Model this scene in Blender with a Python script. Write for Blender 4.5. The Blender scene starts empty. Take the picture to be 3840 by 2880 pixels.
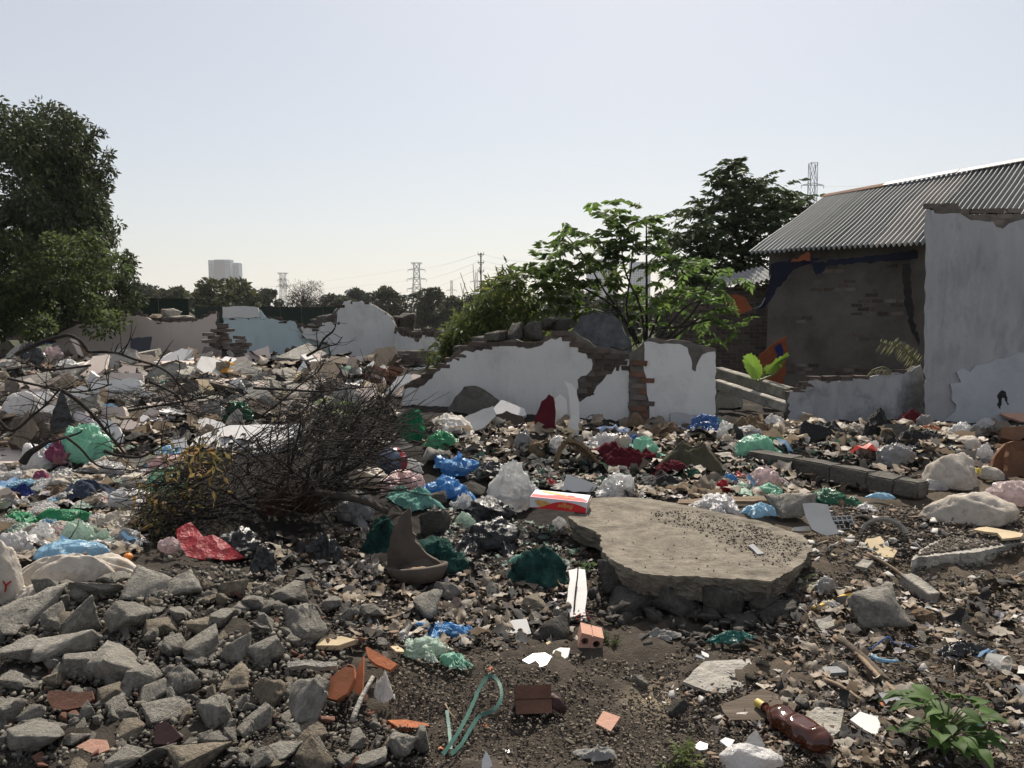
import bpy, bmesh, math, random
import numpy as np
from mathutils import Vector, Matrix, Euler
sc = bpy.context.scene
COL = sc.collection
R = math.radians
rng = np.random.default_rng(7)
random.seed(7)

# ---------------------------------------------------------------- camera, sky, sun, exposure
F_PX, CX, CY, CAM_Z, HORIZON = 3015.0, 1920.0, 1440.0, 1.6, 1190.0   # photo pixels (3840 x 2880)
PITCH = math.atan((CY - HORIZON) / F_PX)
cd = bpy.data.cameras.new('camera'); cam = bpy.data.objects.new('camera', cd); COL.objects.link(cam)
cam.location = (0, 0, CAM_Z); cam.rotation_euler = (R(90) - PITCH, 0, 0)
cd.sensor_width = 36; cd.lens = 36 * F_PX / 3840; cd.clip_start = 0.05; cd.clip_end = 8000
sc.camera = cam
SUN_EL, SUN_AZ = R(50), R(9)          # sun ahead of the camera, a little to the right
w = bpy.data.worlds.new('World'); sc.world = w; w.use_nodes = True
nt = w.node_tree; bg = nt.nodes['Background']
sky = nt.nodes.new('ShaderNodeTexSky'); sky.sky_type = 'NISHITA'; sky.sun_disc = False
sky.sun_elevation = SUN_EL; sky.sun_rotation = SUN_AZ
sky.air_density = 1.0; sky.dust_density = 1.6; sky.ozone_density = 0.4; sky.altitude = 0
veil = nt.nodes.new('ShaderNodeMix'); veil.data_type = 'RGBA'; veil.inputs[0].default_value = 0.5      # an even white haze over the whole sky
nt.links.new(sky.outputs[0], veil.inputs[6]); veil.inputs[7].default_value = (6.3, 6.28, 6.32, 1)
nt.links.new(veil.outputs[2], bg.inputs[0]); bg.inputs[1].default_value = 0.08
sd = bpy.data.lights.new('sun', 'SUN'); so = bpy.data.objects.new('sun', sd); COL.objects.link(so)
sd.energy = 5.0; sd.angle = R(0.5); sd.color = (1.0, 0.92, 0.80)
sdir = Vector((math.sin(SUN_AZ) * math.cos(SUN_EL), math.cos(SUN_AZ) * math.cos(SUN_EL), math.sin(SUN_EL)))
so.rotation_euler = sdir.to_track_quat('Z', 'Y').to_euler(); so.location = (0, 20, 40)
vs = sc.view_settings
vs.view_transform = 'Standard'; vs.look = 'None'; vs.exposure = 0.5; vs.gamma = 1.0; vs.use_curve_mapping = False
sc.cycles.use_denoising = True
sc.cycles.max_bounces = 7; sc.cycles.transparent_max_bounces = 12; sc.cycles.volume_bounces = 0

# ---------------------------------------------------------------- noise
def vn(P, seed=0):
    P = np.asarray(P, float); i = np.floor(P).astype(np.int64); f = P - i; u = f * f * (3 - 2 * f)
    def hsh(a, b, c):
        n = (a * 374761393 + b * 668265263 + c * 2147483647 + seed * 14466529) & 0xffffffff
        n = ((n ^ (n >> 13)) * 1274126177) & 0xffffffff
        n = ((n ^ (n >> 15)) * 2246822519) & 0xffffffff
        return ((n ^ (n >> 16)) & 0xffffffff) / 2147483648.0 - 1
    x, y, z = i[:, 0], i[:, 1], i[:, 2]; a, b, c = u[:, 0], u[:, 1], u[:, 2]
    l = lambda p, q, t: p + (q - p) * t
    return l(l(l(hsh(x, y, z), hsh(x+1, y, z), a), l(hsh(x, y+1, z), hsh(x+1, y+1, z), a), b),
             l(l(hsh(x, y, z+1), hsh(x+1, y, z+1), a), l(hsh(x, y+1, z+1), hsh(x+1, y+1, z+1), a), b), c)
def fbm(P, o=3, seed=0):
    s, a = 0, 1.0
    for k in range(o):
        s = s + a * vn(np.asarray(P) * 2.03 ** k + 17.3 * k, seed + k); a *= .5
    return s
def ridge(P, seed=0): return (1 - np.abs(vn(P, seed))) ** 2

# ---------------------------------------------------------------- the lie of the land
CTRL = np.array([  # photo column, distance, height
 (0,2.7,.10),(700,2.7,.08),(1500,2.7,0),(2300,2.7,0),(3000,2.7,0),(3840,2.7,.04),(-600,2.7,.1),(4400,2.7,.05),
 (3550,4.55,-.06),(3800,4.6,-.06),(3700,4.2,-.03),(3950,4.6,-.06),(3020,4.35,.17),(3090,4.8,.22),(3060,5.4,.24),(2950,4.0,.08),(2600,4.4,.14),(2350,4.7,.15),(2550,6.0,.25),(0,3.3,.2),(600,3.3,.2),(300,4.3,.36),(800,4.3,.34),
 (0,3.8,.32),(700,3.8,.34),(1250,3.8,.14),(1900,3.8,.06),(2500,3.8,-.02),(3100,3.8,0),(3840,3.8,.06),
 (0,4.8,.20),(800,4.8,.24),(1500,4.8,.12),(2100,4.8,.12),(2600,4.8,.10),(3200,4.8,.14),(3600,4.4,.0),(3900,4.4,.02),(3600,5.4,.17),(3900,5.4,.2),
 (0,6.5,.30),(900,6.5,.30),(1600,6.5,.20),(2300,6.5,.2),(3000,6.5,.2),(3840,6.5,.25),
 (0,8.5,.40),(900,8.5,.42),(1700,8.5,.34),(2500,8.5,.28),(3300,8.5,.28),(3840,8.5,.3),
 (0,10.3,.5),(800,10.3,.52),(1500,10.3,.47),(2000,10.3,.36),(2700,10.3,.3),(3400,10.3,.28),(3840,10.3,.28),
 (0,13,.6),(800,13,.65),(1500,13,.6),(2100,13,.42),(2800,13,.2),(3500,13,.15),
 (0,17,.8),(700,17,.86),(1250,17,.84),(1600,17,.7),(2100,17,.2),(2800,17,.1),(3500,17,.1),
 (0,23,.3),(700,23,.25),(1300,23,.2),(2000,23,.1),(2800,23,.05),(3600,23,.0),(0,34,0),(1200,34,0),(2400,34,0),(3600,34,0),
 (-800,5,.2),(-800,10,.4),(-800,17,.6),(4600,5,.15),(4600,10,.25),(4600,17,.1)], float)
def H_raw(x, y):
    yy = np.clip(y, 1.2, 60); q = x / yy * F_PX + CX; L = np.log(yy); n = 0; d = 0
    for (cpx, cd_, cz) in CTRL:
        wgt = np.exp(-((q - cpx) / 330) ** 2 - ((L - math.log(cd_)) / .13) ** 2) + 1e-9
        n = n + wgt * cz; d = d + wgt
    h = n / d
    return h * np.clip((52 - y) / 20, 0, 1)
GX0, GY0, GST = -42.0, 0.5, 0.07
gx = np.arange(GX0, 42, GST); gy = np.arange(GY0, 60, GST)
HG = H_raw(gx[None, :], gy[:, None])
def _relief():     # heaps and hollows of the tipped rubbish
    X, Y = np.meshgrid(gx, gy); P = np.stack([X, Y, 0 * X], -1).reshape(-1, 3); q = (P[:, 0] / P[:, 1] * F_PX + CX); y = P[:, 1]
    st = lambda v, a, b: np.clip((v - a) / (b - a), 0, 1); y0 = np.interp(q, [0, 1250, 1500, 1900, 2100, 2900, 3200, 3840], [4.5, 4.3, 4.4, 4.6, 6.3, 6.3, 6.6, 6.8])
    m = st(y, y0, y0 * 1.14) * (1 - st(y, 14.5, 17)) * np.where(q > 1500, 1 - st(y, 8.6, 9.8), 1)
    return (m * (.085 * fbm(P * 1.5, 2, 61) + .10 * (ridge(P * 1.9, 63) - .4) + .05 * (ridge(P * 4.3, 65) - .4))).reshape(X.shape)
HG = HG + _relief()
def H(x, y):
    x = np.asarray(x, float); y = np.asarray(y, float)
    u = np.clip((x - GX0) / GST, 0, len(gx) - 1.01); v = np.clip((y - GY0) / GST, 0, len(gy) - 1.01)
    i = u.astype(int); j = v.astype(int); a = u - i; b = v - j
    return (HG[j, i] * (1-a) + HG[j, i+1] * a) * (1-b) + (HG[j+1, i] * (1-a) + HG[j+1, i+1] * a) * b
_sp, _cp = math.sin(PITCH), math.cos(PITCH)
def ray(px, py):
    u = (np.asarray(px, float) - CX) / F_PX; v = (CY - np.asarray(py, float)) / F_PX
    fy = _cp + v * _sp; fz = -_sp + v * _cp
    return u / fy, fz / fy                     # per metre of distance along y
def at(px, py, d):
    a, b = ray(px, py); return np.array([float(a) * d, d, CAM_Z + float(b) * d])
_DS = np.exp(np.linspace(math.log(1.5), math.log(58), 260))
def ground(px, py):
    a, b = ray(np.atleast_1d(px), np.atleast_1d(py))
    g = CAM_Z + b[:, None] * _DS - H(a[:, None] * _DS, np.broadcast_to(_DS, (len(a), len(_DS))))
    hit = g < 0; k = np.where(hit.any(1), hit.argmax(1), len(_DS) - 1); k = np.maximum(k, 1); n = np.arange(len(a))
    g0, g1 = g[n, k-1], g[n, k]; t = np.clip(g0 / np.where(np.abs(g0 - g1) < 1e-9, 1, g0 - g1), 0, 1)
    d = _DS[k-1] + (_DS[k] - _DS[k-1]) * t
    return np.stack([a * d, d, H(a * d, d)], 1)
def G(px, py): return ground(px, py)[0]
def S(d): return d / F_PX                      # metres per photo pixel at distance d
def nrm(x, y, e=.12):
    n = np.array([-(H(x+e, y) - H(x-e, y)) / (2*e), -(H(x, y+e) - H(x, y-e)) / (2*e), 1.0]); return n / np.linalg.norm(n)

# ---------------------------------------------------------------- mesh and object helpers
def mesh(name, V, Fc, m=None, smooth=False, col=None):
    V = np.asarray(V, float); me = bpy.data.meshes.new(name)
    if isinstance(Fc, np.ndarray):
        k = Fc.shape[1]; n = len(Fc)
        me.vertices.add(len(V)); me.vertices.foreach_set('co', V.astype(np.float32).ravel())
        me.loops.add(n * k); me.loops.foreach_set('vertex_index', Fc.astype(np.int32).ravel())
        me.polygons.add(n); me.polygons.foreach_set('loop_start', np.arange(0, n * k, k, dtype=np.int32))
        me.update(calc_edges=True); me.validate()
    else:
        me.from_pydata(V.tolist(), [], Fc); me.update()
    if smooth: me.polygons.foreach_set('use_smooth', np.ones(len(me.polygons), bool))
    if col is not None:
        at_ = me.color_attributes.new('tint', 'FLOAT_COLOR', 'POINT')
        c = np.ones((len(V), 4), np.float32); c[:, :3] = col; at_.data.foreach_set('color', c.ravel())
    if m is not None: me.materials.append(m)
    return me
def obj(name, me, parent=None, loc=(0, 0, 0), rot=(0, 0, 0), scale=(1, 1, 1)):
    o = bpy.data.objects.new(name, me); COL.objects.link(o)
    o.location = loc; o.rotation_euler = rot; o.scale = scale if hasattr(scale, '__len__') else (scale,) * 3
    if parent is not None: o.parent = parent
    return o
LABELS = {}
def tag(o, label, cat, group=None, kind=None):
    o['label'] = label; o['category'] = cat
    LABELS.setdefault(label, []).append(o)
    if group: o['group'] = group
    if kind: o['kind'] = kind
    return o
def thing(name, label, cat, loc=(0, 0, 0), group=None, rot=(0, 0, 0)):
    return tag(obj(name, None, None, loc, rot), label, cat, group)
def structure(o): o['kind'] = 'structure'; return o

def mat(name, col, rough=.85, var=.25, scale=5, bump=.3, bscale=40, spec=.25, metal=0, transl=0, alpha=1, attr=False,
        inst=.12, stain=None, stain_scale=2.0, stain_amt=.5, bdist=.02, trans=0, crumple=0, grime=None, coords='Object', stretch=(1, 1, 1)):
    m = bpy.data.materials.new(name); m.use_nodes = True; t = m.node_tree; N = t.nodes; Lk = t.links.new
    b = N['Principled BSDF']; out = N['Material Output']
    b.inputs['Roughness'].default_value = rough; b.inputs['Metallic'].default_value = metal
    b.inputs['Specular IOR Level'].default_value = spec
    tc = N.new('ShaderNodeTexCoord'); src = tc.outputs[coords]
    if stretch != (1, 1, 1):
        mp = N.new('ShaderNodeMapping'); mp.inputs['Scale'].default_value = stretch; Lk(src, mp.inputs[0]); src = mp.outputs[0]
    nz = N.new('ShaderNodeTexNoise'); nz.inputs['Scale'].default_value = scale; nz.inputs['Detail'].default_value = 5
    nz.inputs['Roughness'].default_value = .65; Lk(src, nz.inputs['Vector'])
    mr = N.new('ShaderNodeMapRange'); mr.inputs[1].default_value = .3; mr.inputs[2].default_value = .7
    mr.inputs[3].default_value = 1 - var; mr.inputs[4].default_value = 1 + var; Lk(nz.outputs['Fac'], mr.inputs[0])
    val = mr.outputs[0]
    if inst:
        oi = N.new('ShaderNodeObjectInfo'); m2 = N.new('ShaderNodeMapRange')
        m2.inputs[3].default_value = 1 - inst; m2.inputs[4].default_value = 1 + inst; Lk(oi.outputs['Random'], m2.inputs[0])
        mu = N.new('ShaderNodeMath'); mu.operation = 'MULTIPLY'; Lk(val, mu.inputs[0]); Lk(m2.outputs[0], mu.inputs[1]); val = mu.outputs[0]
    if attr:
        ca = N.new('ShaderNodeVertexColor'); ca.layer_name = 'tint'; base = ca.outputs[0]
    else:
        rg = N.new('ShaderNodeRGB'); rg.outputs[0].default_value = (*col, 1); base = rg.outputs[0]
    if stain is not None:
        n3 = N.new('ShaderNodeTexNoise'); n3.inputs['Scale'].default_value = stain_scale; n3.inputs['Detail'].default_value = 6
        n3.inputs['Roughness'].default_value = .7; Lk(src, n3.inputs['Vector'])
        r3 = N.new('ShaderNodeMapRange'); r3.inputs[1].default_value = .5; r3.inputs[2].default_value = .68
        r3.inputs[4].default_value = stain_amt; Lk(n3.outputs['Fac'], r3.inputs[0])
        mx = N.new('ShaderNodeMix'); mx.data_type = 'RGBA'; Lk(r3.outputs[0], mx.inputs[0]); Lk(base, mx.inputs[6])
        mx.inputs[7].default_value = (*stain, 1); base = mx.outputs[2]
    if grime is not None:          # runs and patches of dirt on old plaster
        for st, sc_, lo, am in (((2, 2, .5), 2.4, .54, .38), ((1, 1, 1), 11, .60, .75)):
            mp = N.new('ShaderNodeMapping'); mp.inputs['Scale'].default_value = st; Lk(tc.outputs[coords], mp.inputs[0])
            n4 = N.new('ShaderNodeTexNoise'); n4.inputs['Scale'].default_value = sc_; n4.inputs['Detail'].default_value = 8; n4.inputs['Roughness'].default_value = .75; Lk(mp.outputs[0], n4.inputs['Vector'])
            r4 = N.new('ShaderNodeMapRange'); r4.inputs[1].default_value = lo; r4.inputs[2].default_value = lo + .14; r4.inputs[4].default_value = am; Lk(n4.outputs['Fac'], r4.inputs[0])
            mx = N.new('ShaderNodeMix'); mx.data_type = 'RGBA'; Lk(r4.outputs[0], mx.inputs[0]); Lk(base, mx.inputs[6]); mx.inputs[7].default_value = (*grime, 1); base = mx.outputs[2]
    vm = N.new('ShaderNodeVectorMath'); vm.operation = 'SCALE'; Lk(base, vm.inputs[0]); Lk(val, vm.inputs['Scale'])
    Lk(vm.outputs[0], b.inputs['Base Color'])
    nb = None
    if bump:
        n2 = N.new('ShaderNodeTexNoise'); n2.inputs['Scale'].default_value = bscale; n2.inputs['Detail'].default_value = 6
        n2.inputs['Roughness'].default_value = .7; Lk(src, n2.inputs['Vector'])
        bp = N.new('ShaderNodeBump'); bp.inputs['Strength'].default_value = bump; bp.inputs['Distance'].default_value = bdist
        hsrc = n2.outputs['Fac']
        if crumple:
            ad = N.new('ShaderNodeVectorMath'); ad.operation = 'MULTIPLY_ADD'; Lk(n2.outputs['Color'], ad.inputs[0]); ad.inputs[1].default_value = (.08, .08, .08); Lk(src, ad.inputs[2])
            vo = N.new('ShaderNodeTexVoronoi'); vo.inputs['Scale'].default_value = crumple; Lk(ad.outputs[0], vo.inputs['Vector']); hsrc = vo.outputs['Distance']
        Lk(hsrc, bp.inputs['Height']); Lk(bp.outputs[0], b.inputs['Normal']); nb = bp.outputs[0]
    last = b.outputs[0]
    if trans: b.inputs['Transmission Weight'].default_value = trans
    if transl:
        tb = N.new('ShaderNodeBsdfTranslucent'); Lk(vm.outputs[0], tb.inputs['Color'])
        if nb is not None: Lk(nb, tb.inputs['Normal'])
        ms = N.new('ShaderNodeMixShader'); ms.inputs[0].default_value = transl; Lk(last, ms.inputs[1]); Lk(tb.outputs[0], ms.inputs[2]); last = ms.outputs[0]
    if alpha < 1:
        tr = N.new('ShaderNodeBsdfTransparent'); tr.inputs[0].default_value = (*[min(1, .55 + .45 * c / max(max(col), .01)) for c in col], 1)
        ms = N.new('ShaderNodeMixShader'); ms.inputs[0].default_value = alpha; Lk(tr.outputs[0], ms.inputs[1]); Lk(last, ms.inputs[2]); last = ms.outputs[0]
    Lk(last, out.inputs[0])
    return m
M = {}
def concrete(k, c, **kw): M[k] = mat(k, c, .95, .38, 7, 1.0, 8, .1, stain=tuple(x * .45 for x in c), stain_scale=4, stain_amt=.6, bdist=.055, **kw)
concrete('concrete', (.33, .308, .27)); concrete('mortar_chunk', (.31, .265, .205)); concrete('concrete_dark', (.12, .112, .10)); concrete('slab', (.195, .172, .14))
concrete('concrete_pale', (.34, .32, .285)); concrete('cement_wall', (.17, .175, .185))
M['plaster'] = mat('plaster', (.60, .585, .57), .85, .08, 1.2, .25, 30, .2, stain=(.28, .27, .26), stain_scale=1.6, stain_amt=.4, inst=.05, grime=(.36, .345, .325))
M['plaster_blue'] = mat('plaster_blue', (.46, .555, .57), .85, .08, 1.2, .25, 30, .2, stain=(.42, .5, .5), stain_scale=1.6, stain_amt=.5, inst=0, grime=(.33, .37, .37))
M['plaster_pink'] = mat('plaster_pink', (.55, .465, .415), .88, .08, 1.2, .25, 30, .2, stain=(.36, .29, .26), stain_scale=1.2, stain_amt=.35, inst=0, grime=(.33, .28, .25))
M['plaster_grey'] = mat('plaster_grey', (.345, .342, .345), .88, .16, 1.3, .3, 26, .2, stain=(.14, .155, .175), stain_scale=1.1, stain_amt=.75, inst=0, stretch=(1.6, 1.6, .55), grime=(.17, .175, .19))
M['plaster_patch'] = mat('plaster_patch', (.42, .43, .45), .88, .1, 1.5, .3, 26, .2, stain=(.25, .26, .28), stain_amt=.5, inst=0, grime=(.27, .27, .28))
M['plaster_sooty'] = mat('plaster_sooty', (.34, .34, .35), .9, .12, 1.5, .3, 26, .2, stain=(.07, .07, .07), stain_scale=1.0, stain_amt=.9, inst=0, grime=(.15, .15, .15))
M['house_render'] = mat('house_render', (.125, .112, .10), .92, .22, 2.2, .5, 24, .15, stain=(.07, .063, .058), stain_scale=.8, stain_amt=.8, inst=0, grime=(.085, .075, .066))
M['brick'] = mat('brick', (.15, .078, .056), .9, .3, 6, .5, 40, .15, inst=.3)
M['brick_old'] = mat('brick_old', (.078, .061, .052), .92, .3, 6, .5, 40, .15, inst=.35)
M['brick_dusty'] = mat('brick_dusty', (.135, .112, .097), .92, .3, 6, .5, 40, .15, inst=.3)
M['terracotta'] = mat('terracotta', (.46, .17, .085), .85, .25, 7, .35, 40, .2, inst=.2)
M['brick_pink'] = mat('brick_pink', (.47, .27, .20), .88, .15, 5, .35, 50, .2, stain=(.2, .17, .15), stain_amt=.5)
M['mortar'] = mat('mortar', (.13, .115, .10), .95, .3, 6, .8, 20, .1)
M['clay'] = mat('clay', (.078, .063, .052), .85, .35, 5, .35, 30, .3)
M['clay_dust'] = mat('clay_dust', (.30, .22, .15), .95, .3, 12, .6, 60, .1)
M['wood'] = mat('wood', (.27, .20, .14), .85, .3, 5, .5, 30, .2, stretch=(.25, 4, 4))
M['wood_dark'] = mat('wood_dark', (.10, .08, .062), .88, .35, 5, .5, 30, .15, stretch=(.25, 4, 4))
M['bark'] = mat('bark', (.034, .029, .026), .9, .3, 20, .6, 60, .15)
M['bark_grey'] = mat('bark_grey', (.06, .05, .042), .9, .3, 20, .6, 60, .15)
M['straw'] = mat('straw', (.17, .12, .075), .85, .3, 30, .7, 90, .2)
M['rust'] = mat('rust', (.15, .075, .042), .9, .4, 8, .7, 30, .2, stain=(.03, .027, .025), stain_amt=.8)
M['char'] = mat('char', (.014, .013, .013), .7, .5, 10, .8, 40, .35)
M['steel'] = mat('steel', (.30, .31, .32), .55, .1, 5, 0, 5, .4, metal=.4, inst=0)
M['alu'] = mat('alu', (.50, .48, .45), .45, .12, 3, .15, 14, .5, metal=.4, inst=0)
M['foam'] = mat('foam', (.74, .73, .70), .9, .08, 8, .35, 60, .2, stain=(.5, .48, .44), stain_amt=.4)
M['shell'] = mat('shell', (.62, .56, .56), .5, .08, 4, .1, 20, .35)
M['ceramic'] = mat('ceramic', (.58, .57, .55), .3, .06, 4, .05, 20, .5)
M['tile_grey'] = mat('tile_grey', (.17, .175, .185), .6, .15, 6, .2, 40, .3)
M['tile_maroon'] = mat('tile_maroon', (.06, .028, .027), .55, .15, 6, .2, 40, .3)
M['panel_navy'] = mat('panel_navy', (.035, .038, .052), .6, .15, 4, .1, 20, .3)
M['board'] = mat('board', (.46, .37, .24), .85, .15, 6, .3, 30, .2)
M['attr'] = mat('attr', (1, 1, 1), .8, .18, 9, .25, 60, .25, attr=True, inst=0)
M['attr_soft'] = mat('attr_soft', (1, 1, 1), .5, .15, 6, .3, 30, .35, attr=True, inst=0, transl=.3)
def plastic(k, c, transl=.4, alpha=1, rough=.27, spec=.5): M[k] = mat(k, c, rough, .16, 4, .8, 9, spec, transl=transl, alpha=alpha, inst=.06, bdist=.05, crumple=13, stain=(c[0] * .4 + .08, c[1] * .4 + .065, c[2] * .4 + .05) if sum(c) > .2 else c, stain_scale=5, stain_amt=.5)
plastic('p_white', (.72, .70, .69)); plastic('p_cream', (.60, .54, .46)); plastic('p_grey', (.36, .355, .35))
plastic('p_clear', (.66, .66, .66), .35, .62, .2, .6); plastic('p_pink', (.66, .46, .45)); plastic('p_clearpink', (.64, .52, .52), .35, .7)
plastic('p_green', (.035, .30, .13)); plastic('p_mint', (.27, .55, .42), .4, .85); plastic('p_palegreen', (.50, .62, .53), .35, .75); plastic('p_dkgreen', (.02, .14, .075))
plastic('p_blue', (.09, .30, .62), .35, .9); plastic('p_lightblue', (.32, .55, .72), .35, .9); plastic('p_deepblue', (.045, .13, .34), .3, .9)
plastic('p_black', (.017, .017, .018), .03, 1, .28, .55); plastic('p_red', (.45, .018, .03), .25, 1, .45); plastic('p_yellow', (.62, .50, .08), .35)
plastic('p_teal', (.02, .16, .135)); plastic('p_orange', (.72, .20, .05)); plastic('p_navy', (.02, .03, .14))
def cloth(k, c, **kw): M[k] = mat(k, c, .92, .22, 5, .45, 60, .12, transl=.08, inst=.05, **kw)
cloth('c_olive', (.075, .068, .045)); cloth('c_maroon', (.085, .012, .018)); cloth('c_jeans', (.04, .05, .075)); cloth('c_magenta', (.22, .06, .11), stain=(.40, .30, .22), stain_scale=9, stain_amt=.6)
cloth('c_blue', (.035, .075, .2)); cloth('c_white', (.62, .58, .53)); cloth('c_grey', (.26, .25, .235)); cloth('c_orange', (.52, .26, .05)); cloth('c_palblue', (.30, .36, .50))
cloth('c_brown', (.16, .115, .075)); cloth('c_navy', (.02, .03, .12)); cloth('c_sack', (.48, .43, .37), stain=(.27, .22, .17), stain_scale=7, stain_amt=.85)
cloth('c_tarp', (.014, .017, .032)); cloth('c_tarp_orange', (.24, .075, .036)); M['net_green'] = mat('net_green', (.022, .085, .072), .8, .75, 7, 1.0, 22, .15, transl=.1, inst=.05, crumple=18, bdist=.05, stain=(.085, .19, .16), stain_scale=8, stain_amt=.7); cloth('net_fray', (.12, .26, .22)); cloth('c_greenshade', (.014, .13, .06))
def leafm(k, c, tl=.45): M[k] = mat(k, c, .58, .25, .9, 0, 1, .25, transl=tl, inst=.15, attr=True)
leafm('leaf', (1, 1, 1), .5); leafm('leaf_dark', (1, 1, 1), .25)
# ---------------------------------------------------------------- shape generators
def tri(P, k, seed=0): return np.abs(((vn(P, seed) * k) % 2) - 1)      # sharp folds
def grid_faces(nu, nv, wrap=False):
    i, j = np.meshgrid(np.arange(nu if wrap else nu - 1), np.arange(nv - 1), indexing='ij'); i2 = (i + 1) % nu
    return np.stack([i * nv + j, i2 * nv + j, i2 * nv + j + 1, i * nv + j + 1], -1).reshape(-1, 4)
def rock_geo(seed, flat=1.0, boxy=.6, cuts=4, rough=.05, npt=15):
    r = np.random.default_rng(seed); P = r.uniform(-1, 1, (npt, 3))
    P = P / np.maximum(np.abs(P).max(1, keepdims=True), .2) ** boxy; P[:, 2] *= flat; P[:, 1] *= r.uniform(.65, 1)
    bm = bmesh.new()
    for p in P: bm.verts.new(p)
    rr = bmesh.ops.convex_hull(bm, input=bm.verts)
    bmesh.ops.delete(bm, geom=list({g for g in rr['geom_interior'] + rr['geom_unused'] if isinstance(g, bmesh.types.BMVert)}), context='VERTS')
    bmesh.ops.subdivide_edges(bm, edges=bm.edges[:], cuts=cuts, use_grid_fill=True)
    bmesh.ops.triangulate(bm, faces=bm.faces[:]); bm.normal_update()
    V = np.array([v.co[:] for v in bm.verts]); Nn = np.array([v.normal[:] for v in bm.verts])
    Fc = np.array([[v.index for v in f.verts] for f in bm.faces]) if not bm.verts.index_update() else None
    bm.free()
    s = seed * 3.7
    V = V + Nn * (rough * 1.5 * fbm(V * 2.2 + s, 3, seed) + rough * .8 * (ridge(V * 5 + s, seed) - .4) + rough * .55 * vn(V * 13 + s, seed))[:, None] + rough * .35 * np.stack([vn(V * 7 + s + 31 * k, seed) for k in range(3)], 1)
    V = V / np.abs(V).max(0); V[:, 2] *= max(flat, .18) ; V[:, 1] *= .85
    return V * .5, Fc
ROCKS = [mesh('rubble_chunk', *rock_geo(i, [1, .7, .5, .85, .4][i % 5], [.3, .8, .6][i % 3], 6, [.026, .05, .02][i % 3], [10, 13, 18][i % 3]), M[('concrete', 'mortar_chunk', 'concrete', 'concrete')[i % 4]]) for i in range(30)]
ROCKS_P = [mesh('pale_chunk', *rock_geo(60 + i, [.7, .5, .9][i % 3], .85, 3, .04), M['concrete_pale']) for i in range(8)]
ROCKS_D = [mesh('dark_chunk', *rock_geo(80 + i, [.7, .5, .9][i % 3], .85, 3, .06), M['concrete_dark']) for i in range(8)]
BRICKBITS = [mesh('brick_bit', *rock_geo(100 + i, [.6, .45][i % 2], 1.0, 2, .03, 24), M['brick']) for i in range(8)]
def rough_poly(P, step, amp, seed=0):
    P = np.asarray(P, float); r = np.random.default_rng(seed); out = []
    for i in range(len(P)):
        a, b = P[i], P[(i + 1) % len(P)]; L = np.linalg.norm(b - a); n = max(1, int(L / step)); nn = np.array([-(b - a)[1], (b - a)[0]]) / max(L, 1e-9)
        out.append(a)
        for k in range(1, n): out.append(a + (b - a) * (k / n) + nn * r.normal(0, amp))
    return np.array(out)
def in_poly(Q, P):
    x, y = Q[:, 0], Q[:, 1]; ins = np.zeros(len(Q), bool); j = len(P) - 1
    for i in range(len(P)):
        c = ((P[i, 1] > y) != (P[j, 1] > y)) & (x < (P[j, 0] - P[i, 0]) * (y - P[i, 1]) / (P[j, 1] - P[i, 1] + 1e-12) + P[i, 0])
        ins ^= c; j = i
    return ins
def prism(P3, off):
    P3 = np.asarray(P3, float); n = len(P3); V = np.vstack([P3, P3 + np.asarray(off)])
    return V, [list(range(n)), list(range(2*n - 1, n - 1, -1))] + [[i, i + n, (i + 1) % n + n, (i + 1) % n] for i in range(n)]
def box_geo(sx, sy, sz):
    V = np.array([[x, y, z] for x in (-.5, .5) for y in (-.5, .5) for z in (-.5, .5)]) * [sx, sy, sz]
    return V, [[0, 1, 3, 2], [4, 6, 7, 5], [0, 4, 5, 1], [2, 3, 7, 6], [0, 2, 6, 4], [1, 5, 7, 3]]
def merge(parts):
    Vs, Fs, o = [], [], 0
    for V, Fc in parts:
        Vs.append(np.asarray(V)); Fs += [[int(i) + o for i in f] for f in Fc]; o += len(V)
    return np.vstack(Vs), Fs
def tube_geo(P, r0, r1=None, n=6, cap=True):
    P = np.asarray(P, float); m = len(P); r1 = r0 if r1 is None else r1
    T = np.gradient(P, axis=0); T /= np.maximum(np.linalg.norm(T, axis=1, keepdims=True), 1e-9)
    up = np.where(np.abs(T[:, 2:3]) > .9, [[1., 0, 0]], [[0, 0, 1.]]); A = np.cross(T, up); A /= np.maximum(np.linalg.norm(A, axis=1, keepdims=True), 1e-9); B = np.cross(T, A)
    th = np.arange(n) * 2 * math.pi / n; rr = np.linspace(r0, r1, m)[:, None, None]
    V = P[:, None] + rr * (A[:, None] * np.cos(th)[None, :, None] + B[:, None] * np.sin(th)[None, :, None])
    V = V.reshape(-1, 3); Fc = []
    for i in range(m - 1):
        for k in range(n): Fc.append([i*n + k, i*n + (k+1) % n, (i+1)*n + (k+1) % n, (i+1)*n + k])
    if cap: Fc += [list(range(n))[::-1], [(m-1)*n + k for k in range(n)]]
    return V, Fc
def smooth_path(P, n=4):
    P = np.asarray(P, float); Q = np.vstack([2*P[0] - P[1], P, 2*P[-1] - P[-2]]); out = []
    for i in range(1, len(Q) - 2):
        for k in range(n):
            t = k / n; a, b, c, d = Q[i-1], Q[i], Q[i+1], Q[i+2]
            out.append(.5 * (2*b + (c - a)*t + (2*a - 5*b + 4*c - d)*t*t + (3*b - a - 3*c + d)*t**3))
    out.append(P[-1]); return np.array(out)
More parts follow.
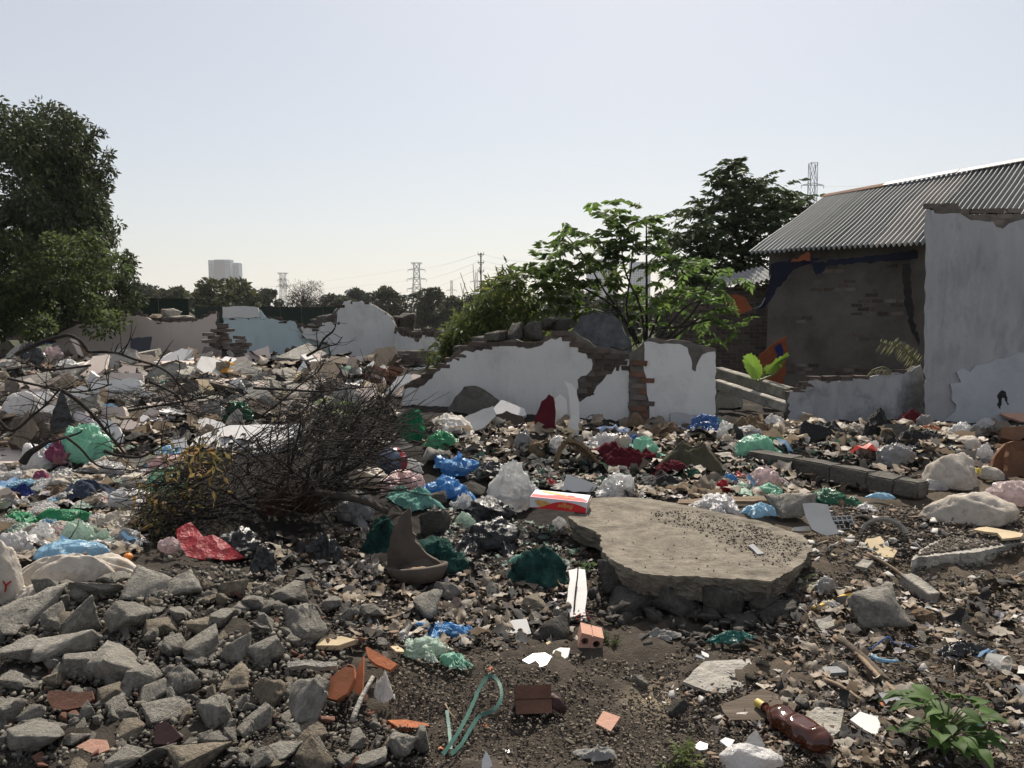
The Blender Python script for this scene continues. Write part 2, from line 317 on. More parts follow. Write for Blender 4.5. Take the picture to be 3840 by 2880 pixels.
def bag_geo(seed, crump=1.0, nu=52, nv=34, boxy=.5):
    r = np.random.default_rng(seed); th = np.arange(nu) * 2 * math.pi / nu; ph = np.linspace(.02, math.pi - .02, nv)
    T, Pp = np.meshgrid(th, ph, indexing='ij'); d = np.stack([np.sin(Pp) * np.cos(T), np.sin(Pp) * np.sin(T), np.cos(Pp)], -1).reshape(-1, 3)
    K = r.normal(size=(15, 3)); K /= np.linalg.norm(K, axis=1, keepdims=True); h = r.uniform(.62, 1, 15)
    q = (d @ K.T / h).max(1); rad = (1 - boxy) + boxy * np.clip(1 / np.maximum(q, .55), .5, 1.5)
    s = r.uniform(0, 50, 3); dw = d + .25 * np.stack([vn(d * 2 + s + k * 9) for k in range(3)], -1)
    rad = rad + crump * (.30 * (ridge(dw * 1.9 + s, 1) - .45) + .15 * (ridge(dw * 4.2 + s, 2) - .5) + .06 * (ridge(dw * 9 + s, 3) - .5) + .10 * (tri(dw * 2.4 + s, 2.6, 7) - .5) + .045 * (tri(dw * 6 + s, 2.2, 8) - .5))
    V = d * np.maximum(rad, .35)[:, None]
    V[:, :2] /= np.abs(V[:, :2]).max(0); V[:, 2] /= np.percentile(V[:, 2], 96); z = V[:, 2]; V[:, 2] = np.where(z < 0, z * .25, z)
    return V, grid_faces(nu, nv, True)
def tied_geo(seed, nu=56, nv=40):
    r = np.random.default_rng(seed); th = np.arange(nu) * 2 * math.pi / nu; t = np.linspace(0, 1, nv)
    ctrl = np.array([[0, 0, .02], [.2, .8, .0], [.45, 1, .3], [.62, .82, .55], [.75, .42, .72], [.83, .10, .80], [.87, .09, .83], [.94, .22, .93], [1, .34, 1.0]])
    rho = np.interp(t, ctrl[:, 0], ctrl[:, 1]); ze = np.interp(t, ctrl[:, 0], ctrl[:, 2]); k1 = r.integers(9, 14); ph = r.uniform(0, 6)
    T, tt = np.meshgrid(th, t, indexing='ij'); ear = np.clip((tt - .86) / .14, 0, 1)
    rr = rho[None] * (1 + .16 * np.sin(k1 * T + ph + 2 * np.sin(2 * T)) * np.clip(tt * 1.3, 0, 1) ** 2)
    x = rr * np.cos(T) * (1 + ear * .8); y = rr * np.sin(T) * (1 - ear * .75); z = ze[None] + ear * .12 * np.abs(np.cos(T)) + 0 * T
    V = np.stack([x, y, z], -1).reshape(-1, 3); s = r.uniform(0, 40)
    V = V * (1 + .24 * (ridge(V * 2.2 + s, 4) - .5) + .10 * (ridge(V * 6 + s, 5) - .5) + .09 * (tri(V * 2.6 + s, 2.5, 7) - .5))[:, None]
    return V / np.abs(V).max(0), grid_faces(nu, nv, True)
def rag_geo(seed, fold=1.0, nr=26, na=64):
    """a crumpled sheet: unit disk with an uneven edge; z is the height of its folds, 0..1"""
    r = np.random.default_rng(seed); th = np.arange(na) * 2 * math.pi / na; rr = np.linspace(0.02, 1, nr); s = r.uniform(0, 60, 3)
    e = np.stack([np.cos(th), np.sin(th), 0 * th], -1); edge = .82 + .26 * vn(e * 1.4 + s, 1) + .14 * vn(e * 4 + s, 2)
    sq = 1 / np.maximum(np.abs(np.cos(th)), np.abs(np.sin(th))) ** .6; edge = edge * sq; edge /= edge.max()
    T, Q = np.meshgrid(np.arange(na), rr, indexing='ij'); x = Q * edge[T] * np.cos(th[T]); y = Q * edge[T] * np.sin(th[T])
    P = np.stack([x, y, 0 * x], -1).reshape(-1, 3); a = r.uniform(0, 3.1); u = P[:, 0] * math.cos(a) + P[:, 1] * math.sin(a); v = -P[:, 0] * math.sin(a) + P[:, 1] * math.cos(a)
    A = np.stack([u * 3.4, v * 1.3, 0 * u], -1) + s; B = np.stack([u * 2, v * 5, 0 * u], -1) + s
    z = (1 - Q.ravel() ** 2.2) * .55 + fold * (.32 * (ridge(A, 3) - .4) + .17 * (ridge(B, 4) - .4) + .09 * (ridge(P * 9 + s, 5) - .4) + .16 * (tri(B * .6 + s, 2.4, 7) - .5) + .07 * (tri(P * 5 + s, 2.2, 8) - .5)) * (1.05 - .5 * Q.ravel() ** 3)
    z = z - z.min() * .3; V = np.stack([P[:, 0], P[:, 1], z / max(z.max(), .01)], -1)
    return V, grid_faces(na, nr, True)
def scatter(name, temps, P, Sc, Cl, m, tilt=.5, smooth=False, seed=1, lift=0.0, parent=None):
    """many small copies of a few template shapes joined into one mesh"""
    r = np.random.default_rng(seed); Vs, Fs, Cs, o = [], [], [], 0; pick = r.integers(0, len(temps), len(P))
    for k, (tv, tf) in enumerate(temps):
        ix = np.where(pick == k)[0]; n = len(ix)
        if not n: continue
        a = r.uniform(0, 6.283, n); b = r.normal(0, tilt, n); c = r.uniform(0, 6.283, n)
        ca, sa, cb, sb, cc, sc_ = np.cos(a), np.sin(a), np.cos(b), np.sin(b), np.cos(c), np.sin(c); z0 = 0 * a
        Ra = np.stack([ca, -sa, z0, sa, ca, z0, z0, z0, z0 + 1], -1).reshape(n, 3, 3); Rb = np.stack([z0 + 1, z0, z0, z0, cb, -sb, z0, sb, cb], -1).reshape(n, 3, 3)
        Rc = np.stack([cc, -sc_, z0, sc_, cc, z0, z0, z0, z0 + 1], -1).reshape(n, 3, 3); Q = Rc @ Rb @ Ra
        V = np.einsum('nij,vj->nvi', Q, tv) * Sc[ix][:, None, None] + P[ix][:, None, :]; V[:, :, 2] += lift
        Vs.append(V.reshape(-1, 3)); f = (tf[None] + (np.arange(n) * len(tv))[:, None, None]).reshape(-1, tf.shape[1]) + o; o += n * len(tv)
        Fs.append(f); Cs.append(np.repeat(Cl[ix], len(tv), 0))
    return obj(name, mesh(name, np.vstack(Vs), np.vstack(Fs), m, smooth, np.vstack(Cs)), parent)
def chip_geo(seed, n=6, th=.08, bend=.0):
    r = np.random.default_rng(seed); a = np.sort(r.uniform(0, 6.283, n)); q = r.uniform(.55, 1, n); x = q * np.cos(a); y = q * np.sin(a) * r.uniform(.4, .95)
    z = bend * x * x
    top = np.stack([x, y, z + th / 2], -1); bot = np.stack([x, y, z - th / 2], -1); V = np.vstack([top, bot, [[0, 0, th / 2]], [[0, 0, -th / 2]]]) * .5; Fc = []
    for i in range(n):
        j = (i + 1) % n; Fc += [[i, j, 2*n], [j + n, i + n, 2*n + 1], [i, i + n, j + n], [i, j + n, j]]
    return V, np.array(Fc)
CHIPS = [chip_geo(i, 5 + i % 3, [.10, .06, .16][i % 3], [0, .15, .3][i % 3]) for i in range(14)]
def pebble_geo(seed):
    r = np.random.default_rng(seed); P = r.normal(size=(11, 3)); P /= np.linalg.norm(P, axis=1, keepdims=True) * 2; P *= r.uniform(.7, 1.1, (11, 1)) * [1, r.uniform(.55, .95), r.uniform(.4, .75)]; bm = bmesh.new()
    for p in P: bm.verts.new(p)
    rr = bmesh.ops.convex_hull(bm, input=bm.verts); bmesh.ops.delete(bm, geom=[v for v in bm.verts if not v.link_faces], context='VERTS'); bmesh.ops.triangulate(bm, faces=bm.faces[:]); bm.verts.index_update()
    V = np.array([v.co[:] for v in bm.verts]); Fc = np.array([[v.index for v in f.verts] for f in bm.faces]); bm.free(); return V, Fc
PEBBLES = [pebble_geo(i) for i in range(10)]
def curl_geo(seed):
    """a curled scrap of film or paper"""
    r = np.random.default_rng(seed); u, v = np.meshgrid(np.linspace(-.5, .5, 6), np.linspace(-.5, .5, 5), indexing='ij'); s = r.uniform(0, 40)
    P = np.stack([u, v * r.uniform(.4, .9), 0 * u], -1).reshape(-1, 3); P[:, 2] = .32 * (ridge(P * 2.6 + s, 1) - .4) + .1 * vn(P * 6 + s, 2)
    P[:, :2] += .13 * np.stack([vn(P * 4 + s, 6), vn(P * 4 + s, 7)], -1); return P, grid_faces(6, 5)
CURLS = [curl_geo(i) for i in range(12)]
def sample_px(poly, n, seed=0):
    poly = np.asarray(poly, float); r = np.random.default_rng(seed); out = np.zeros((0, 2)); lo, hi = poly.min(0), poly.max(0)
    while len(out) < n:
        q = r.uniform(lo, hi, (n * 2, 2)); out = np.vstack([out, q[in_poly(q, poly)]])
    return out[:n]
def palette(cols, n, seed=0, jit=.2):
    r = np.random.default_rng(seed); c = np.array([q[:3] for q in cols], float); wgt = np.array([q[3] for q in cols], float); ix = r.choice(len(c), n, p=wgt / wgt.sum())
    return c[ix] * r.uniform(1 - jit, 1 + jit, (n, 1))

def roughen(me, amp, fr, cuts=3, seed=0):
    bm = bmesh.new(); bm.from_mesh(me); bmesh.ops.subdivide_edges(bm, edges=bm.edges[:], cuts=cuts, use_grid_fill=True); bm.normal_update(); P = np.array([v.co[:] for v in bm.verts]); d = amp * (fbm(P * fr + seed * 5.1, 3, seed) + .8 * (ridge(P * fr * 2 + seed, seed + 1) - .5))
    for v, k in zip(bm.verts, d): v.co += v.normal * float(k)
    bm.to_mesh(me); bm.free(); return me
# ---- things laid where the photograph has them
def plane_hit(px, py, p0, n):
    a, b = ray(px, py); d = np.stack([np.atleast_1d(a), np.ones(np.size(a)), np.atleast_1d(b)], 1); c = np.array([0, 0, CAM_Z])
    t = ((p0 - c) @ n) / (d @ n); return c + d * t[:, None]
def plate(name, label, cat, poly, tilt=8, roll=0, thick=.03, m='plaster', lift=.02, step=.05, amp=.006, parent=None, base=None, seed=0, grp=None):
    """a flat piece with the outline seen in the photograph, lying on the ground or leaning (tilt 90 = upright)"""
    P = np.asarray(poly, float); cx = P[:, 0].mean(); by = P[:, 1].max() if tilt > 35 else P[:, 1].mean()
    p0 = (G(cx, by) if base is None else np.array(base, float)) + [0, 0, lift]
    n = Vector((0, -math.sin(R(tilt)), math.cos(R(tilt)))); n.rotate(Euler((0, R(roll), 0))); n = np.array(n)
    W = plane_hit(P[:, 0], P[:, 1], p0, n); c = W.mean(0); ex = np.cross([0, 1, 0], n); ex /= np.linalg.norm(ex); ey = np.cross(n, ex)
    Q = rough_poly(np.stack([(W - c) @ ex, (W - c) @ ey], 1), step, amp, seed)
    P3 = Q[:, :1] * ex + Q[:, 1:] * ey
    if (np.cross(Q - np.roll(Q, 1, 0), np.roll(Q, -1, 0) - Q)).sum() < 0: P3 = P3[::-1]
    V, Fc = prism(P3, -n * thick)
    o = obj(name, mesh(name, V, Fc, M[m] if isinstance(m, str) else m), parent, c)
    return tag(o, label, cat, grp) if label else o
BAG_N = [0]
def bag(label, px, py, w, h, m, kind='bag', name=None, cat=None, crump=1.0, rz=None, depth=.75, seed=None, boxy=.5, grp=None, sink=.0):
    w, h = w * 1.15, h * 1.1; BAG_N[0] += 1; seed = BAG_N[0] if seed is None else seed; p = G(px, py); d = p[1]; s = S(d); W = w * s; a = math.atan2(CAM_Z - p[2], d)
    D = W * depth; hv = h * s; Hh = (hv - D * math.sin(a)) / math.cos(a)
    if Hh < .22 * W: D = max(.4 * W, (hv - .22 * W) / max(math.sin(a), .05)); D = min(D, W * 1.2); Hh = max((hv - D * math.sin(a)), .18 * W)
    V, Fc = (bag_geo(seed, crump, boxy=boxy) if kind == 'bag' else tied_geo(seed) if kind == 'tied' else rag_geo(seed, crump))
    rz = (seed * 1.7) % 6.28 if rz is None else R(rz); ca, sa = math.cos(rz), math.sin(rz)
    X = V[:, 0] * ca - V[:, 1] * sa; Y = V[:, 0] * sa + V[:, 1] * ca; X /= np.abs(X).max(); Y /= np.abs(Y).max()
    c = np.array([p[0] * (1 + D / 2 / d), d + D / 2]); x = X * W / 2; y = Y * D / 2
    if kind == 'rag': z = H(c[0] + x, c[1] + y) - H(*c) + V[:, 2] * Hh + .012
    else: z = V[:, 2] * Hh
    X3 = np.stack([x, y, z], 1)
    if kind != 'rag' and m[0] == 'p' and W > .1 and crump > .5:       # loose torn edges of the film
        parts = [(X3, Fc)]; r = np.random.default_rng(seed + 500)
        for k in range(3):
            a_ = r.uniform(0, 6.28); V2, F2 = rag_geo(seed * 3 + k + 700, 1.2, 12, 36); sc2 = W * r.uniform(.22, .38); u = V2[:, 0] * math.cos(a_) - V2[:, 1] * math.sin(a_) * .6; v = V2[:, 0] * math.sin(a_) + V2[:, 1] * math.cos(a_) * .6
            ox, oy = math.cos(a_) * W * .42, math.sin(a_) * D * .42; gx_ = ox + u * sc2; gy_ = oy + v * sc2; zz = H(c[0] + gx_, c[1] + gy_) - H(*c) + V2[:, 2] * sc2 * .5 + Hh * r.uniform(0, .5) * np.clip(1 - (u * math.cos(a_) + v * math.sin(a_)), 0, 2) * .5; parts.append((np.stack([gx_, gy_, zz], 1), F2))
        o_ = 0; Va, Fa = [], []
        for V2, F2 in parts: Va.append(V2); Fa.append(F2 + o_); o_ += len(V2)
        X3, Fc = np.vstack(Va), np.vstack(Fa)
    o = obj(name or {'bag': 'plastic_bag', 'tied': 'plastic_bag', 'rag': 'crumpled_sheet'}[kind],
            mesh(name or 'bag', X3, Fc, M[m], True), None, (c[0], c[1], float(H(*c)) - sink * Hh))
    return tag(o, label, cat or {'bag': 'bag', 'tied': 'bag', 'rag': 'sheet'}[kind], grp)
HERO_PX = []                       # photo positions already taken by chosen rubble
def lump(label, px, py, w, h, meshes=None, seed=None, name='concrete_chunk', cat='rubble', lift=0, rz=None, tilt=.35, grp=None):
    """a chunk of rubble whose seen middle is at photo pixel (px, py)"""
    r = np.random.default_rng(int(px * 7 + py) if seed is None else seed); p = G(px, py + h * .38); d = p[1]; s = S(d)
    ms = meshes or ROCKS; me = ms[r.integers(len(ms))]; a = math.atan2(CAM_Z - p[2], d); D = .85 * w * s
    Hh = max((h * s - .62 * D * math.sin(a)) / math.cos(a), .3 * w * s)
    z0 = [v for v in (min(q.co.z for q in me.vertices), max(q.co.z for q in me.vertices))]
    o = obj(name, me, None, (p[0] * (1 + D * .3 / d), d + D * .3, p[2] + Hh * .36 + lift), (r.normal(0, tilt), r.normal(0, tilt), r.uniform(0, 6.28) if rz is None else R(rz)),
            (w * s, D * r.uniform(.9, 1.15), Hh / max(z0[1] - z0[0], .1)))
    HERO_PX.append((px, py, max(w, h) * .5))
    return tag(o, label, cat, grp) if label else o
# ---------------------------------------------------------------- ground, haze
ys = np.concatenate([np.exp(np.linspace(math.log(1.3), math.log(60), 460)), np.exp(np.linspace(math.log(66), math.log(2950), 40))]); ss = np.linspace(-1.15, 1.15, 440)
YY, SS = np.meshgrid(ys, ss, indexing='ij'); XX = SS * (YY + 2.2)
ZZ = H(XX, np.clip(YY, 0, 59)) * (YY < 59); Pm = np.stack([XX, YY, 0 * XX], -1).reshape(-1, 3); near = np.clip((22 - YY.ravel()) / 12, 0, 1)
ZZ = ZZ.ravel() + near * (.035 * fbm(Pm * 2.6, 3, 3) + .016 * fbm(Pm * 13, 2, 5) + .008 * vn(Pm * 38, 9)) - .02
qx = XX.ravel() / np.maximum(YY.ravel(), .1) * F_PX + CX; yy = YY.ravel(); n1 = fbm(Pm * 1.3, 3, 21)
def blend(c, t, d): return c + (np.array(d) - c) * np.clip(t, 0, 1)[:, None]
tint = np.tile(np.array([.072, .060, .049]), (len(yy), 1)); tint = blend(tint, (1400 - qx) / 400 + n1 * .4, (.058, .05, .042))  # left ground darkened to put shade into the gaps between chunks
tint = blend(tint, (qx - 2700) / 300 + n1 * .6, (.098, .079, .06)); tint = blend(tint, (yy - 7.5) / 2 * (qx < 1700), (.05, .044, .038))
tint = blend(tint, np.clip((yy - np.interp(qx, [0, 1200, 1600, 2000, 2200, 3000, 3840], [4.5, 4.2, 4.2, 4.3, 6, 6.4, 6.8])) / .5, 0, 1) * (yy < 17), (.032, .028, .025)); burn = np.exp(-((qx - 2250) / 700) ** 2 - ((np.log(yy) - math.log(7.2)) / .26) ** 2) + np.exp(-((qx - 3250) / 330) ** 2 - ((np.log(yy) - math.log(8.7)) / .16) ** 2)  # near-black tint puts shade into the gaps of the rubbish; burn is char
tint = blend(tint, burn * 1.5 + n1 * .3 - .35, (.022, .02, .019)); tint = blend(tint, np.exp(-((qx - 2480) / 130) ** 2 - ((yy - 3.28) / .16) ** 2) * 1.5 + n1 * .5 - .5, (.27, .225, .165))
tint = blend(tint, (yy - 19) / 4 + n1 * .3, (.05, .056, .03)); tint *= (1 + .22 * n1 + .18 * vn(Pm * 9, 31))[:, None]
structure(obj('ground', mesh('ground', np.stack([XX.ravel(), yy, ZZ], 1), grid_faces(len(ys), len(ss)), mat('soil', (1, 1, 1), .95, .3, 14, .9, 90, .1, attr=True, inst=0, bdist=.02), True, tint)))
hz = bpy.data.materials.new('haze'); hz.use_nodes = True; t_ = hz.node_tree; t_.nodes.remove(t_.nodes['Principled BSDF'])
pv = t_.nodes.new('ShaderNodeVolumePrincipled'); pv.inputs['Color'].default_value = (.93, .94, .95, 1); pv.inputs['Density'].default_value = .00021; pv.inputs['Anisotropy'].default_value = .25
t_.links.new(pv.outputs[0], t_.nodes['Material Output'].inputs['Volume'])
V, Fc = box_geo(7400, 3100, 132); V[:, 1] += 1500; V[:, 2] += 64
hzo = obj('haze', mesh('haze', V, Fc, hz)); hzo['kind'] = 'stuff'

# ---------------------------------------------------------------- broken walls
def brick_geo(seed):
    r = np.random.default_rng(seed); V, Fc = box_geo(.205, .095, .058); return V + r.normal(0, .004, V.shape), Fc
BRICKS = {k: [mesh('brick', *brick_geo(i), M[k]) for i in range(5)] for k in ('brick', 'brick_old', 'brick_dusty')}
def frame(pl, pr):
    A = at(pl[0], 1440, pl[1]); B = at(pr[0], 1440, pr[1]); e = B - A; e[2] = 0; e /= np.linalg.norm(e); n = np.cross(e, [0, 0, 1.]); A[2] = 0
    return A, e, n                                   # n faces the camera
def wall_uv(P, f):
    P = np.asarray(P, float); W = plane_hit(P[:, 0], P[:, 1], f[0], f[2]); return np.stack([(W - f[0]) @ f[1], W[:, 2]], 1)
def uv3(Q, f): return f[0] + Q[:, :1] * f[1] + np.array([[0, 0, 1.]]) * Q[:, 1:]
def fill_bricks(root, f, test, lo, hi, back, kind='brick', seed=0, jit=.004, name='brick', header=.0, limit=300, alt=None):
    r = np.random.default_rng(seed); ang = math.atan2(f[1][1], f[1][0]); n = 0; z = lo[1]; row = 0
    while z < hi[1] and n < limit:
        u = lo[0] + (row % 2) * .11
        while u < hi[0] and n < limit:
            if test(np.array([[u, z]]))[0]:
                p = f[0] + f[1] * u + f[2] * (back + r.normal(0, jit)); o = obj(name, BRICKS[kind if alt is None or r.random() > .35 else alt][r.integers(5)], root, (p[0], p[1], z), (r.normal(0, .02), r.normal(0, .025), ang + r.normal(0, .03)), (r.uniform(.8, 1.02), 1, 1)); n += 1
            u += .219
        z += .0715; row += 1
    return n
def broken_wall(name, label, pl, pr, polys, thick, m, group=None, bk='brick_old', core=None, step=.045, amp=.014, seed=0, skin=.022, fringe=.075, cat='wall', fill=True, core_m='mortar'):
    f = frame(pl, pr); root = thing(name, label, cat, (f[0][0], f[0][1], 0), group); U = [wall_uv(p, f) for p in polys]; off = f[0] * [1, 1, 0]
    RU = [rough_poly(u, step, amp, seed + i) for i, u in enumerate(U)]
    for u in RU: obj('plaster_layer', mesh('plaster_layer', *prism((uv3(u, f) - off)[::-1], -f[2] * skin), M[m]), root)
    C = [wall_uv(core, f)] if core is not None else [u - [0, .015] for u in U]
    for i, c in enumerate(C):
        c = rough_poly(c, .11, .012, seed + 50 + i); obj('wall_core', mesh('wall_core', *prism((uv3(c, f) - off - f[2] * (skin + .004))[::-1], -f[2] * thick), M[core_m]), root)
    if fill:
        allc = np.vstack(C); lo = allc.min(0) + [.02, .03]; hi = allc.max(0) + [0, fringe]
        def test(q):
            inp = np.zeros(len(q), bool); low = np.zeros(len(q), bool)
            for u in U: inp |= in_poly(q, u) & in_poly(q - [0, .03], u) & in_poly(q + [0, .03], u); low |= in_poly(q - [0, fringe], u)
            for c in C: low |= in_poly(q, c)
            return low & ~inp
        n0 = {id(o) for o in root.children}
        fill_bricks(root, (f[0] - off, f[1], f[2]), test, lo, hi, -.05, bk, seed)
    return root, f
broken_wall('broken_wall', 'low beige pink broken wall at left with a dark panel leaning on it', (213, 17.6), (812, 16.9),
    [[(180, 1335), (213, 1256), (230, 1243), (295, 1215), (321, 1217), (399, 1213), (440, 1198), (482, 1182), (508, 1180), (545, 1190), (586, 1206), (629, 1208), (690, 1206), (738, 1204), (775, 1188), (812, 1168), (806, 1300), (790, 1345), (500, 1350)]], .11, 'plaster_pink', fringe=.06, seed=1)
broken_wall('broken_wall', 'two-tone broken wall, white above and aqua below, beside the brick pile', (828, 17.0), (1240, 17.5),
    [[(838, 1190), (968, 1190), (973, 1160), (985, 1172), (1001, 1193), (1029, 1197), (1051, 1204), (1094, 1204), (1112, 1217), (1123, 1226), (1140, 1262), (1230, 1290), (1240, 1345), (838, 1345)]], .12, 'plaster_blue', seed=2, fringe=.05)
rw, fw = broken_wall('broken_wall', 'tall white broken wall with stepped torn top in the middle distance', (1125, 17.3), (1481, 17.0),
    [[(1126, 1228), (1186, 1232), (1225, 1208), (1238, 1206), (1259, 1213), (1262, 1170), (1279, 1152), (1290, 1130), (1330, 1131), (1381, 1134), (1420, 1156), (1466, 1187), (1481, 1220), (1483, 1380), (1240, 1370), (1238, 1292), (1140, 1262)]], .13, 'plaster', seed=3, fringe=.05)
f0 = frame((828, 16.98), (1240, 17.48)); u0 = rough_poly(wall_uv([(834, 1192), (834, 1150), (900, 1148), (950, 1150), (968, 1154), (974, 1190)], f0), .08, .008, 5)
obj('plaster_layer', mesh('plaster_layer', *prism(uv3(u0, f0)[::-1], -f0[2] * .12), M['plaster']), bpy.data.objects['broken_wall.001'], -np.array(bpy.data.objects['broken_wall.001'].location))
broken_wall('broken_wall', 'short white return wall sloping down behind the leafy bush', (1481, 17.0), (1640, 15.2),
    [[(1481, 1240), (1507, 1260), (1555, 1271), (1567, 1286), (1585, 1256), (1628, 1269), (1650, 1290), (1650, 1385), (1481, 1375)]], .13, 'plaster', seed=4, fringe=.16)
midw, fm = broken_wall('broken_wall', 'low white broken wall with bare brick gap in the centre', (1511, 10.6), (2360, 10.0),
    [[(1511, 1580), (1511, 1460), (1575, 1450), (1600, 1435), (1650, 1390), (1700, 1345), (1740, 1316), (1790, 1312), (1860, 1300), (1920, 1299), (1972, 1308), (2020, 1299), (2068, 1269), (2133, 1276), (2167, 1304), (2180, 1325), (2219, 1347), (2219, 1386), (2198, 1408), (2165, 1425), (2162, 1505), (2215, 1486), (2250, 1438), (2300, 1390), (2332, 1356), (2360, 1345), (2360, 1620), (1511, 1640)]],
    .10, 'plaster', core=[(1511, 1640), (1511, 1450), (1640, 1380), (1735, 1296), (1900, 1276), (2030, 1278), (2075, 1252), (2150, 1240), (2230, 1300), (2350, 1320), (2362, 1330), (2362, 1640)], seed=6, bk='brick_old')
fp = frame((2360, 9.95), (2684, 9.8)); pr_root = thing('broken_wall', 'white wall pier beside a bare brick column, weeds behind its top', 'wall', tuple(fp[0] * [1, 1, 0]))
pq = rough_poly(wall_uv([(2412, 1373), (2415, 1284), (2432, 1280), (2500, 1288), (2550, 1290), (2578, 1304), (2592, 1345), (2594, 1385), (2608, 1395), (2622, 1350), (2634, 1330), (2682, 1318), (2684, 1640), (2440, 1640), (2436, 1560), (2426, 1477), (2423, 1412)], fp), .06, .008, 8)
obj('plaster_layer', mesh('plaster_layer', *prism((uv3(pq, fp) - fp[0] * [1, 1, 0])[::-1], -fp[2] * .02), M['plaster']), pr_root)
for sy, poly in ((.025, [(2358, 1330), (2410, 1290), (2435, 1268), (2560, 1278), (2686, 1308), (2686, 1640), (2358, 1640)]),):
    obj('wall_core', mesh('wall_core', *prism((uv3(rough_poly(wall_uv(poly, fp), .1, .012, 9), fp) - fp[0] * [1, 1, 0] - fp[2] * sy)[::-1], -fp[2] * .2), M['mortar']), pr_root)
bu = wall_uv([(2362, 1345), (2425, 1345), (2440, 1640), (2362, 1640)], fp)
fill_bricks(pr_root, (fp[0] * 0, fp[1], fp[2]), lambda q: in_poly(q, bu), bu.min(0), bu.max(0), -.055, 'brick', 4, .012, alt='brick_dusty')
# far-right: tall grey wall, its plaster patch, low sooty wall
f = frame((3468, 10.4), (4300, 10.2)); tw = thing('broken_wall', 'tall grey weathered wall with torn top at the right edge', 'wall', tuple(f[0] * [1, 1, 0]))
tp = rough_poly(wall_uv([(3468, 1680), (3470, 812), (3478, 790), (3500, 788), (3505, 800), (3600, 800), (3640, 826), (3725, 832), (3735, 850), (3762, 858), (3785, 838), (3840, 822), (3990, 840), (4300, 900), (4300, 1700)], f), .09, .01, 11)
obj('plaster_layer', mesh('plaster_layer', *prism((uv3(tp, f) - f[0] * [1, 1, 0])[::-1], -f[2] * .02), M['plaster_grey']), tw)
tc_ = wall_uv([(3497, 1680), (3499, 800), (3505, 772), (3602, 776), (3640, 806), (3840, 806), (4300, 880), (4300, 1700)], f)
obj('wall_core', mesh('wall_core', *prism((uv3(rough_poly(tc_, .09, .01, 12), f) - f[0] * [1, 1, 0] - f[2] * .024)[::-1], -f[2] * .1), M['mortar']), tw)
fill_bricks(tw, (f[0] * 0, f[1], f[2]), lambda q: in_poly(q, tc_ + [0, .06]) & ~in_poly(q - [0, .02], tp), tc_.min(0) + [.02, 2.3], tc_.max(0) + [0, .08], -.07, 'brick_dusty', 5)
pp = rough_poly(wall_uv([(3583, 1395), (3680, 1368), (3760, 1345), (3840, 1322), (4200, 1290), (4200, 1700), (3520, 1700), (3510, 1610), (3577, 1545), (3565, 1500), (3560, 1440), (3600, 1432)], f), .08, .016, 13)
obj('plaster_patch', mesh('plaster_patch', *prism((uv3(pp, f) - f[0] * [1, 1, 0] + f[2] * .035)[::-1], -f[2] * .03), M['plaster_patch']), tw)
obj('hole_shade_patch', mesh('hole_shade_patch', *prism((uv3(rough_poly(wall_uv([(3738, 1475), (3752, 1462), (3766, 1468), (3772, 1490), (3780, 1515), (3772, 1517), (3762, 1492), (3752, 1490), (3746, 1534), (3738, 1525)], f), .03, .006, 14), f) - f[0] * [1, 1, 0] + f[2] * .038)[::-1], -f[2] * .01), M['char']), tw)  # flat black piece on the wall stands in for a hole's shade
broken_wall('broken_wall', 'low soot-stained wall in front of the house, left of the tall grey wall', (2962, 10.3), (3466, 10.6),
    [[(2960, 1640), (2962, 1466), (3023, 1461), (3036, 1428), (3145, 1432), (3200, 1420), (3279, 1408), (3400, 1395), (3430, 1380), (3453, 1369), (3464, 1400), (3464, 1680)]], .12, 'plaster_sooty', seed=15, fringe=.04)
f = frame((2130, 11.6), (2370, 11.4)); dk = rough_poly(wall_uv([(2140, 1420), (2150, 1230), (2175, 1185), (2240, 1172), (2290, 1176), (2320, 1200), (2340, 1250), (2360, 1275), (2370, 1420)], f), .08, .012, 16)
tag(obj('wall_stump', mesh('wall_stump', *prism((uv3(dk, f) - f[0])[::-1], -f[2] * .25), M['cement_wall']), None, f[0]), 'dark grey cement wall stump standing behind the white wall', 'wall')

# ---------------------------------------------------------------- the house with the tin roof
E1, E2 = at(2812, 944, 15.0), at(3477, 906, 13.05); R1, R2 = at(3100, 735, 17.4), at(3840, 602, 14.6)
ev = (E2 - E1); rv = (R2 - R1); hs = thing('house', 'low brick house with a corrugated tin roof behind the walls at right', 'house', (E1[0], E1[1], 0)); HO = np.array([E1[0], E1[1], 0])
RM = [mat('tin_%d' % i, c, .55, .12, 2, .1, 8, .25, metal=0, inst=0, stain=(.16, .15, .135), stain_scale=1.5, stain_amt=.4) for i, c in enumerate([(.155, .162, .16), (.12, .13, .127), (.235, .225, .21)])]
NSH = 9
for k in range(NSH):
    nu = 8 * 9; u = np.linspace(k / NSH, (k + 1.06) / NSH, nu); v = np.linspace(-.02, 1, 7); U, Vv = np.meshgrid(u, v, indexing='ij'); r = np.random.default_rng(k)
    e = E1 + ev * (U * 2.1)[..., None]; g = R1 + rv * (U * 1.75)[..., None]; P = e + (g - e) * Vv[..., None]
    P[..., 2] += .033 * np.sin(U * NSH * 8 * 6.283) + .004 * (k % 2) + .012 * np.sin(Vv * 9 + k) + r.uniform(-.008, .008)
    obj('roof_sheet', mesh('roof_sheet', P.reshape(-1, 3) - HO, grid_faces(nu, 7), RM[[0, 1, 0, 2, 1, 0, 2, 0, 1][k]], True), hs)
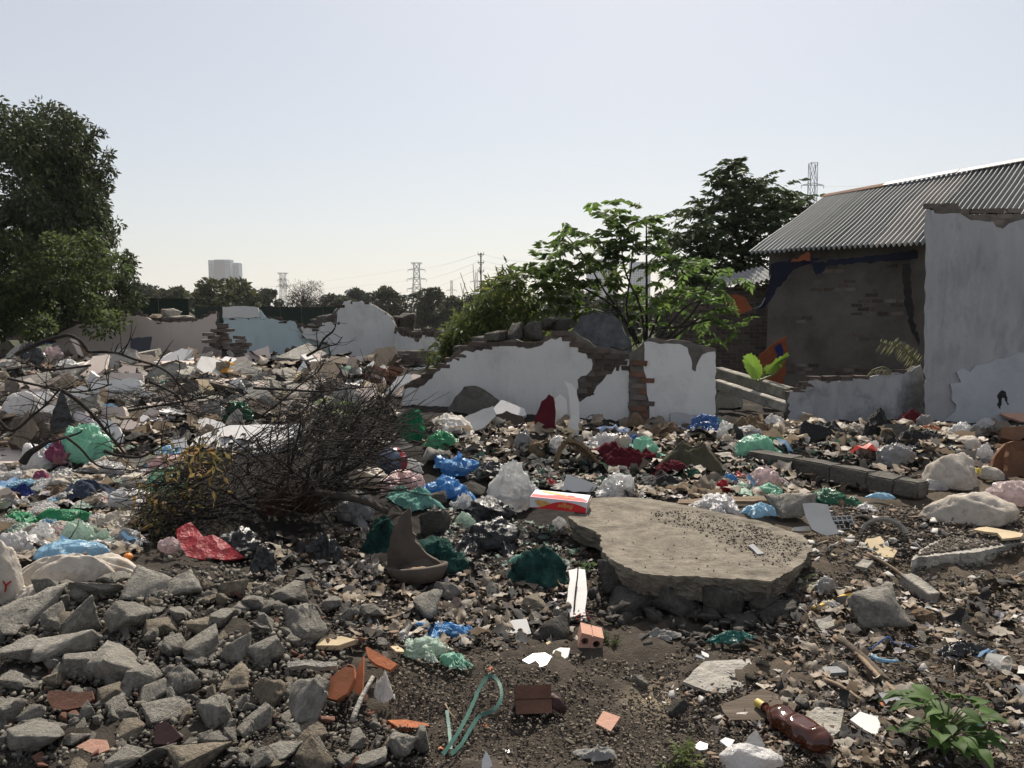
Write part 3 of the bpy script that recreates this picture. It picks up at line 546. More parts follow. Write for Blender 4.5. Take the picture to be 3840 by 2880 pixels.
for k in range(5):
    a = R1 + rv * (1.75 * k / 5 - .01); b = R1 + rv * (1.75 * (k + 1.03) / 5); d = (E1 - R1); d = d / np.linalg.norm(d) * .22; q = np.array([a, b, b + d, a + d]) + [0, 0, .05 + .012 * (k % 2)]
    V, Fc = prism(q - HO, [0, 0, -.012]); obj('ridge_cap', mesh('ridge_cap', V, Fc, M['rust'] if k == 0 else RM[2]), hs)
back = np.array([ev[1], -ev[0], 0]); back = -back / np.linalg.norm(back); back = back if back[1] > 0 else -back
W0, W1 = E1 + back * .45 + ev * .06, E1 + ev * 2.0 + back * .45; wt = float(E1[2]) + .05
def wall_quad(a, b, z0, z1, th, m, name): 
    q = np.array([[a[0], a[1], z0], [b[0], b[1], z0], [b[0], b[1], z1], [a[0], a[1], z1]]) - HO
    return obj(name, mesh(name, *prism(q, back * th), M[m]), hs)
wall_quad(W0, W1, -.2, wt, .2, 'house_render', 'wall'); wall_quad(W0 + back * .21, W0 + back * 3.2 + np.array([.01, 0, 0]), -.2, wt, .02, 'house_render', 'side_wall')
hf = (W0 * [1, 1, 0], ev * [1, 1, 0] / np.linalg.norm(ev[:2]), -back)
for (pa, pb, pc, pd, sd_) in ((3060, 1050, 3110, 1090, 1), (3135, 1045, 3190, 1090, 2), (3215, 1070, 3260, 1092, 3), (3265, 1085, 3310, 1110, 4), (3210, 1120, 3420, 1180, 5), (3050, 985, 3150, 1020, 6), (3315, 980, 3400, 1015, 7), (2960, 1360, 3060, 1400, 8), (3130, 1360, 3230, 1420, 9), (3000, 1180, 3060, 1210, 10), (3190, 1250, 3260, 1275, 11)):
    bu_ = wall_uv([(pa, pb), (pc, pb), (pc, pd), (pa, pd)], hf); r_ = np.random.default_rng(sd_)
    fill_bricks(hs, (hf[0] - HO, hf[1], hf[2]), lambda q: in_poly(q, bu_ + 0) & (r_.random(len(q)) > .25), bu_.min(0) + .02, bu_.max(0), -.042, 'brick_old', sd_, .003, alt='brick_dusty')
# brick side building with a lean-to roof
f = frame((2520, 16.6), (2895, 15.7)); sw = thing('shed', 'dark bare-brick shed with a lean-to roof left of the house', 'shed', tuple(f[0] * [1, 1, 0]))
su = wall_uv([(2520, 1085), (2900, 1070), (2900, 1460), (2520, 1460)], f); obj('wall', mesh('wall', *prism((uv3(su, f) - f[0] * [1, 1, 0])[::-1], -f[2] * .2), M['mortar']), sw)
fill_bricks(sw, (f[0] * 0, f[1], f[2]), lambda q: in_poly(q, su), su.min(0) + .03, su.max(0), -.036, 'brick_old', 21, .004, limit=290)
a, b = at(2700, 1062, 16.3), at(2905, 1030, 15.3); P = []; nu, nv = 60, 4
U, Vv = np.meshgrid(np.linspace(0, 1, nu), np.linspace(0, 1, nv), indexing='ij'); P = a + (b - a) * U[..., None] + np.array([.1, 1.3, .28]) * (Vv[..., None] - .3); P[..., 2] += .025 * np.sin(U * 75) + .02 * np.sin(U * 9)
obj('roof_sheet', mesh('roof_sheet', P.reshape(-1, 3) - f[0] * [1, 1, 0], grid_faces(nu, nv), mat('fibro', (.25, .25, .25), .85, .2, 4, .3, 30, .2), True), sw)
def hang(name, label, cat, poly, d, m, seed=0, fold=.05, tilt=90, thick=.006):
    P = np.asarray(poly, float); c = P.mean(0); b = at(c[0], c[1], d); o = plate(name, label, cat, poly, tilt, 0, thick, m, 0, .06, .012, base=b, seed=seed)
    return o
hang('tarpaulin', 'dark blue tarpaulin hanging from the left end of the eave', 'tarp', [(2890, 990), (2990, 968), (3090, 968), (2975, 1012), (2935, 1060), (2890, 1125), (2862, 1158), (2835, 1152), (2870, 1120), (2885, 1060)], 14.2, 'c_tarp', 1)
hang('tarpaulin', 'dark blue tarpaulin strip stretched along under the eave', 'tarp', [(3040, 985), (3260, 960), (3468, 935), (3470, 962), (3380, 975), (3250, 985), (3110, 995), (3080, 1025), (3060, 1030), (3050, 1000)], 13.55, 'c_tarp', 2)
hang('tarpaulin', 'small orange tarp corner tucked up under the eave', 'tarp', [(2965, 982), (3028, 944), (3038, 948), (3040, 978), (3000, 980)], 14.15, 'c_tarp_orange', 3)
hang('narrow_strip', 'narrow dark strip standing in for the shaded wall gap beside the tall wall', 'sheet', [(3384, 990), (3412, 985), (3420, 1100), (3428, 1210), (3450, 1275), (3445, 1300), (3415, 1235), (3390, 1130)], 13.3, 'char', 4)  # black sheet added where the house wall has a dark gap
hang('tarpaulin', 'orange tarpaulin scrap with a dark blue patch standing against the house', 'tarp', [(2846, 1330), (2880, 1302), (2950, 1258), (2952, 1330), (2940, 1440), (2880, 1450), (2850, 1430)], 12.6, 'c_tarp_orange', 5)
_tp = bpy.data.objects['tarpaulin.003']; _p = hang('blue_patch', None, None, [(2905, 1302), (2928, 1286), (2936, 1330), (2912, 1345)], 12.58, 'c_navy', 6); _p.parent = _tp; _p.location = _p.location - _tp.location
hang('orange_rag', 'frayed orange rag hanging among leaves beside the shed', 'rag', [(2728, 1108), (2762, 1104), (2798, 1118), (2812, 1145), (2824, 1160), (2800, 1168), (2775, 1180), (2745, 1165), (2730, 1135)], 13.0, 'c_tarp_orange', 7)
tag(obj('rope', mesh('rope', *tube_geo(smooth_path([at(2820, 1160, 13), at(2850, 1150, 13.4), at(2868, 1120, 13.8)]), .012), M['c_tarp'])), 'short twisted rope from the orange rag to the blue tarpaulin', 'rope')
def beam(label, a, b, w_, h_, m, name='concrete_beam', cat='beam'):
    a, b = np.array(a), np.array(b); d = b - a; L = np.linalg.norm(d); q = Vector(d).to_track_quat('X', 'Z'); V, Fc = box_geo(L, w_, h_); bm = bmesh.new(); me = mesh(name, V, Fc, M[m]); bm.from_mesh(me)
    bmesh.ops.bevel(bm, geom=bm.edges[:], offset=min(w_, h_) * .08, segments=1, affect='EDGES'); bm.to_mesh(me); bm.free(); roughen(me, .006, 8, 6, len(label)); o = obj(name, me, None, (a + b) / 2); o.rotation_euler = q.to_euler(); return tag(o, label, cat)
beam('long grey concrete beam sloping down, upper one of the two by the house', at(2690, 1395, 12.2), at(2968, 1478, 10.9), .16, .16, 'concrete')
beam('long grey concrete beam sloping down, lower one of the two by the house', at(2680, 1437, 11.5), at(2962, 1530, 10.4), .14, .13, 'concrete_pale')

# ---------------------------------------------------------------- plants
def leaves_geo(P, D, L, W, rr, fold=.25):
    n = len(P); D = D / np.maximum(np.linalg.norm(D, axis=1, keepdims=True), 1e-6); r3 = rr.normal(size=(n, 3)); r3[:, 2] += .8
    Sd = np.cross(D, r3); Sd /= np.maximum(np.linalg.norm(Sd, axis=1, keepdims=True), 1e-6); Un = np.cross(Sd, D); L = np.broadcast_to(L, (n,))[:, None]; W = np.broadcast_to(W, (n,))[:, None]
    m = P + D * L * .42 - Un * L * .06; V = np.stack([P, m + Sd * W * .5 + Un * W * fold, P + D * L - Un * L * .12, m - Sd * W * .5 + Un * W * fold], 1).reshape(-1, 3)
    k = np.arange(n) * 4; return V, np.vstack([np.stack([k, k+2, k+1], 1), np.stack([k, k+3, k+2], 1)])
def leaf_cols(n, rr, base, jit=.3, yel=.15):
    c = np.array(base)[None] * rr.uniform(1 - jit, 1 + jit, (n, 1)); y = rr.random((n, 1)) < yel; return np.repeat(np.where(y, c * [1.5, 1.25, .8], c), 4, 0)
def crown_mesh(name, clumps, per, size, base, seed, droop=.5, m='leaf', shell=.5, wid=.5, yel=.12):
    rr = np.random.default_rng(seed); Ps, Ds = [], []
    for (c, rad) in clumps:
        n = max(6, int(per * (rad[0] if hasattr(rad, '__len__') else rad) ** 2)); d = rr.normal(size=(n, 3)); d /= np.linalg.norm(d, axis=1, keepdims=True)
        q = rr.uniform(shell, 1.05, (n, 1)) ** .6; Ps.append(np.asarray(c) + d * q * np.asarray(rad)); Ds.append(d + rr.normal(0, .6, (n, 3)) - [0, 0, droop])
    P, D = np.vstack(Ps), np.vstack(Ds); n = len(P); L = size * rr.uniform(.65, 1.25, n); V, Fc = leaves_geo(P, D, L, L * wid, rr)
    return mesh(name, V, Fc, M[m], False, leaf_cols(n, rr, base, .35, yel))
def stem(name, pts, r0, r1, m, root, o0, n=7, sm=4): return obj(name, mesh(name, *tube_geo(smooth_path(np.asarray(pts) - o0, sm), r0, r1, n), M[m], True), root)
# big tree at the left edge
D0 = 19.0; rr = np.random.default_rng(5); tb = at(-230, 1330, D0); bt = thing('broadleaf_tree', 'huge dense dark green tree at the left edge', 'tree', tuple(tb)); edge = np.array([(330, 60), (350, 140), (420, 225), (470, 300), (520, 340), (600, 355), (700, 372), (800, 375), (900, 415), (1000, 440), (1080, 465), (1150, 470), (1210, 425), (1260, 360)], float)
cl = []
for k in range(430):
    py = rr.uniform(425, 1250); ex = np.interp(py, edge[:, 0], edge[:, 1]); hw = ex + 230; t = rr.random() ** .45; side = 1 if rr.random() < .85 else -1
    rad = rr.uniform(.24, .46); px = -230 + side * (hw - rad / S(D0) * .85) * t; dd = D0 + rr.uniform(-1, 1) * math.sqrt(max(.05, 1 - t * t)) * 2.6; c = at(px, py, D0); c[1] = dd; c[0] *= 1; cl.append((c - tb, (rad, rad, rad * rr.uniform(.6, .9))))
obj('crown', crown_mesh('crown', cl, 1500, .115, (.036, .05, .023), 5, .7, 'leaf_dark', .35, .45), bt)
for k in range(85):
    py = rr.uniform(400, 1240); ex = np.interp(py, edge[:, 0], edge[:, 1]); rad = rr.uniform(.09, .2); px = ex + rr.uniform(-28, 16); c = at(px, py, D0); c[1] += rr.uniform(-.8, .8); low0 = (c - tb, (rad, rad, rad)); cl.append(low0)
bpy.data.meshes.remove(bt.children[0].data); cl[-85:] = [(c, np.array(r) * 1.0) for c, r in cl[-85:]]
obj('crown', crown_mesh('crown', cl[:430], 1150, .12, (.06, .076, .038), 5, .7, 'leaf_dark', .35, .45), bt); obj('outer_foliage', crown_mesh('outer_foliage', cl[430:], 2300, .12, (.068, .085, .042), 15, .7, 'leaf_dark', .1, .45), bt)
low = []
for k in range(70):
    py = rr.uniform(880, 1250); ex = np.interp(py, edge[:, 0], edge[:, 1]) + 25; px = rr.uniform(-200, ex - 20); c = at(px, py, D0 - 1.8 - rr.random()); low.append((c - tb, (.32, .32, .24)))
obj('lower_foliage', crown_mesh('lower_foliage', low, 1500, .105, (.066, .088, .034), 6, .5, 'leaf', .3, .6), bt)
stem('trunk', [at(-230, 1330, D0), at(-225, 1150, D0), at(-240, 900, D0), at(-235, 600, D0)], .34, .08, 'bark', bt, tb)
for a_, b_, c_ in (((-228, 1100), (-60, 1010), (120, 960)), ((-235, 1000), (50, 820), (250, 640)), ((-238, 850), (-20, 600), (60, 430)), ((-230, 1180), (120, 1130), (350, 1080))): stem('limb', [at(*a_, D0), at(*b_, D0 - .3), at(*c_, D0)], .10, .03, 'bark', bt, tb)
for a_, b_ in (((300, 590), (372, 490)), ((330, 680), (395, 625)), ((430, 1120), (505, 1060))):
    stem('twig', [at(*a_, D0), at((a_[0] + b_[0]) / 2 - 6, (a_[1] + b_[1]) / 2, D0), at(*b_, D0)], .018, .008, 'bark', bt, tb, 5)
    cl2 = [(at(b_[0] + rr.normal(0, 8), b_[1] + rr.normal(0, 8), D0) - tb, .11) for _ in range(3)] + [(at(a_[0] + (b_[0]-a_[0]) * .55 + 12, a_[1] + (b_[1]-a_[1]) * .55, D0) - tb, .12)]; obj('leaf_tuft', crown_mesh('leaf_tuft', cl2, 2600, .10, (.045, .06, .03), 8, .3, 'leaf_dark', .1, .35), bt)
# compound-leaved plants
def pinnate(bases, dirs, length, pairs, rr, lsz, base, droop=.9):
    Ps, Ds, Ls, Cs = [], [], [], []; rach = []
    for b, d, Lg in zip(bases, dirs, length):
        d = d / np.linalg.norm(d); t = np.linspace(.12, 1, pairs); g = np.array([0, 0, -droop]); pts = b + d * (t[:, None] * Lg) + g * (t[:, None] ** 2) * Lg * .38; rach.append(np.vstack([b, pts]))
        tg = d + g * t[:, None] * .76; tg /= np.linalg.norm(tg, axis=1, keepdims=True); sd = np.cross(tg, [0, 0, 1.]); sd /= np.maximum(np.linalg.norm(sd, axis=1, keepdims=True), 1e-6)
        for s in (-1, 1): Ps.append(pts); Ds.append(tg * .55 + s * sd - [0, 0, .35] + rr.normal(0, .16, pts.shape)); Ls.append(lsz * (1 - .35 * np.abs(t - .5) * 2) * rr.uniform(.85, 1.15, pairs)); Cs.append(np.full(pairs, rr.uniform(.75, 1.3)))
        Ps.append(pts[-1:]); Ds.append(tg[-1:]); Ls.append(np.array([lsz])); Cs.append(np.ones(1))
    P, D, L, C = np.vstack(Ps), np.vstack(Ds), np.concatenate(Ls), np.concatenate(Cs); V, Fc = leaves_geo(P, D, L, L * .38, rr, .15); c = np.array(base)[None] * C[:, None] * rr.uniform(.85, 1.15, (len(P), 1)); return V, Fc, np.repeat(c, 4, 0), rach
def pinnate_plant(name, label, tips, stems, d0, base_px, lsz, Lg, pairs, per, col, seed, m='leaf', cat='tree', bark='bark', r0=.022):
    rr = np.random.default_rng(seed); tb = at(*base_px, d0); root = thing(name, label, cat, tuple(tb))
    for s in stems: stem('stem', [at(x, y, d0 + (dz[0] if dz else 0)) for x, y, *dz in s], r0, r0 * .35, bark, root, tb, 6)
    Vs, Fs, Cs, o = [], [], [], 0
    for (x, y, rad, *br) in tips:  # br paints sunlight into the tips' leaf colour and dims inner clusters
        c = at(x, y, d0 + rr.uniform(-.5, .5)) - tb; n = max(3, int(per * rad / 100)); ph = rr.uniform(0, 6.28) + np.arange(n) * 6.283 / n; ph = ph + rr.normal(0, .5, n); dr = np.stack([np.cos(ph), np.sin(ph), rr.uniform(-.5, 1.3, n)], 1)
        lg = rad * S(d0) * rr.uniform(.5, 1.2, n); V, Fc, C, rach = pinnate(np.tile(c, (n, 1)) + rr.normal(0, .075, (n, 3)), dr, lg, pairs, rr, lsz, np.array(col) * (br[0] if br else 1)); Vs.append(V); Fs.append(Fc + o); Cs.append(C); o += len(V)
    obj('foliage', mesh('foliage', np.vstack(Vs), np.vstack(Fs), M[m], False, np.vstack(Cs)), root); return root
pinnate_plant('leafy_sapling', 'light green sapling with feathery leaves growing behind the white walls', 
    [(2050, 985, 90, 1.3), (2000, 1040, 110), (2110, 960, 90, 1.2), (2080, 1050, 120, .8), (2160, 1010, 110, .8), (2030, 1120, 110, .8), (2130, 1110, 120, .7), (2200, 1080, 110, .7), (2240, 1040, 100, .8), (2190, 900, 90, 1.1), (2120, 870, 80, 1.3), (2260, 880, 110, .8), (2320, 790, 90, 1.5), (2250, 800, 80, 1.5), (2380, 830, 90, 1.5), (2430, 820, 70, 1.5), (2320, 860, 110, .8), (2420, 880, 100, .7), (2350, 920, 100, .8), (2460, 940, 80, .7), (2280, 950, 110, .7), (2380, 970, 90, .7), (2230, 980, 110, .7), (2470, 980, 70, .7), (2300, 1030, 100, .8), (2420, 1080, 110, 1.5), (2500, 1100, 90, 1.6), (2480, 1150, 90, 1.5), (2380, 1130, 90, 1), (2440, 1230, 60, 1.6), (2330, 1160, 80, .8), (1960, 1010, 60, 1.3), (2090, 1170, 90, .6), (2200, 1170, 80, .6),
     (2050, 1010, 100, .8), (2120, 1020, 110, .7), (2180, 950, 100, .8), (2300, 900, 100, .7), (2080, 1080, 110, .7)],
    [[(2400, 1290), (2330, 1180), (2260, 1080), (2190, 960), (2120, 880)], [(2420, 1290), (2400, 1150), (2340, 1000), (2325, 800)], [(2425, 1290), (2425, 1050), (2424, 900), (2424, 830)], [(2390, 1290), (2300, 1150), (2150, 1060), (2050, 1000)], [(2430, 1280), (2470, 1180), (2500, 1110)], [(2395, 1285), (2350, 1170), (2365, 1020), (2380, 850)]],
    11.6, (2410, 1290), 
        .17, .4, 9, 5.4, (.095, .145, .036), 31)
pinnate_plant('leafy_sapling', 'bright green arching sapling over the pier, in front of the brick shed',
    [(2530, 1010, 80, 1.1), (2600, 1000, 90, 1.6), (2650, 990, 80, 1.6), (2700, 1040, 80, 1.4), (2560, 1120, 60, 1.3), (2620, 1110, 70, 1.5), (2690, 1110, 80, 1.5), (2650, 1170, 90, 1.2), (2720, 1160, 80, 1.5), (2760, 1220, 80, 1.4), (2680, 1210, 70, 1.2), (2610, 1190, 60, 1.2), (2640, 1300, 50, 1.5), (2560, 1290, 40, 1.2), (2740, 1060, 60, 1.6)],
    [[(2500, 1270), (2600, 1170), (2660, 1060), (2690, 1020)], [(2520, 1270), (2640, 1180), (2720, 1140)], [(2470, 1270), (2560, 1160), (2620, 1130)], [(2480, 1230), (2560, 1225), (2660, 1200), (2740, 1200)]], 11.0, (2500, 1270), .135, .4, 9, 7, (.082, .13, .034), 32)
pinnate_plant('broadleaf_tree', 'dark tree with drooping sprays behind the tin-roofed house', 
    [(2720, 640, 70), (2760, 690, 110), (2830, 710, 120), (2900, 730, 120), (2970, 770, 110), (2720, 760, 120), (2800, 790, 140), (2880, 800, 140), (2960, 800, 110), (2650, 810, 120), (2590, 800, 70), (2740, 850, 140), (2830, 870, 140), (2660, 880, 140), (2580, 900, 120), (2540, 900, 90), (2620, 940, 130), (2700, 940, 140), (2780, 950, 140), (2540, 980, 110), (2620, 1010, 130), (2700, 1020, 130), (2780, 1030, 130), (2850, 960, 120), (2580, 1060, 100), (3010, 780, 80), (2700, 700, 80), (2850, 1040, 100), (2660, 1080, 100), (2940, 860, 120), (2760, 620, 50)],
    [[(2800, 1180), (2790, 1000), (2760, 850), (2725, 650)], [(2790, 1000), (2680, 900), (2560, 880)], [(2780, 950), (2860, 850), (2960, 780)], [(2785, 900), (2680, 820), (2590, 800)]], 18.5, (2800, 1180), .21, .4, 9, 17, (.065, .09, .038), 33, 'leaf_dark', r0=.07)
# willow-leaved bush
rr = np.random.default_rng(41); tb = at(1870, 1330, 12.5); wb = thing('bush', 'bushy green shrub with narrow drooping leaves left of the sapling', 'bush', tuple(tb)); cl = []
for k in range(150):
    px = rr.normal(1860, 105); py = rr.uniform(1010, 1330); top = np.interp(px, [1640, 1720, 1800, 1860, 1900, 1940, 2000, 2080], [1290, 1180, 1080, 1030, 985, 1040, 1120, 1200])
    if py < top + 20: py = top + 20 + rr.uniform(0, 90)
    cl.append((at(px, py, 12.5 + rr.uniform(-.7, .7)) - tb, .17))
for k in range(26): px = rr.uniform(1650, 1790); cl.append((at(px, rr.uniform(1250, 1400), 12.2) - tb, .12))
obj('foliage', crown_mesh('foliage', cl, 1600, .14, (.095, .125, .042), 42, .8, 'leaf', .1, .26, .2), wb)
for k in range(16):
    x0 = rr.normal(1860, 60); x1 = x0 + rr.normal(0, 60); y1 = rr.uniform(975, 1120); stem('stem', [at(x0, 1340, 12.5), at((x0 + x1) / 2, 1200, 12.5), at(x1, y1, 12.5)], .012, .004, 'bark_grey', wb, tb, 5, 3)
for k in range(5):
    x1 = [1905, 1890, 1925, 1870, 1950][k]; y1 = [975, 1000, 1010, 1030, 1040][k]; P = np.array([at(x1 + rr.normal(0, 6), y1 + q * 14, 12.5) - tb for q in range(8)]); V, Fc = leaves_geo(P, np.stack([rr.normal(0, 1, 8), rr.normal(0, .5, 8), -.8 + 0 * P[:, 0]], 1), np.full(8, .15), np.full(8, .035), rr); obj('shoot', mesh('shoot', V, Fc, M['leaf'], False, leaf_cols(8, rr, (.07, .10, .035))), wb)
# distant trees
def far_tree(label, px, top, width, d, base, seed, bare=False, palm=False, h0=1215):
    rr = np.random.default_rng(seed); b = at(px, h0, d); b[2] = 0; t = at(px, top, d); Ht = t[2]; Wd = width * S(d) / 2; root = thing('distant_tree', label, 'tree', tuple(b), 'trees along the skyline')
    obj('trunk', mesh('trunk', *tube_geo(smooth_path([(0, 0, -.5), (.1, 0, Ht * .3), (0, .1, Ht * .6), (.1, 0, Ht * .85)]), Wd * .07, Wd * .02, 6), M['bark'], True), root)
    if bare:
        for k in range(46):
            a = rr.uniform(-1.25, 1.25); L = Ht * .62; q = np.array([math.sin(a) * 1.0, rr.normal(0, .3), math.cos(a)]); p0 = np.array([0, 0, Ht * rr.uniform(.3, .5)]); tip = p0 + q * L * rr.uniform(.75, 1) * [Wd / L * 1.1, 1, .85]
            obj('branch', mesh('branch', *tube_geo(smooth_path([p0, (p0 + tip) / 2 + rr.normal(0, .2, 3) + [0, 0, .2], tip]), .045, .015, 4), M['bark_grey']), root)
    cl = []
    if palm:
        V, Fc, C, _ = pinnate(np.tile([[0, 0, Ht * .8]], (15, 1)) + rr.normal(0, .3, (15, 3)), np.stack([np.cos(np.arange(15) * 2.4), np.sin(np.arange(15) * 2.4), rr.uniform(.1, .9, 15)], 1), np.full(15, Wd), 10, rr, Wd * .45, base); obj('crown', mesh('crown', V, Fc, M['leaf_dark'], False, C), root); return
    n = 34 if not bare else 16
    for k in range(n):
        a = rr.uniform(0, 6.28); z = rr.uniform(.05 if not bare else .0, .95 if not bare else .55); w_ = math.sqrt(max(0.06, 1 - (2 * abs(z - .42)) ** 2 * .8)); q = rr.random() ** .5; rad = Wd * rr.uniform(.2, .34); cl.append(((math.cos(a) * q * (Wd - rad * .6) * w_, math.sin(a) * q * Wd * w_, Ht * z * .93 + rad * .2), (rad, rad, rad * .75)))
    obj('crown', crown_mesh('crown', cl, 150 / (Wd * .27) ** 2 if not bare else 90 / (Wd * .27) ** 2, Wd * .16, base, seed, .2, 'leaf_dark', .4, .6), root)
    if bare: obj('twigs', crown_mesh('twigs', [((rr.normal(0, Wd * .45), rr.normal(0, Wd * .4), Ht * rr.uniform(.55, .92)), Wd * .2) for _ in range(30)], 60 / (Wd * .2) ** 2, .35, (.07, .062, .05), seed + 1, .1, 'leaf_dark', .1, .12), root)
g1, g2, g3 = (.055, .062, .038), (.048, .056, .04), (.078, .088, .042)
for a in (('round dark tree just right of the huge tree', 560, 1072, 180, 105, g2, 1), ('low green tree left of the olive tree on the skyline', 660, 1078, 210, 85, g1, 2), ('broad olive-green tree below the tall tower block', 850, 1060, 300, 80, g3, 3),
          ('dark round tree between tower block and first pylon', 1010, 1080, 120, 100, g2, 5), ('bare-branched round tree right of the first pylon', 1140, 1048, 160, 90, (.065, .062, .045), 6, True), ('thin small tree right of the bare tree', 1240, 1095, 110, 110, g2, 7), ('small dark tree left of the white wall top', 1290, 1110, 120, 95, g1, 9), ('dark round tree just behind the white wall top', 1355, 1078, 130, 115, g2, 10),
          ('wide dark tree with low sprays right of the white wall top', 1440, 1080, 170, 100, g1, 11), ('ragged palm-like tree left of the tall pylon', 1520, 1090, 110, 110, g2, 12, False, True), ('tall dark tree right of the tall pylon', 1625, 1082, 150, 90, g1, 13), ('low dark tree between pylon and utility pole', 1700, 1110, 130, 85, g1, 14), ('faint far tree beside the utility pole', 1780, 1108, 110, 120, g2, 15),
          ('dark tree seen under the sapling leaves', 2120, 1100, 260, 70, g1, 16), ('low dark tree far behind the brick column', 2300, 1130, 240, 70, g2, 17), ('dark tree behind the shed roof', 2560, 1090, 260, 60, g1, 18), ('low bush-like tree under the big tree at left', 430, 1120, 220, 75, g2, 19)): far_tree(*a)
rr = np.random.default_rng(9); wl = [((rr.uniform(-60, 55), rr.uniform(118, 150), rr.uniform(.2, 3.0)), (rr.uniform(1.6, 3.2),) * 3) for _ in range(120)]
o = obj('far_wood', crown_mesh('far_wood', wl, 22, .8, (.05, .058, .04), 10, .2, 'leaf_dark', .3, .6)); o['kind'] = 'stuff'
rr = np.random.default_rng(19); wl = [((rr.uniform(-16, 6), rr.uniform(24, 46), rr.uniform(.05, .5)), (rr.uniform(.3, .8), rr.uniform(.3, .8), .4)) for _ in range(230)]
o = obj('weeds', crown_mesh('weeds', wl, 130, .17, (.055, .07, .032), 11, -.3, 'leaf', .2, .35)); o['kind'] = 'stuff'
# dark site fence behind the left walls
for lab, a_, b_, d_, y0, y1, m_ in (('dark green site hoarding behind the aqua wall', 730, 1245, 34, 1150, 1225, 'c_greenshade'), ('black sheet shelter behind the pink wall', 480, 640, 24, 1118, 1225, 'p_black')):
    pa, pb = at(a_, y0, d_), at(b_, y0, d_); fr = thing('site_fence' if 'hoard' in lab else 'sheet_shelter', lab, 'fence' if 'hoard' in lab else 'shelter', (pa[0], pa[1], 0)); k = int((pb[0] - pa[0]) / .9) + 1
    for i in range(k): V, Fc = box_geo(.88, .03, pa[2] - .02 * (i % 3)); obj('fence_panel', mesh('fence_panel', V, Fc, mat('hoarding', (.016, .028, .022), .8, .2) if i == 0 else bpy.data.materials['hoarding']), fr, (.45 + i * .9, .02 * (i % 2), pa[2] / 2))

# ---------------------------------------------------------------- pylons, pole, wires, towers
def strut(a, b, r): return tube_geo([a, b], r, r, 4, False)
def pylon(label, px, top, d, arms, bw, tw, waist=.8, r=.09, cap=False):
    b = at(px, 1190, d); b[2] = 0; Ht = at(px, top, d)[2]; root = thing('power_pylon', label, 'pylon', tuple(b), 'lattice power pylons'); lv = np.linspace(0, 1, 9); c = lambda t: np.interp(t, [0, waist, 1], [bw, tw, tw * (.9 if not cap else 1)]) / 2
    for sx, sy in ((1, 1), (1, -1), (-1, 1), (-1, -1)): obj('leg', mesh('leg', *tube_geo([(sx * c(t), sy * c(t), t * Ht) for t in lv], r, r * .8, 4), M['steel']), root)
    parts = []
    for i in range(8):
        a, e = c(lv[i]), c(lv[i+1]); z0, z1 = lv[i] * Ht, lv[i+1] * Ht
        for s in (-1, 1): parts += [strut((-a, s*a, z0), (e, s*e, z1), r * .6), strut((a, s*a, z0), (-e, s*e, z1), r * .6), strut((s*a, -a, z0), (s*e, e, z1), r * .6), strut((-e, s*e, z1), (e, s*e, z1), r * .6)]
    obj('lattice_bracing', mesh('lattice_bracing', *merge(parts), M['steel']), root)
    for (t, w_) in arms:
        z = t * Ht; q = []
        for s in (-1, 1): q += [strut((0, 0, z + w_ * .22), (s * w_, 0, z), r * .8), strut((0, 0, z), (s * w_, 0, z), r * .8), strut((s * w_ * .5, 0, z), (s * w_ * .5, 0, z + w_ * .11), r * .6), strut((s * w_, 0, z), (s * w_, 0, z - w_ * .28), r * .7)]
        obj('cross_arm', mesh('cross_arm', *merge(q), M['steel']), root)
    if cap:
        q = [strut((-tw, s * tw * .5, Ht), (tw, s * tw * .5, Ht), r) for s in (-1, 1)] + [strut((s * tw * .5, 0, Ht * .95), (s * tw, 0, Ht), r * .7) for s in (-1, 1)]; obj('top_frame', mesh('top_frame', *merge(q), M['steel']), root)
    return b, Ht
pylon('small flat-topped lattice pylon above the trees left of the bare tree', 1064, 1024, 500, [(.72, 4), (.85, 3.5)], 4.5, 3, .7, .16, True)
pylon('tall flat-topped lattice pylon with three arms right of the white wall', 1564, 986, 420, [(.55, 5), (.72, 5), (.88, 4.5)], 7, 2.8, .8, .15, True)
pylon('faint thin pylon farthest away, left of the utility pole', 1694, 1052, 620, [(.45, 8), (.75, 4)], 3, 1.5, .6, .16)
pylon('faint thin pylon just left of the utility pole', 1787, 1020, 520, [(.5, 8), (.8, 4)], 3, 1.6, .6, .15)
pylon('large lattice pylon with one wide arm behind the dark tree at right', 3032, 611, 150, [(.865, 2.05)], 3.2, 1.35, .5, .075)
b = at(1804, 1190, 120); b[2] = 0; Ht = at(1804, 948, 120)[2]; po = thing('utility_pole', 'dark utility pole with three cross-arms against the sky', 'pole', tuple(b)); obj('post', mesh('post', *tube_geo([(0, 0, -.5), (0, 0, Ht)], .13, .10, 8), M['bark']), po)
for z in (.98, .87, .76):
    obj('cross_arm', mesh('cross_arm', *merge([strut((-.45, 0, Ht * z), (.45, 0, Ht * z), .05), strut((-.45, 0, Ht * z), (0, 0, Ht * z - .4), .03), strut((.45, 0, Ht * z), (0, 0, Ht * z - .4), .03)]), M['bark']), po)
    for s in (-1, 1): obj('insulator', mesh('insulator', *tube_geo([(s * .42, 0, Ht * z), (s * .42, 0, Ht * z + .35)], .05, .03, 6), M['bark']), po)
def wire(label, a, b, sag, r=.05, m='steel'):
    t = np.linspace(0, 1, 25)[:, None]; P = np.array(a) + (np.array(b) - a) * t; P[:, 2] -= sag * 4 * (t * (1 - t))[:, 0]; tag(obj('power_line', mesh('power_line', *tube_geo(P, r, r, 4), M[m])), label, 'power line', 'overhead power lines')
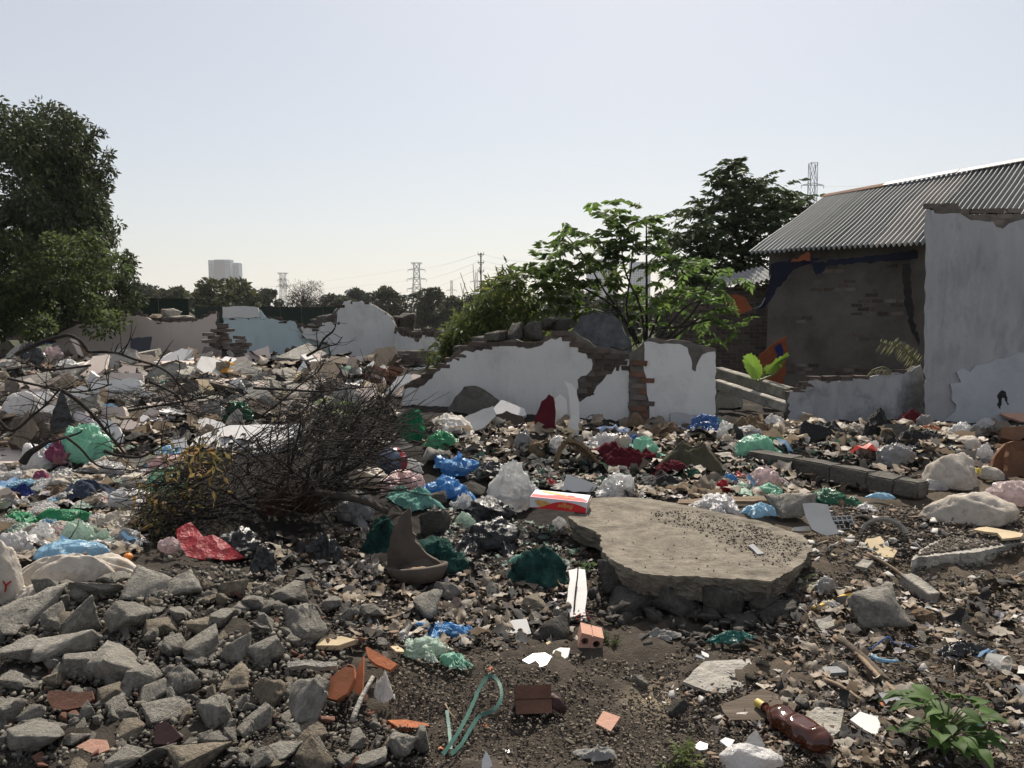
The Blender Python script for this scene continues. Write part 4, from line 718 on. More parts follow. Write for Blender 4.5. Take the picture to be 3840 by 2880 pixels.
for i, (dy, lab) in enumerate(((0, 'top'), (45, 'middle'), (88, 'lowest'))):
    wire('%s overhead line from the tall pylon left toward the small pylon' % lab, at(1564, 1003 + dy, 420), at(900, 1082 + dy * .35, 520), 1.5, .026); wire('%s overhead line from the tall pylon toward the utility pole' % lab, at(1564, 1003 + dy, 420), at(1804, 950 + dy * .6, 119), 1.0, .018)
    wire('%s line from the utility pole rightward into the sapling' % lab, at(1806, 952 + dy * .55, 120), at(2150, 985 + dy * .5, 90), .5, .012)
wire('upper power line from the large pylon rising over the roof', at(3070, 700, 150), at(4000, 560, 120), 1.5, .012); wire('lower power line from the large pylon behind the dark tree', at(2994, 700, 150), at(2300, 900, 190), 2, .014)
M['tower_pale'] = mat('tower_pale', (.19, .235, .33), .8, .05, .05, 0, inst=0); M['tower_grey'] = mat('tower_grey', (.03, .05, .11), .7, .05, .05, 0, inst=0); M['tower_glass'] = mat('tower_glass', (.012, .018, .035), .3, .05, .05, 0, inst=0)
def tower(label, d, blocks):
    b = at((blocks[0][0] + blocks[-1][1]) / 2, 1190, d); root = thing('tower_block', label, 'building', (b[0], d, 0)); s = S(d)
    for (x0, x1, top, dep, m_, win) in blocks:
        X0, X1 = (x0 - CX) * s - b[0], (x1 - CX) * s - b[0]; Ht = at(x0, top, d)[2]; V, Fc = box_geo(X1 - X0 - .1, 18, Ht); bk = obj('facade', mesh('facade', V, Fc, M[m_]), root, ((X0 + X1) / 2, 9 + dep, Ht / 2))
        n = int(Ht / 3.3); q = []
        for i in range(2, n):
            for j in range(win): V, Fc = box_geo((X1 - X0) / win * .55, .3, 2.1); q.append((V + [X0 + (j + .5) * (X1 - X0) / win - (X0 + X1) / 2, -9.1, i * 3.3 - Ht / 2], Fc))
        if q: o = obj('windows', mesh('windows', *merge(q), M['tower_glass']), bk); o['kind'] = 'stuff'
        V, Fc = box_geo(X1 - X0 - .3, 17.6, 1.2); obj('roof_slab', mesh('roof_slab', V, Fc, M['tower_pale']), root, ((X0 + X1) / 2, 9 + dep, Ht + .6))
tower('tall grey and white tower block standing alone on the left skyline', 1400, [(791, 813, 978, 0, 'tower_pale', 3), (813.5, 851, 976, -1, 'tower_grey', 5), (851.5, 872, 976, 0, 'tower_pale', 4), (872.5, 894, 986, 14, 'tower_pale', 3)])
tower('pale tower block half hidden behind the sapling, left one of two', 1300, [(2200, 2250, 975, 0, 'tower_pale', 6), (2250.5, 2312, 972, -1, 'tower_grey', 6)])
tower('pale tower block seen through the sapling stems, right one of two', 1150, [(2362, 2436, 985, 0, 'tower_pale', 9)])
tower('low distant building between the skyline trees', 900, [(1302, 1325, 1090, 0, 'tower_pale', 3)])
# ---------------------------------------------------------------- big concrete slabs
def slab(label, poly, p0, thick, seed, m='slab', under=True, drop=.015):
    P = np.asarray(poly, float); n = np.array([.02, -.015, 1.0]); n /= np.linalg.norm(n); W = plane_hit(P[:, 0], P[:, 1], np.array(p0), n); c = W.mean(0); c[2] = p0[2]
    Q = rough_poly(W[:, :2] - c[:2], .022, .005, seed); k = len(Q); rows = 12; Vs = []; r = np.random.default_rng(seed); th = thick * (1 + .25 * vn(np.stack([Q[:, 0] * 3, Q[:, 1] * 3, 0 * Q[:, 0]], 1), seed))
    Nn = np.roll(Q, -1, 0) - np.roll(Q, 1, 0); Nn = np.stack([Nn[:, 1], -Nn[:, 0]], 1); Nn /= np.maximum(np.linalg.norm(Nn, axis=1, keepdims=True), 1e-6); ar = .5 * np.sum(Q[:, 0] * np.roll(Q[:, 1], -1) - np.roll(Q[:, 0], -1) * Q[:, 1]); Nn *= np.sign(ar)
    for j in range(rows):
        t = j / (rows - 1); q3 = np.stack([Q[:, 0] * 7, Q[:, 1] * 7, np.full(k, t * 2.2)], 1); off = (.012 * fbm(q3 * .6, 2, seed) + .007 * vn(q3 * 3.3, seed + 3) + .007 * vn(q3 * 9, seed + 4)) * min(1, .35 + j * .4) - .02 * t - drop * t ** 1.6
        X = Q + Nn * off[:, None]; Vs.append(np.stack([X[:, 0], X[:, 1], -t * th - ((X + c[:2] - np.array(p0)[:2]) @ n[:2]) / n[2]], 1))
    V = np.vstack(Vs); Fc = [list(range(k))] + [[j*k + i, (j+1)*k + i, (j+1)*k + (i+1) % k, j*k + (i+1) % k] for j in range(rows - 1) for i in range(k)] + [list(range((rows-1)*k, rows*k))[::-1]]
    return tag(obj('concrete_slab', mesh('concrete_slab', V, Fc, M[m]), None, c), label, 'slab')
SL0 = at(2660, 2168, 4.02)
slab('big broken concrete slab jutting out of the rubble right of centre', [(2219, 1868), (2175, 1905), (2130, 1940), (2165, 1965), (2197, 1977), (2232, 1993), (2258, 2010), (2254, 2045), (2262, 2070), (2290, 2095), (2340, 2120), (2400, 2148), (2500, 2158), (2600, 2160), (2700, 2168), (2800, 2172), (2890, 2180), (2950, 2150), (3010, 2110), (3050, 2060), (3010, 2005), (2940, 1985), (2870, 1958), (2770, 1935), (2680, 1917), (2600, 1900), (2530, 1886), (2420, 1868), (2320, 1862)], SL0, .12, 3)
slab('second concrete slab with soil on top at the right edge', [(3418, 2100), (3440, 2090), (3560, 2078), (3660, 2070), (3745, 2052), (3840, 2036), (4050, 2010), (4100, 1900), (3840, 1935), (3600, 1990), (3450, 2060)], at(3560, 2078, 4.95), .19, 4, 'concrete_pale', drop=.0)
def on_slab(px, py, lift=.0): q = plane_hit(px, py, np.array(SL0) + [0, 0, lift], np.array([.02, -.015, 1.0]) / 1.0003); return q[0] if np.ndim(px) == 0 else q
# rough masonry holding the slab up
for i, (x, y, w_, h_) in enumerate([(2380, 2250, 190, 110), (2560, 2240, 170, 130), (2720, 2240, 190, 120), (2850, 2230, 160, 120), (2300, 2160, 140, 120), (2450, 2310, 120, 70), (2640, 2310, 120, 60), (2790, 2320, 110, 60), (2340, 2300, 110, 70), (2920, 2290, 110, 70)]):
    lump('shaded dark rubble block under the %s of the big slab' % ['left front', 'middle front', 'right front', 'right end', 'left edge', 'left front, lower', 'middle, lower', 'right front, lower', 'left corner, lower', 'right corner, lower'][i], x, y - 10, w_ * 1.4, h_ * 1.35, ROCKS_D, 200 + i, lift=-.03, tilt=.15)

# ---------------------------------------------------------------- red and white biscuit carton
cb = on_slab(2199, 1928); cart = thing('biscuit_carton', 'red and white biscuit carton upside down on the big slab', 'carton', tuple(cb + [0, 0, .006]))
cart.rotation_euler = (R(2), R(3.2), R(-12)); CW, CD, CH = .385, .20, .072
M['card_white'] = mat('card_white', (.62, .63, .67), .5, .04, 4, 0, inst=0); M['card_red'] = mat('card_red', (.62, .03, .035), .45, .04, 4, 0, inst=0); M['card_gold'] = mat('card_gold', (.62, .36, .11), .6, .25, 40, 0, inst=0); M['card_pink'] = mat('card_pink', (.72, .30, .32), .5, .04, 4, 0, inst=0); M['card_brown'] = mat('card_brown', (.50, .40, .33), .85, .06, 4, 0, inst=0)
V, Fc = box_geo(CW, CD, CH); obj('box_body', mesh('box_body', V + [-CW/2, CD/2, CH/2], Fc, M['card_white']), cart)
def decal(name, pts, face, m, lift=.0012):   # pts in 0..1 across (left to right) and up the face
    p = np.array(pts, float); n = len(p)
    P3 = np.stack([-CW + p[:, 0] * CW, np.full(n, -lift), p[:, 1] * CH], 1) if face == 'front' else np.stack([-CW + p[:, 0] * CW, p[:, 1] * CD, np.full(n, CH + lift)], 1)
    V, Fc = prism(P3, (0, .001, 0) if face == 'front' else (0, 0, -.001)); obj(name, mesh(name, V, Fc, M[m]), cart)
decal('red_band', [(.01, .0), (.99, .0), (.99, .47), (.93, .58), (.85, .70), (.76, .79), (.66, .84), (.56, .83), (.48, .76), (.40, .62), (.33, .46), (.26, .28), (.18, .12)], 'front', 'card_red')
decal('wheat_print', [(.08, .60), (.10, .75), (.15, .82), (.22, .74), (.28, .76), (.35, .60), (.37, .50), (.30, .40), (.26, .25), (.18, .18), (.13, .30), (.12, .45)], 'front', 'card_gold', .0018)
decal('red_band', [(.01, .04), (.99, .04), (.99, .18), (.92, .36), (.86, .50), (.78, .50), (.70, .66), (.62, .68), (.62, .54), (.45, .56), (.25, .40), (.01, .42)], 'top', 'card_red')
decal('pink_edge', [(.0, .0), (.95, .0), (.95, .055), (.0, .055)], 'top', 'card_pink', .002)
decal('wheat_print', [(.12, .88), (.20, .93), (.35, .86), (.50, .72), (.62, .60), (.52, .55), (.40, .60), (.25, .66), (.15, .74)], 'top', 'card_gold', .0018)
decal('white_splash', [(.66, .70), (.78, .62), (.80, .48), (.88, .46), (.97, .26), (.99, .40), (.99, .75), (.80, .80)], 'top', 'card_white', .0022)
def lettering(txt, size, parent, loc, rot, m, name='lettering', shear=.35, ext=.0004):
    cu = bpy.data.curves.new(name, 'FONT'); cu.body = txt; cu.size = size; cu.shear = shear; cu.extrude = ext; cu.align_x = 'CENTER'; cu.align_y = 'CENTER'; cu.offset = size * .006; t = bpy.data.objects.new(name, cu); COL.objects.link(t)
    bpy.context.view_layer.update(); me = bpy.data.meshes.new_from_object(t.evaluated_get(bpy.context.evaluated_depsgraph_get())); bpy.data.objects.remove(t); me.materials.clear(); me.materials.append(M[m]); return obj(name, me, parent, loc, rot)
lettering('Belgyt', .042, cart, (-CW * .36, -.0026, CH * .42), (R(90), R(180), 0), 'card_gold'); lettering('Belgyt', .046, cart, (-CW * .36, CD * .30, CH + .0028), (0, 0, R(180)), 'card_gold')
V, Fc = prism([(-CW - .001, .0, .0), (-CW - .001, .0, CH * .95), (-CW - .06, -.02, -.012), (-CW - .02, -.02, -.02)], (0, .003, 0)); obj('open_flap', mesh('open_flap', V, Fc, M['card_brown']), cart)
V, Fc = prism([(.001, .01, .004), (.001, CD - .01, .004), (.012, CD - .02, CH), (.012, .02, CH)], (.002, 0, 0)); obj('end_flap', mesh('end_flap', V, Fc, M['card_brown']), cart)

# ---------------------------------------------------------------- bags, sheets and cloth (label, x, bottom y, width, height, material, shape)
BT = [
 ('white rice sack with navy blue stripes at the left edge', 85, 1612, 165, 105, 'p_white', 'bag'), ('blue plastic scrap by the red masonry lump at left', 172, 1290, 48, 30, 'p_blue', 'bag'), ('pale and red bundle left of the styrofoam blocks', 195, 1372, 84, 52, 'p_clearpink', 'bag'),
 ('dark grey plastic sheet draped on debris below the arched branch', 130, 1385, 130, 80, 'p_black', 'rag'), ('crumpled white film left of the yellow cloth', 250, 1390, 110, 34, 'p_clear', 'rag'), ('small deep blue bag among twigs at far left', 105, 1485, 70, 24, 'p_deepblue', 'rag'),
 ('dull green plastic under the arched branch, beside the styrofoam slab', 610, 1465, 140, 40, 'p_dkgreen', 'rag'), ('mustard yellow cloth lying on rubble below the brick pile', 850, 1410, 135, 44, 'c_orange', 'rag'),
 ('green cloth behind the grey rounded board', 900, 1585, 100, 66, 'p_dkgreen', 'bag'), ('big mint green and white bag behind the magenta bundle', 318, 1768, 180, 130, 'p_mint', 'bag'), ('smooth white pillow-like bag left of the mint bag', 145, 1775, 120, 100, 'p_white', 'bag'),
 ('magenta flowered cloth bundle tied at the top, at left', 220, 1765, 105, 112, 'c_magenta', 'tied'), ('trailing magenta cloth tail below the tied bundle', 150, 1810, 70, 50, 'c_magenta', 'rag'), ('bright light-blue crumpled bag right of the grey concrete post', 628, 1722, 110, 52, 'p_lightblue', 'bag'),
 ('cream pink bag below the light-blue crumpled bag', 650, 1798, 190, 82, 'p_pink', 'bag'), ('frilly cream bag mouth at the left of the pink bag', 590, 1755, 80, 70, 'p_cream', 'tied'), ('mint plastic sheet in front of the pink bag', 640, 1880, 150, 125, 'p_mint', 'bag'), ('orange brown cardboard sheet behind the pink bag', 710, 1708, 90, 26, 'c_orange', 'rag'),
 ('beige folded paper sack left of the mint sheet', 520, 1848, 175, 80, 'c_sack', 'bag'), ('dark jeans heap in the left trash field', 335, 1880, 190, 78, 'c_jeans', 'rag'), ('navy blue cloth by the torn carton at left', 92, 1870, 70, 42, 'c_navy', 'rag'), ('clear film bag at the left edge below the pillow bag', 50, 1825, 110, 50, 'p_clear', 'bag'),
 ('cloudy clear bag left of the jeans heap', 190, 1845, 130, 44, 'p_clear', 'rag'), ('clear bag above the jeans heap', 300, 1830, 120, 46, 'p_clear', 'bag'), ('white fold of paper below the jeans heap', 400, 1885, 90, 30, 'c_white', 'rag'), ('small red packet between jeans and white frilly bag', 395, 1900, 60, 24, 'p_red', 'rag'),
 ('long bright green bag wrapped round a box at left', 255, 1972, 245, 92, 'p_green', 'bag'), ('bright green bag with twisted neck at the left edge', 65, 1975, 150, 66, 'p_green', 'bag'), ('frilly white bag between green bag and dead brush', 490, 1925, 165, 84, 'p_white', 'bag'), ('silvery clear film left of the dead brush', 545, 1935, 110, 50, 'p_clear', 'rag'),
 ('cream plastic heap below the frilly white bag', 440, 1985, 150, 70, 'p_cream', 'bag'), ('translucent white bag peak right of the pale green bag', 470, 2050, 120, 80, 'p_grey', 'bag'), ('big white bag at the left edge above the woven sheet', 75, 2090, 170, 110, 'p_white', 'bag'), ('white knotted bag left of the pale green bag', 165, 2045, 100, 85, 'p_clear', 'bag'),
 ('pale green see-through bag with crumpled film', 300, 2050, 130, 100, 'p_palegreen', 'bag'), ('pale green clear bag holding scraps, next to cardboard', 385, 2040, 85, 60, 'p_palegreen', 'bag'), ('long light-blue plastic bag lying on the woven sheet', 278, 2108, 295, 76, 'p_lightblue', 'bag'),
 ('cream woven plastic sheet spread behind the rubble heap', 265, 2215, 440, 130, 'c_sack', 'rag'), ('fallen fold of cream woven sheet among the rubble at left', 130, 2275, 200, 90, 'c_sack', 'rag'),
 ('orange and pink netted snack bag beside the red sheet', 638, 2068, 78, 54, 'p_clearpink', 'bag'), ('glossy black bin bag right of the red sheet', 900, 2090, 210, 120, 'p_black', 'bag'), ('torn black bag with silver lining behind the rubble heap', 985, 2150, 100, 100, 'p_black', 'bag'), ('black plastic hoop of torn bag in the shade of the brush', 1220, 2120, 140, 120, 'p_black', 'rag'),
 ('clear crumpled wrap inside the torn black bag', 1215, 2085, 80, 54, 'p_clear', 'rag'), ('large green fabric tent behind the dead brush', 1545, 1655, 125, 108, 'c_greenshade', 'bag'), ('white frayed net pile right of the green fabric tent', 1680, 1590, 150, 50, 'c_sack', 'rag'), ('pale cloth heap under the leaning sheet of metal', 1700, 1630, 160, 54, 'c_white', 'rag'),
 ('bright green bag draped over grey foam blocks', 1660, 1700, 135, 66, 'p_green', 'rag'), ('blue knotted bag with shiny clear side near the ball', 1724, 1802, 150, 105, 'p_blue', 'tied'), ('white and pink bag in the brush below the ball', 1500, 1840, 150, 86, 'p_pink', 'bag'), ('whitish bag left of the pink bag behind twigs', 1400, 1830, 130, 80, 'p_cream', 'bag'),
 ('grey-blue clear bag just below the ball', 1545, 1790, 80, 56, 'p_clear', 'bag'), ('pink-veined clear bag right of the pink bag', 1562, 1838, 72, 62, 'p_clearpink', 'bag'), ('blue crumpled bag behind the green netting', 1680, 1888, 150, 84, 'p_blue', 'bag'), ('clear film trailing from the blue crumpled bag', 1745, 1930, 110, 80, 'p_clear', 'rag'),
 ('large cloudy white bag left of the biscuit carton', 1915, 1928, 165, 165, 'p_clear', 'bag'), ('grey translucent bag bottom in the brush shade', 1335, 1965, 150, 110, 'p_grey', 'bag'), ('big black bin bag below the cloudy white bag', 1850, 1980, 200, 110, 'p_black', 'bag'), ('torn black bag lying left under the slab edge', 1850, 2080, 210, 120, 'p_black', 'bag'),
 ('flat black plastic right of the blue knotted bag', 1850, 1800, 150, 60, 'p_black', 'rag'), ('small white and green bag beside the black bin bag', 1740, 1985, 80, 60, 'p_palegreen', 'bag'), ('crumpled silver wrapper under the slab corner', 2100, 1990, 60, 52, 'p_clear', 'bag'),
 ('green netting sack hump in front of the clay shard', 2030, 2215, 250, 160, 'net_green', 'bag'), ('dark green netting heap left of the clay shard', 1440, 2110, 220, 170, 'net_green', 'bag'), ('dark green netting fold right of the clay shard', 1655, 2175, 210, 150, 'net_green', 'bag'), ('frayed pale green netting edge above the clay shard', 1560, 1930, 200, 80, 'net_fray', 'rag'), ('frayed netting crest on top of the netting sack hump', 2000, 2130, 170, 70, 'net_fray', 'rag'), ('pale green net strands left of the grey stump', 1500, 1890, 100, 60, 'net_fray', 'rag'),
 ('blue bag inside clear bag on top of the olive cloth', 2645, 1632, 125, 76, 'p_deepblue', 'bag'), ('clear wrinkled bag tail right of the blue bag', 2720, 1655, 75, 66, 'p_clear', 'bag'), ('olive canvas cloth heap in the burnt strip', 2590, 1765, 245, 130, 'c_olive', 'rag'), ('mint bag tied full, left of the olive cloth', 2418, 1728, 124, 84, 'p_mint', 'bag'),
 ('maroon cloth draped from the straw basket to the right', 2330, 1765, 230, 98, 'c_maroon', 'rag'), ('maroon cloth end trailing right below the mint bag', 2500, 1788, 130, 62, 'c_maroon', 'rag'), ('white plastic bag behind the maroon cloth', 2270, 1700, 110, 66, 'p_white', 'bag'), ('pale peaked bag above the maroon cloth', 2330, 1710, 90, 66, 'p_cream', 'bag'), ('blue denim wad behind the mint bag', 2360, 1690, 80, 54, 'c_blue', 'bag'),
 ('pale blue cloth strip behind the white bag by the wall', 2320, 1638, 170, 34, 'c_palblue', 'rag'), ('clear wrapper and red tub left of the straw basket', 2090, 1700, 70, 54, 'p_clear', 'bag'), ('silver chip packet at left of the burnt patch', 1960, 1690, 70, 70, 'p_grey', 'bag'), ('brown crinkled paper right of the chip packet', 2015, 1720, 70, 50, 'c_brown', 'bag'),
 ('shiny green bag full and tied, right of the olive cloth', 2830, 1722, 150, 86, 'p_mint', 'bag'), ('green bag tail spreading right of the shiny green bag', 2905, 1690, 90, 40, 'p_green', 'rag'), ('white bag peeking behind the shiny green bag', 2800, 1650, 100, 40, 'p_white', 'bag'), ('cream bag knot left of the shiny green bag', 2730, 1685, 60, 44, 'p_cream', 'bag'),
 ('tied clear white bag behind the big slab', 2318, 1862, 148, 94, 'p_clear', 'bag'), ('crumpled cream cloth behind the biscuit carton', 2130, 1846, 120, 34, 'c_white', 'rag'), ('red and yellow wrapper behind the carton', 2070, 1825, 36, 22, 'p_red', 'rag'), ('white paper curl beside the tied clear bag', 2430, 1850, 78, 34, 'p_cream', 'bag'), ('green plastic bits in the charred heap below the maroon cloth', 2600, 1800, 120, 40, 'p_dkgreen', 'rag'),
 ('charred lumpy heap below the maroon cloth end', 2480, 1840, 160, 70, 'char', 'rag'), ('red bag in the coloured bag cluster', 2705, 1848, 56, 48, 'p_red', 'bag'), ('blue spotted bag in the coloured bag cluster', 2738, 1820, 58, 42, 'p_blue', 'bag'), ('upper red bag in the coloured bag cluster', 2785, 1812, 84, 36, 'p_red', 'bag'), ('clear pinkish bag topping the coloured bag cluster', 2865, 1830, 115, 84, 'p_clearpink', 'bag'),
 ('lime and white wrapper in the coloured bag cluster', 2790, 1852, 90, 44, 'p_palegreen', 'bag'), ('mint bag at the right of the coloured bag cluster', 2885, 1862, 120, 54, 'p_mint', 'bag'), ('cream netting knot left of the red bag cluster', 2665, 1850, 44, 50, 'p_cream', 'bag'), ('white full bag lying on the back edge of the slab', 2690, 1935, 160, 84, 'p_white', 'bag'), ('white paper scrap left of the full white bag on the slab', 2620, 1915, 70, 28, 'c_white', 'rag'),
 ('blue and white printed sack behind the grey stone', 2850, 1950, 130, 66, 'p_lightblue', 'rag'), ('dark green bag between grey stone and black grating', 3110, 1905, 170, 78, 'p_dkgreen', 'bag'), ('brown card piece on the dark green bag', 3150, 1905, 50, 30, 'c_brown', 'rag'), ('tied white bag knob right of the dark green bag', 3245, 1920, 64, 44, 'p_white', 'tied'),
 ('see-through grey bag full of food waste by the kerb', 3365, 1760, 150, 90, 'p_grey', 'bag'), ('pale tattered bag left of the food waste bag', 3275, 1715, 50, 50, 'p_clear', 'bag'), ('open cream sack with folded rim at right', 3575, 1838, 215, 140, 'c_sack', 'bag'), ('white plastic strip hanging over the cream sack', 3695, 1740, 70, 76, 'p_white', 'rag'), ('grey cloth flap inside the open cream sack', 3590, 1790, 110, 70, 'c_grey', 'bag'), ('yellow wrapper tucked in the cream sack', 3665, 1782, 54, 24, 'p_yellow', 'rag'), ('tan woven flap behind the cream sack', 3630, 1700, 100, 52, 'c_sack', 'bag'),
 ('pinkish stuffed sack at the right edge', 3800, 1900, 190, 100, 'p_clearpink', 'bag'), ('frilly sack neck left of the pinkish sack', 3720, 1800, 80, 50, 'c_sack', 'bag'), ('clear bag in front of the cream sack', 3505, 1840, 86, 44, 'p_clear', 'bag'), ('long stuffed woven sack lying on soil at right', 3630, 1985, 350, 140, 'c_sack', 'bag'), ('blue-white film litter behind the long woven sack', 3300, 1880, 110, 28, 'p_lightblue', 'rag'),
 ('white bag by the tall wall foot', 3600, 1640, 86, 50, 'p_clear', 'bag'), ('white scrunched tissue right of the white bag by the wall', 3690, 1620, 80, 50, 'p_white', 'bag'), ('grey cloth roll against the low wall', 3470, 1600, 70, 44, 'c_grey', 'bag'), ('dark maroon cloth heap at the tall wall foot', 3420, 1590, 110, 60, 'c_maroon', 'rag'), ('orange rags in front of the low wall', 3480, 1625, 90, 34, 'c_tarp_orange', 'rag'), ('mint bag strip below the orange rags', 3470, 1648, 110, 26, 'p_mint', 'rag'),
 ('burnt black stump of melted plastic by the low wall', 3285, 1650, 100, 110, 'char', 'bag'), ('burnt black sheet at the foot of the low wall', 3100, 1660, 200, 90, 'char', 'rag'), ('charred crust right of the burnt stump', 3420, 1690, 200, 60, 'char', 'rag'), ('charred black heap left of the blue knotted bag', 2050, 1760, 260, 60, 'char', 'rag'),
 ('grey-white plastic sheet leaning by the bare brick column', 2660, 1600, 140, 40, 'p_mint', 'rag'), ('brown ragged cloth heap right of the pier', 2820, 1625, 150, 70, 'c_brown', 'rag'), ('beige torn paper heap right of the pier', 2900, 1600, 110, 50, 'c_white', 'rag'), ('dark brown rag pile by the brick column', 2500, 1640, 150, 54, 'c_brown', 'rag'), ('yellow-grey plastic sack at the brick column foot', 2385, 1615, 86, 70, 'c_brown', 'bag'),
 ('blue crumpled bag on the soil left of centre', 1668, 2400, 190, 82, 'p_blue', 'bag'), ('light green twisted bag below the blue one on the soil', 1590, 2470, 160, 96, 'p_palegreen', 'bag'), ('mint rolled bag end on the terracotta tile', 1705, 2505, 105, 64, 'p_mint', 'bag'), ('white plastic bag at the bottom edge right of centre', 2810, 2905, 240, 130, 'p_white', 'bag'), ('grey crumpled cloth on the soil at the bottom', 2245, 2870, 180, 80, 'c_grey', 'rag'),
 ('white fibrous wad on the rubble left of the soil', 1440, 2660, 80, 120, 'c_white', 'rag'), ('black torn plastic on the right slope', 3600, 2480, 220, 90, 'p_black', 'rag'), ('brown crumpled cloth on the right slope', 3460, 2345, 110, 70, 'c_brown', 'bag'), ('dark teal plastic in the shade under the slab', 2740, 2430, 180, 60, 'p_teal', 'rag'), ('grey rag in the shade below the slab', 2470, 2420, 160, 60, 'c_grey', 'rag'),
 ('white tied sack with red letters at the left edge', 5, 2270, 150, 235, 'c_sack', 'bag'), ('clear plastic film left of the yellow stick', 3110, 2290, 80, 36, 'p_clear', 'rag'), ('grey film bag at the slab right end', 3090, 2230, 90, 66, 'p_grey', 'bag')]
for (lb, x, y, w_, h_, m_, k_) in BT:
    b_ = bag(lb, x, y, w_, h_, m_, k_, boxy=.8 if 'net' in m_ else .5, crump={'c': .75, 'n': 1.0}.get(m_[0], .9) * (.4 if (w_ > 230 and 'net' not in m_) or 'smooth' in lb or 'stuffed' in lb or 'sack' in lb else 1) * (1.15 if 'sack' in lb else 1) * (1.45 if m_[0] == 'c' and k_ == 'rag' else 1), depth=.75 if w_ < 220 else .55)
    if k_ == 'rag' and m_[0] == 'c' and 'sheet' not in lb: b_.name = 'cloth'; b_['category'] = 'cloth'
    if 'sack' in lb: b_.name = 'sack'; b_['category'] = 'sack'
    if 'net' in m_: b_.name = 'netting'; b_['category'] = 'netting'
    if m_ == 'char': b_.name = 'charred_heap'; b_['category'] = 'burnt waste'
def decal_on(o, pts, m, name):  # print wrapped on the camera side of a bag
    me = o.data; 
s_ = [o for o in bpy.data.objects if o.get('label') == 'white tied sack with red letters at the left edge'][0]
for ch, px, py, sz in (('O', 10, 2215, .075), ('Y', 42, 2190, .075)):
    g = at(px, py, s_.location.y - .005); best = None
    mw = [s_.matrix_world @ v.co for v in s_.data.vertices] if False else [v.co + s_.location for v in s_.data.vertices]
    q = min(mw, key=lambda v: (v.x - g[0]) ** 2 + (v.z - g[2]) ** 2 + (9 if v.y > s_.location.y else 0)); l_ = lettering(ch, sz, s_, (g[0] - s_.location.x, q.y - .012 - s_.location.y, g[2] - s_.location.z), (R(80), R(8), R(14 if px > 30 else 4)), 'p_red', shear=0)
st_ = [o for o in bpy.data.objects if o.get('label', '').startswith('white rice sack')][0]; mw = [v.co + st_.location for v in st_.data.vertices]
for k in range(3):
    P = []
    for py in range(1548, 1592, 6):
        g = at(62 + k * 13 + (py - 1548) * .25, py, st_.location.y); q = min(mw, key=lambda v: (v.x - g[0]) ** 2 + (v.z - g[2]) ** 2 + (9 if v.y > st_.location.y else 0)); P.append((q.x, q.y - .008, q.z))
    obj('printed_stripe', mesh('printed_stripe', *tube_geo(smooth_path(np.array(P) - np.array(st_.location), 3), .010, .010, 5), M['p_navy']), st_)

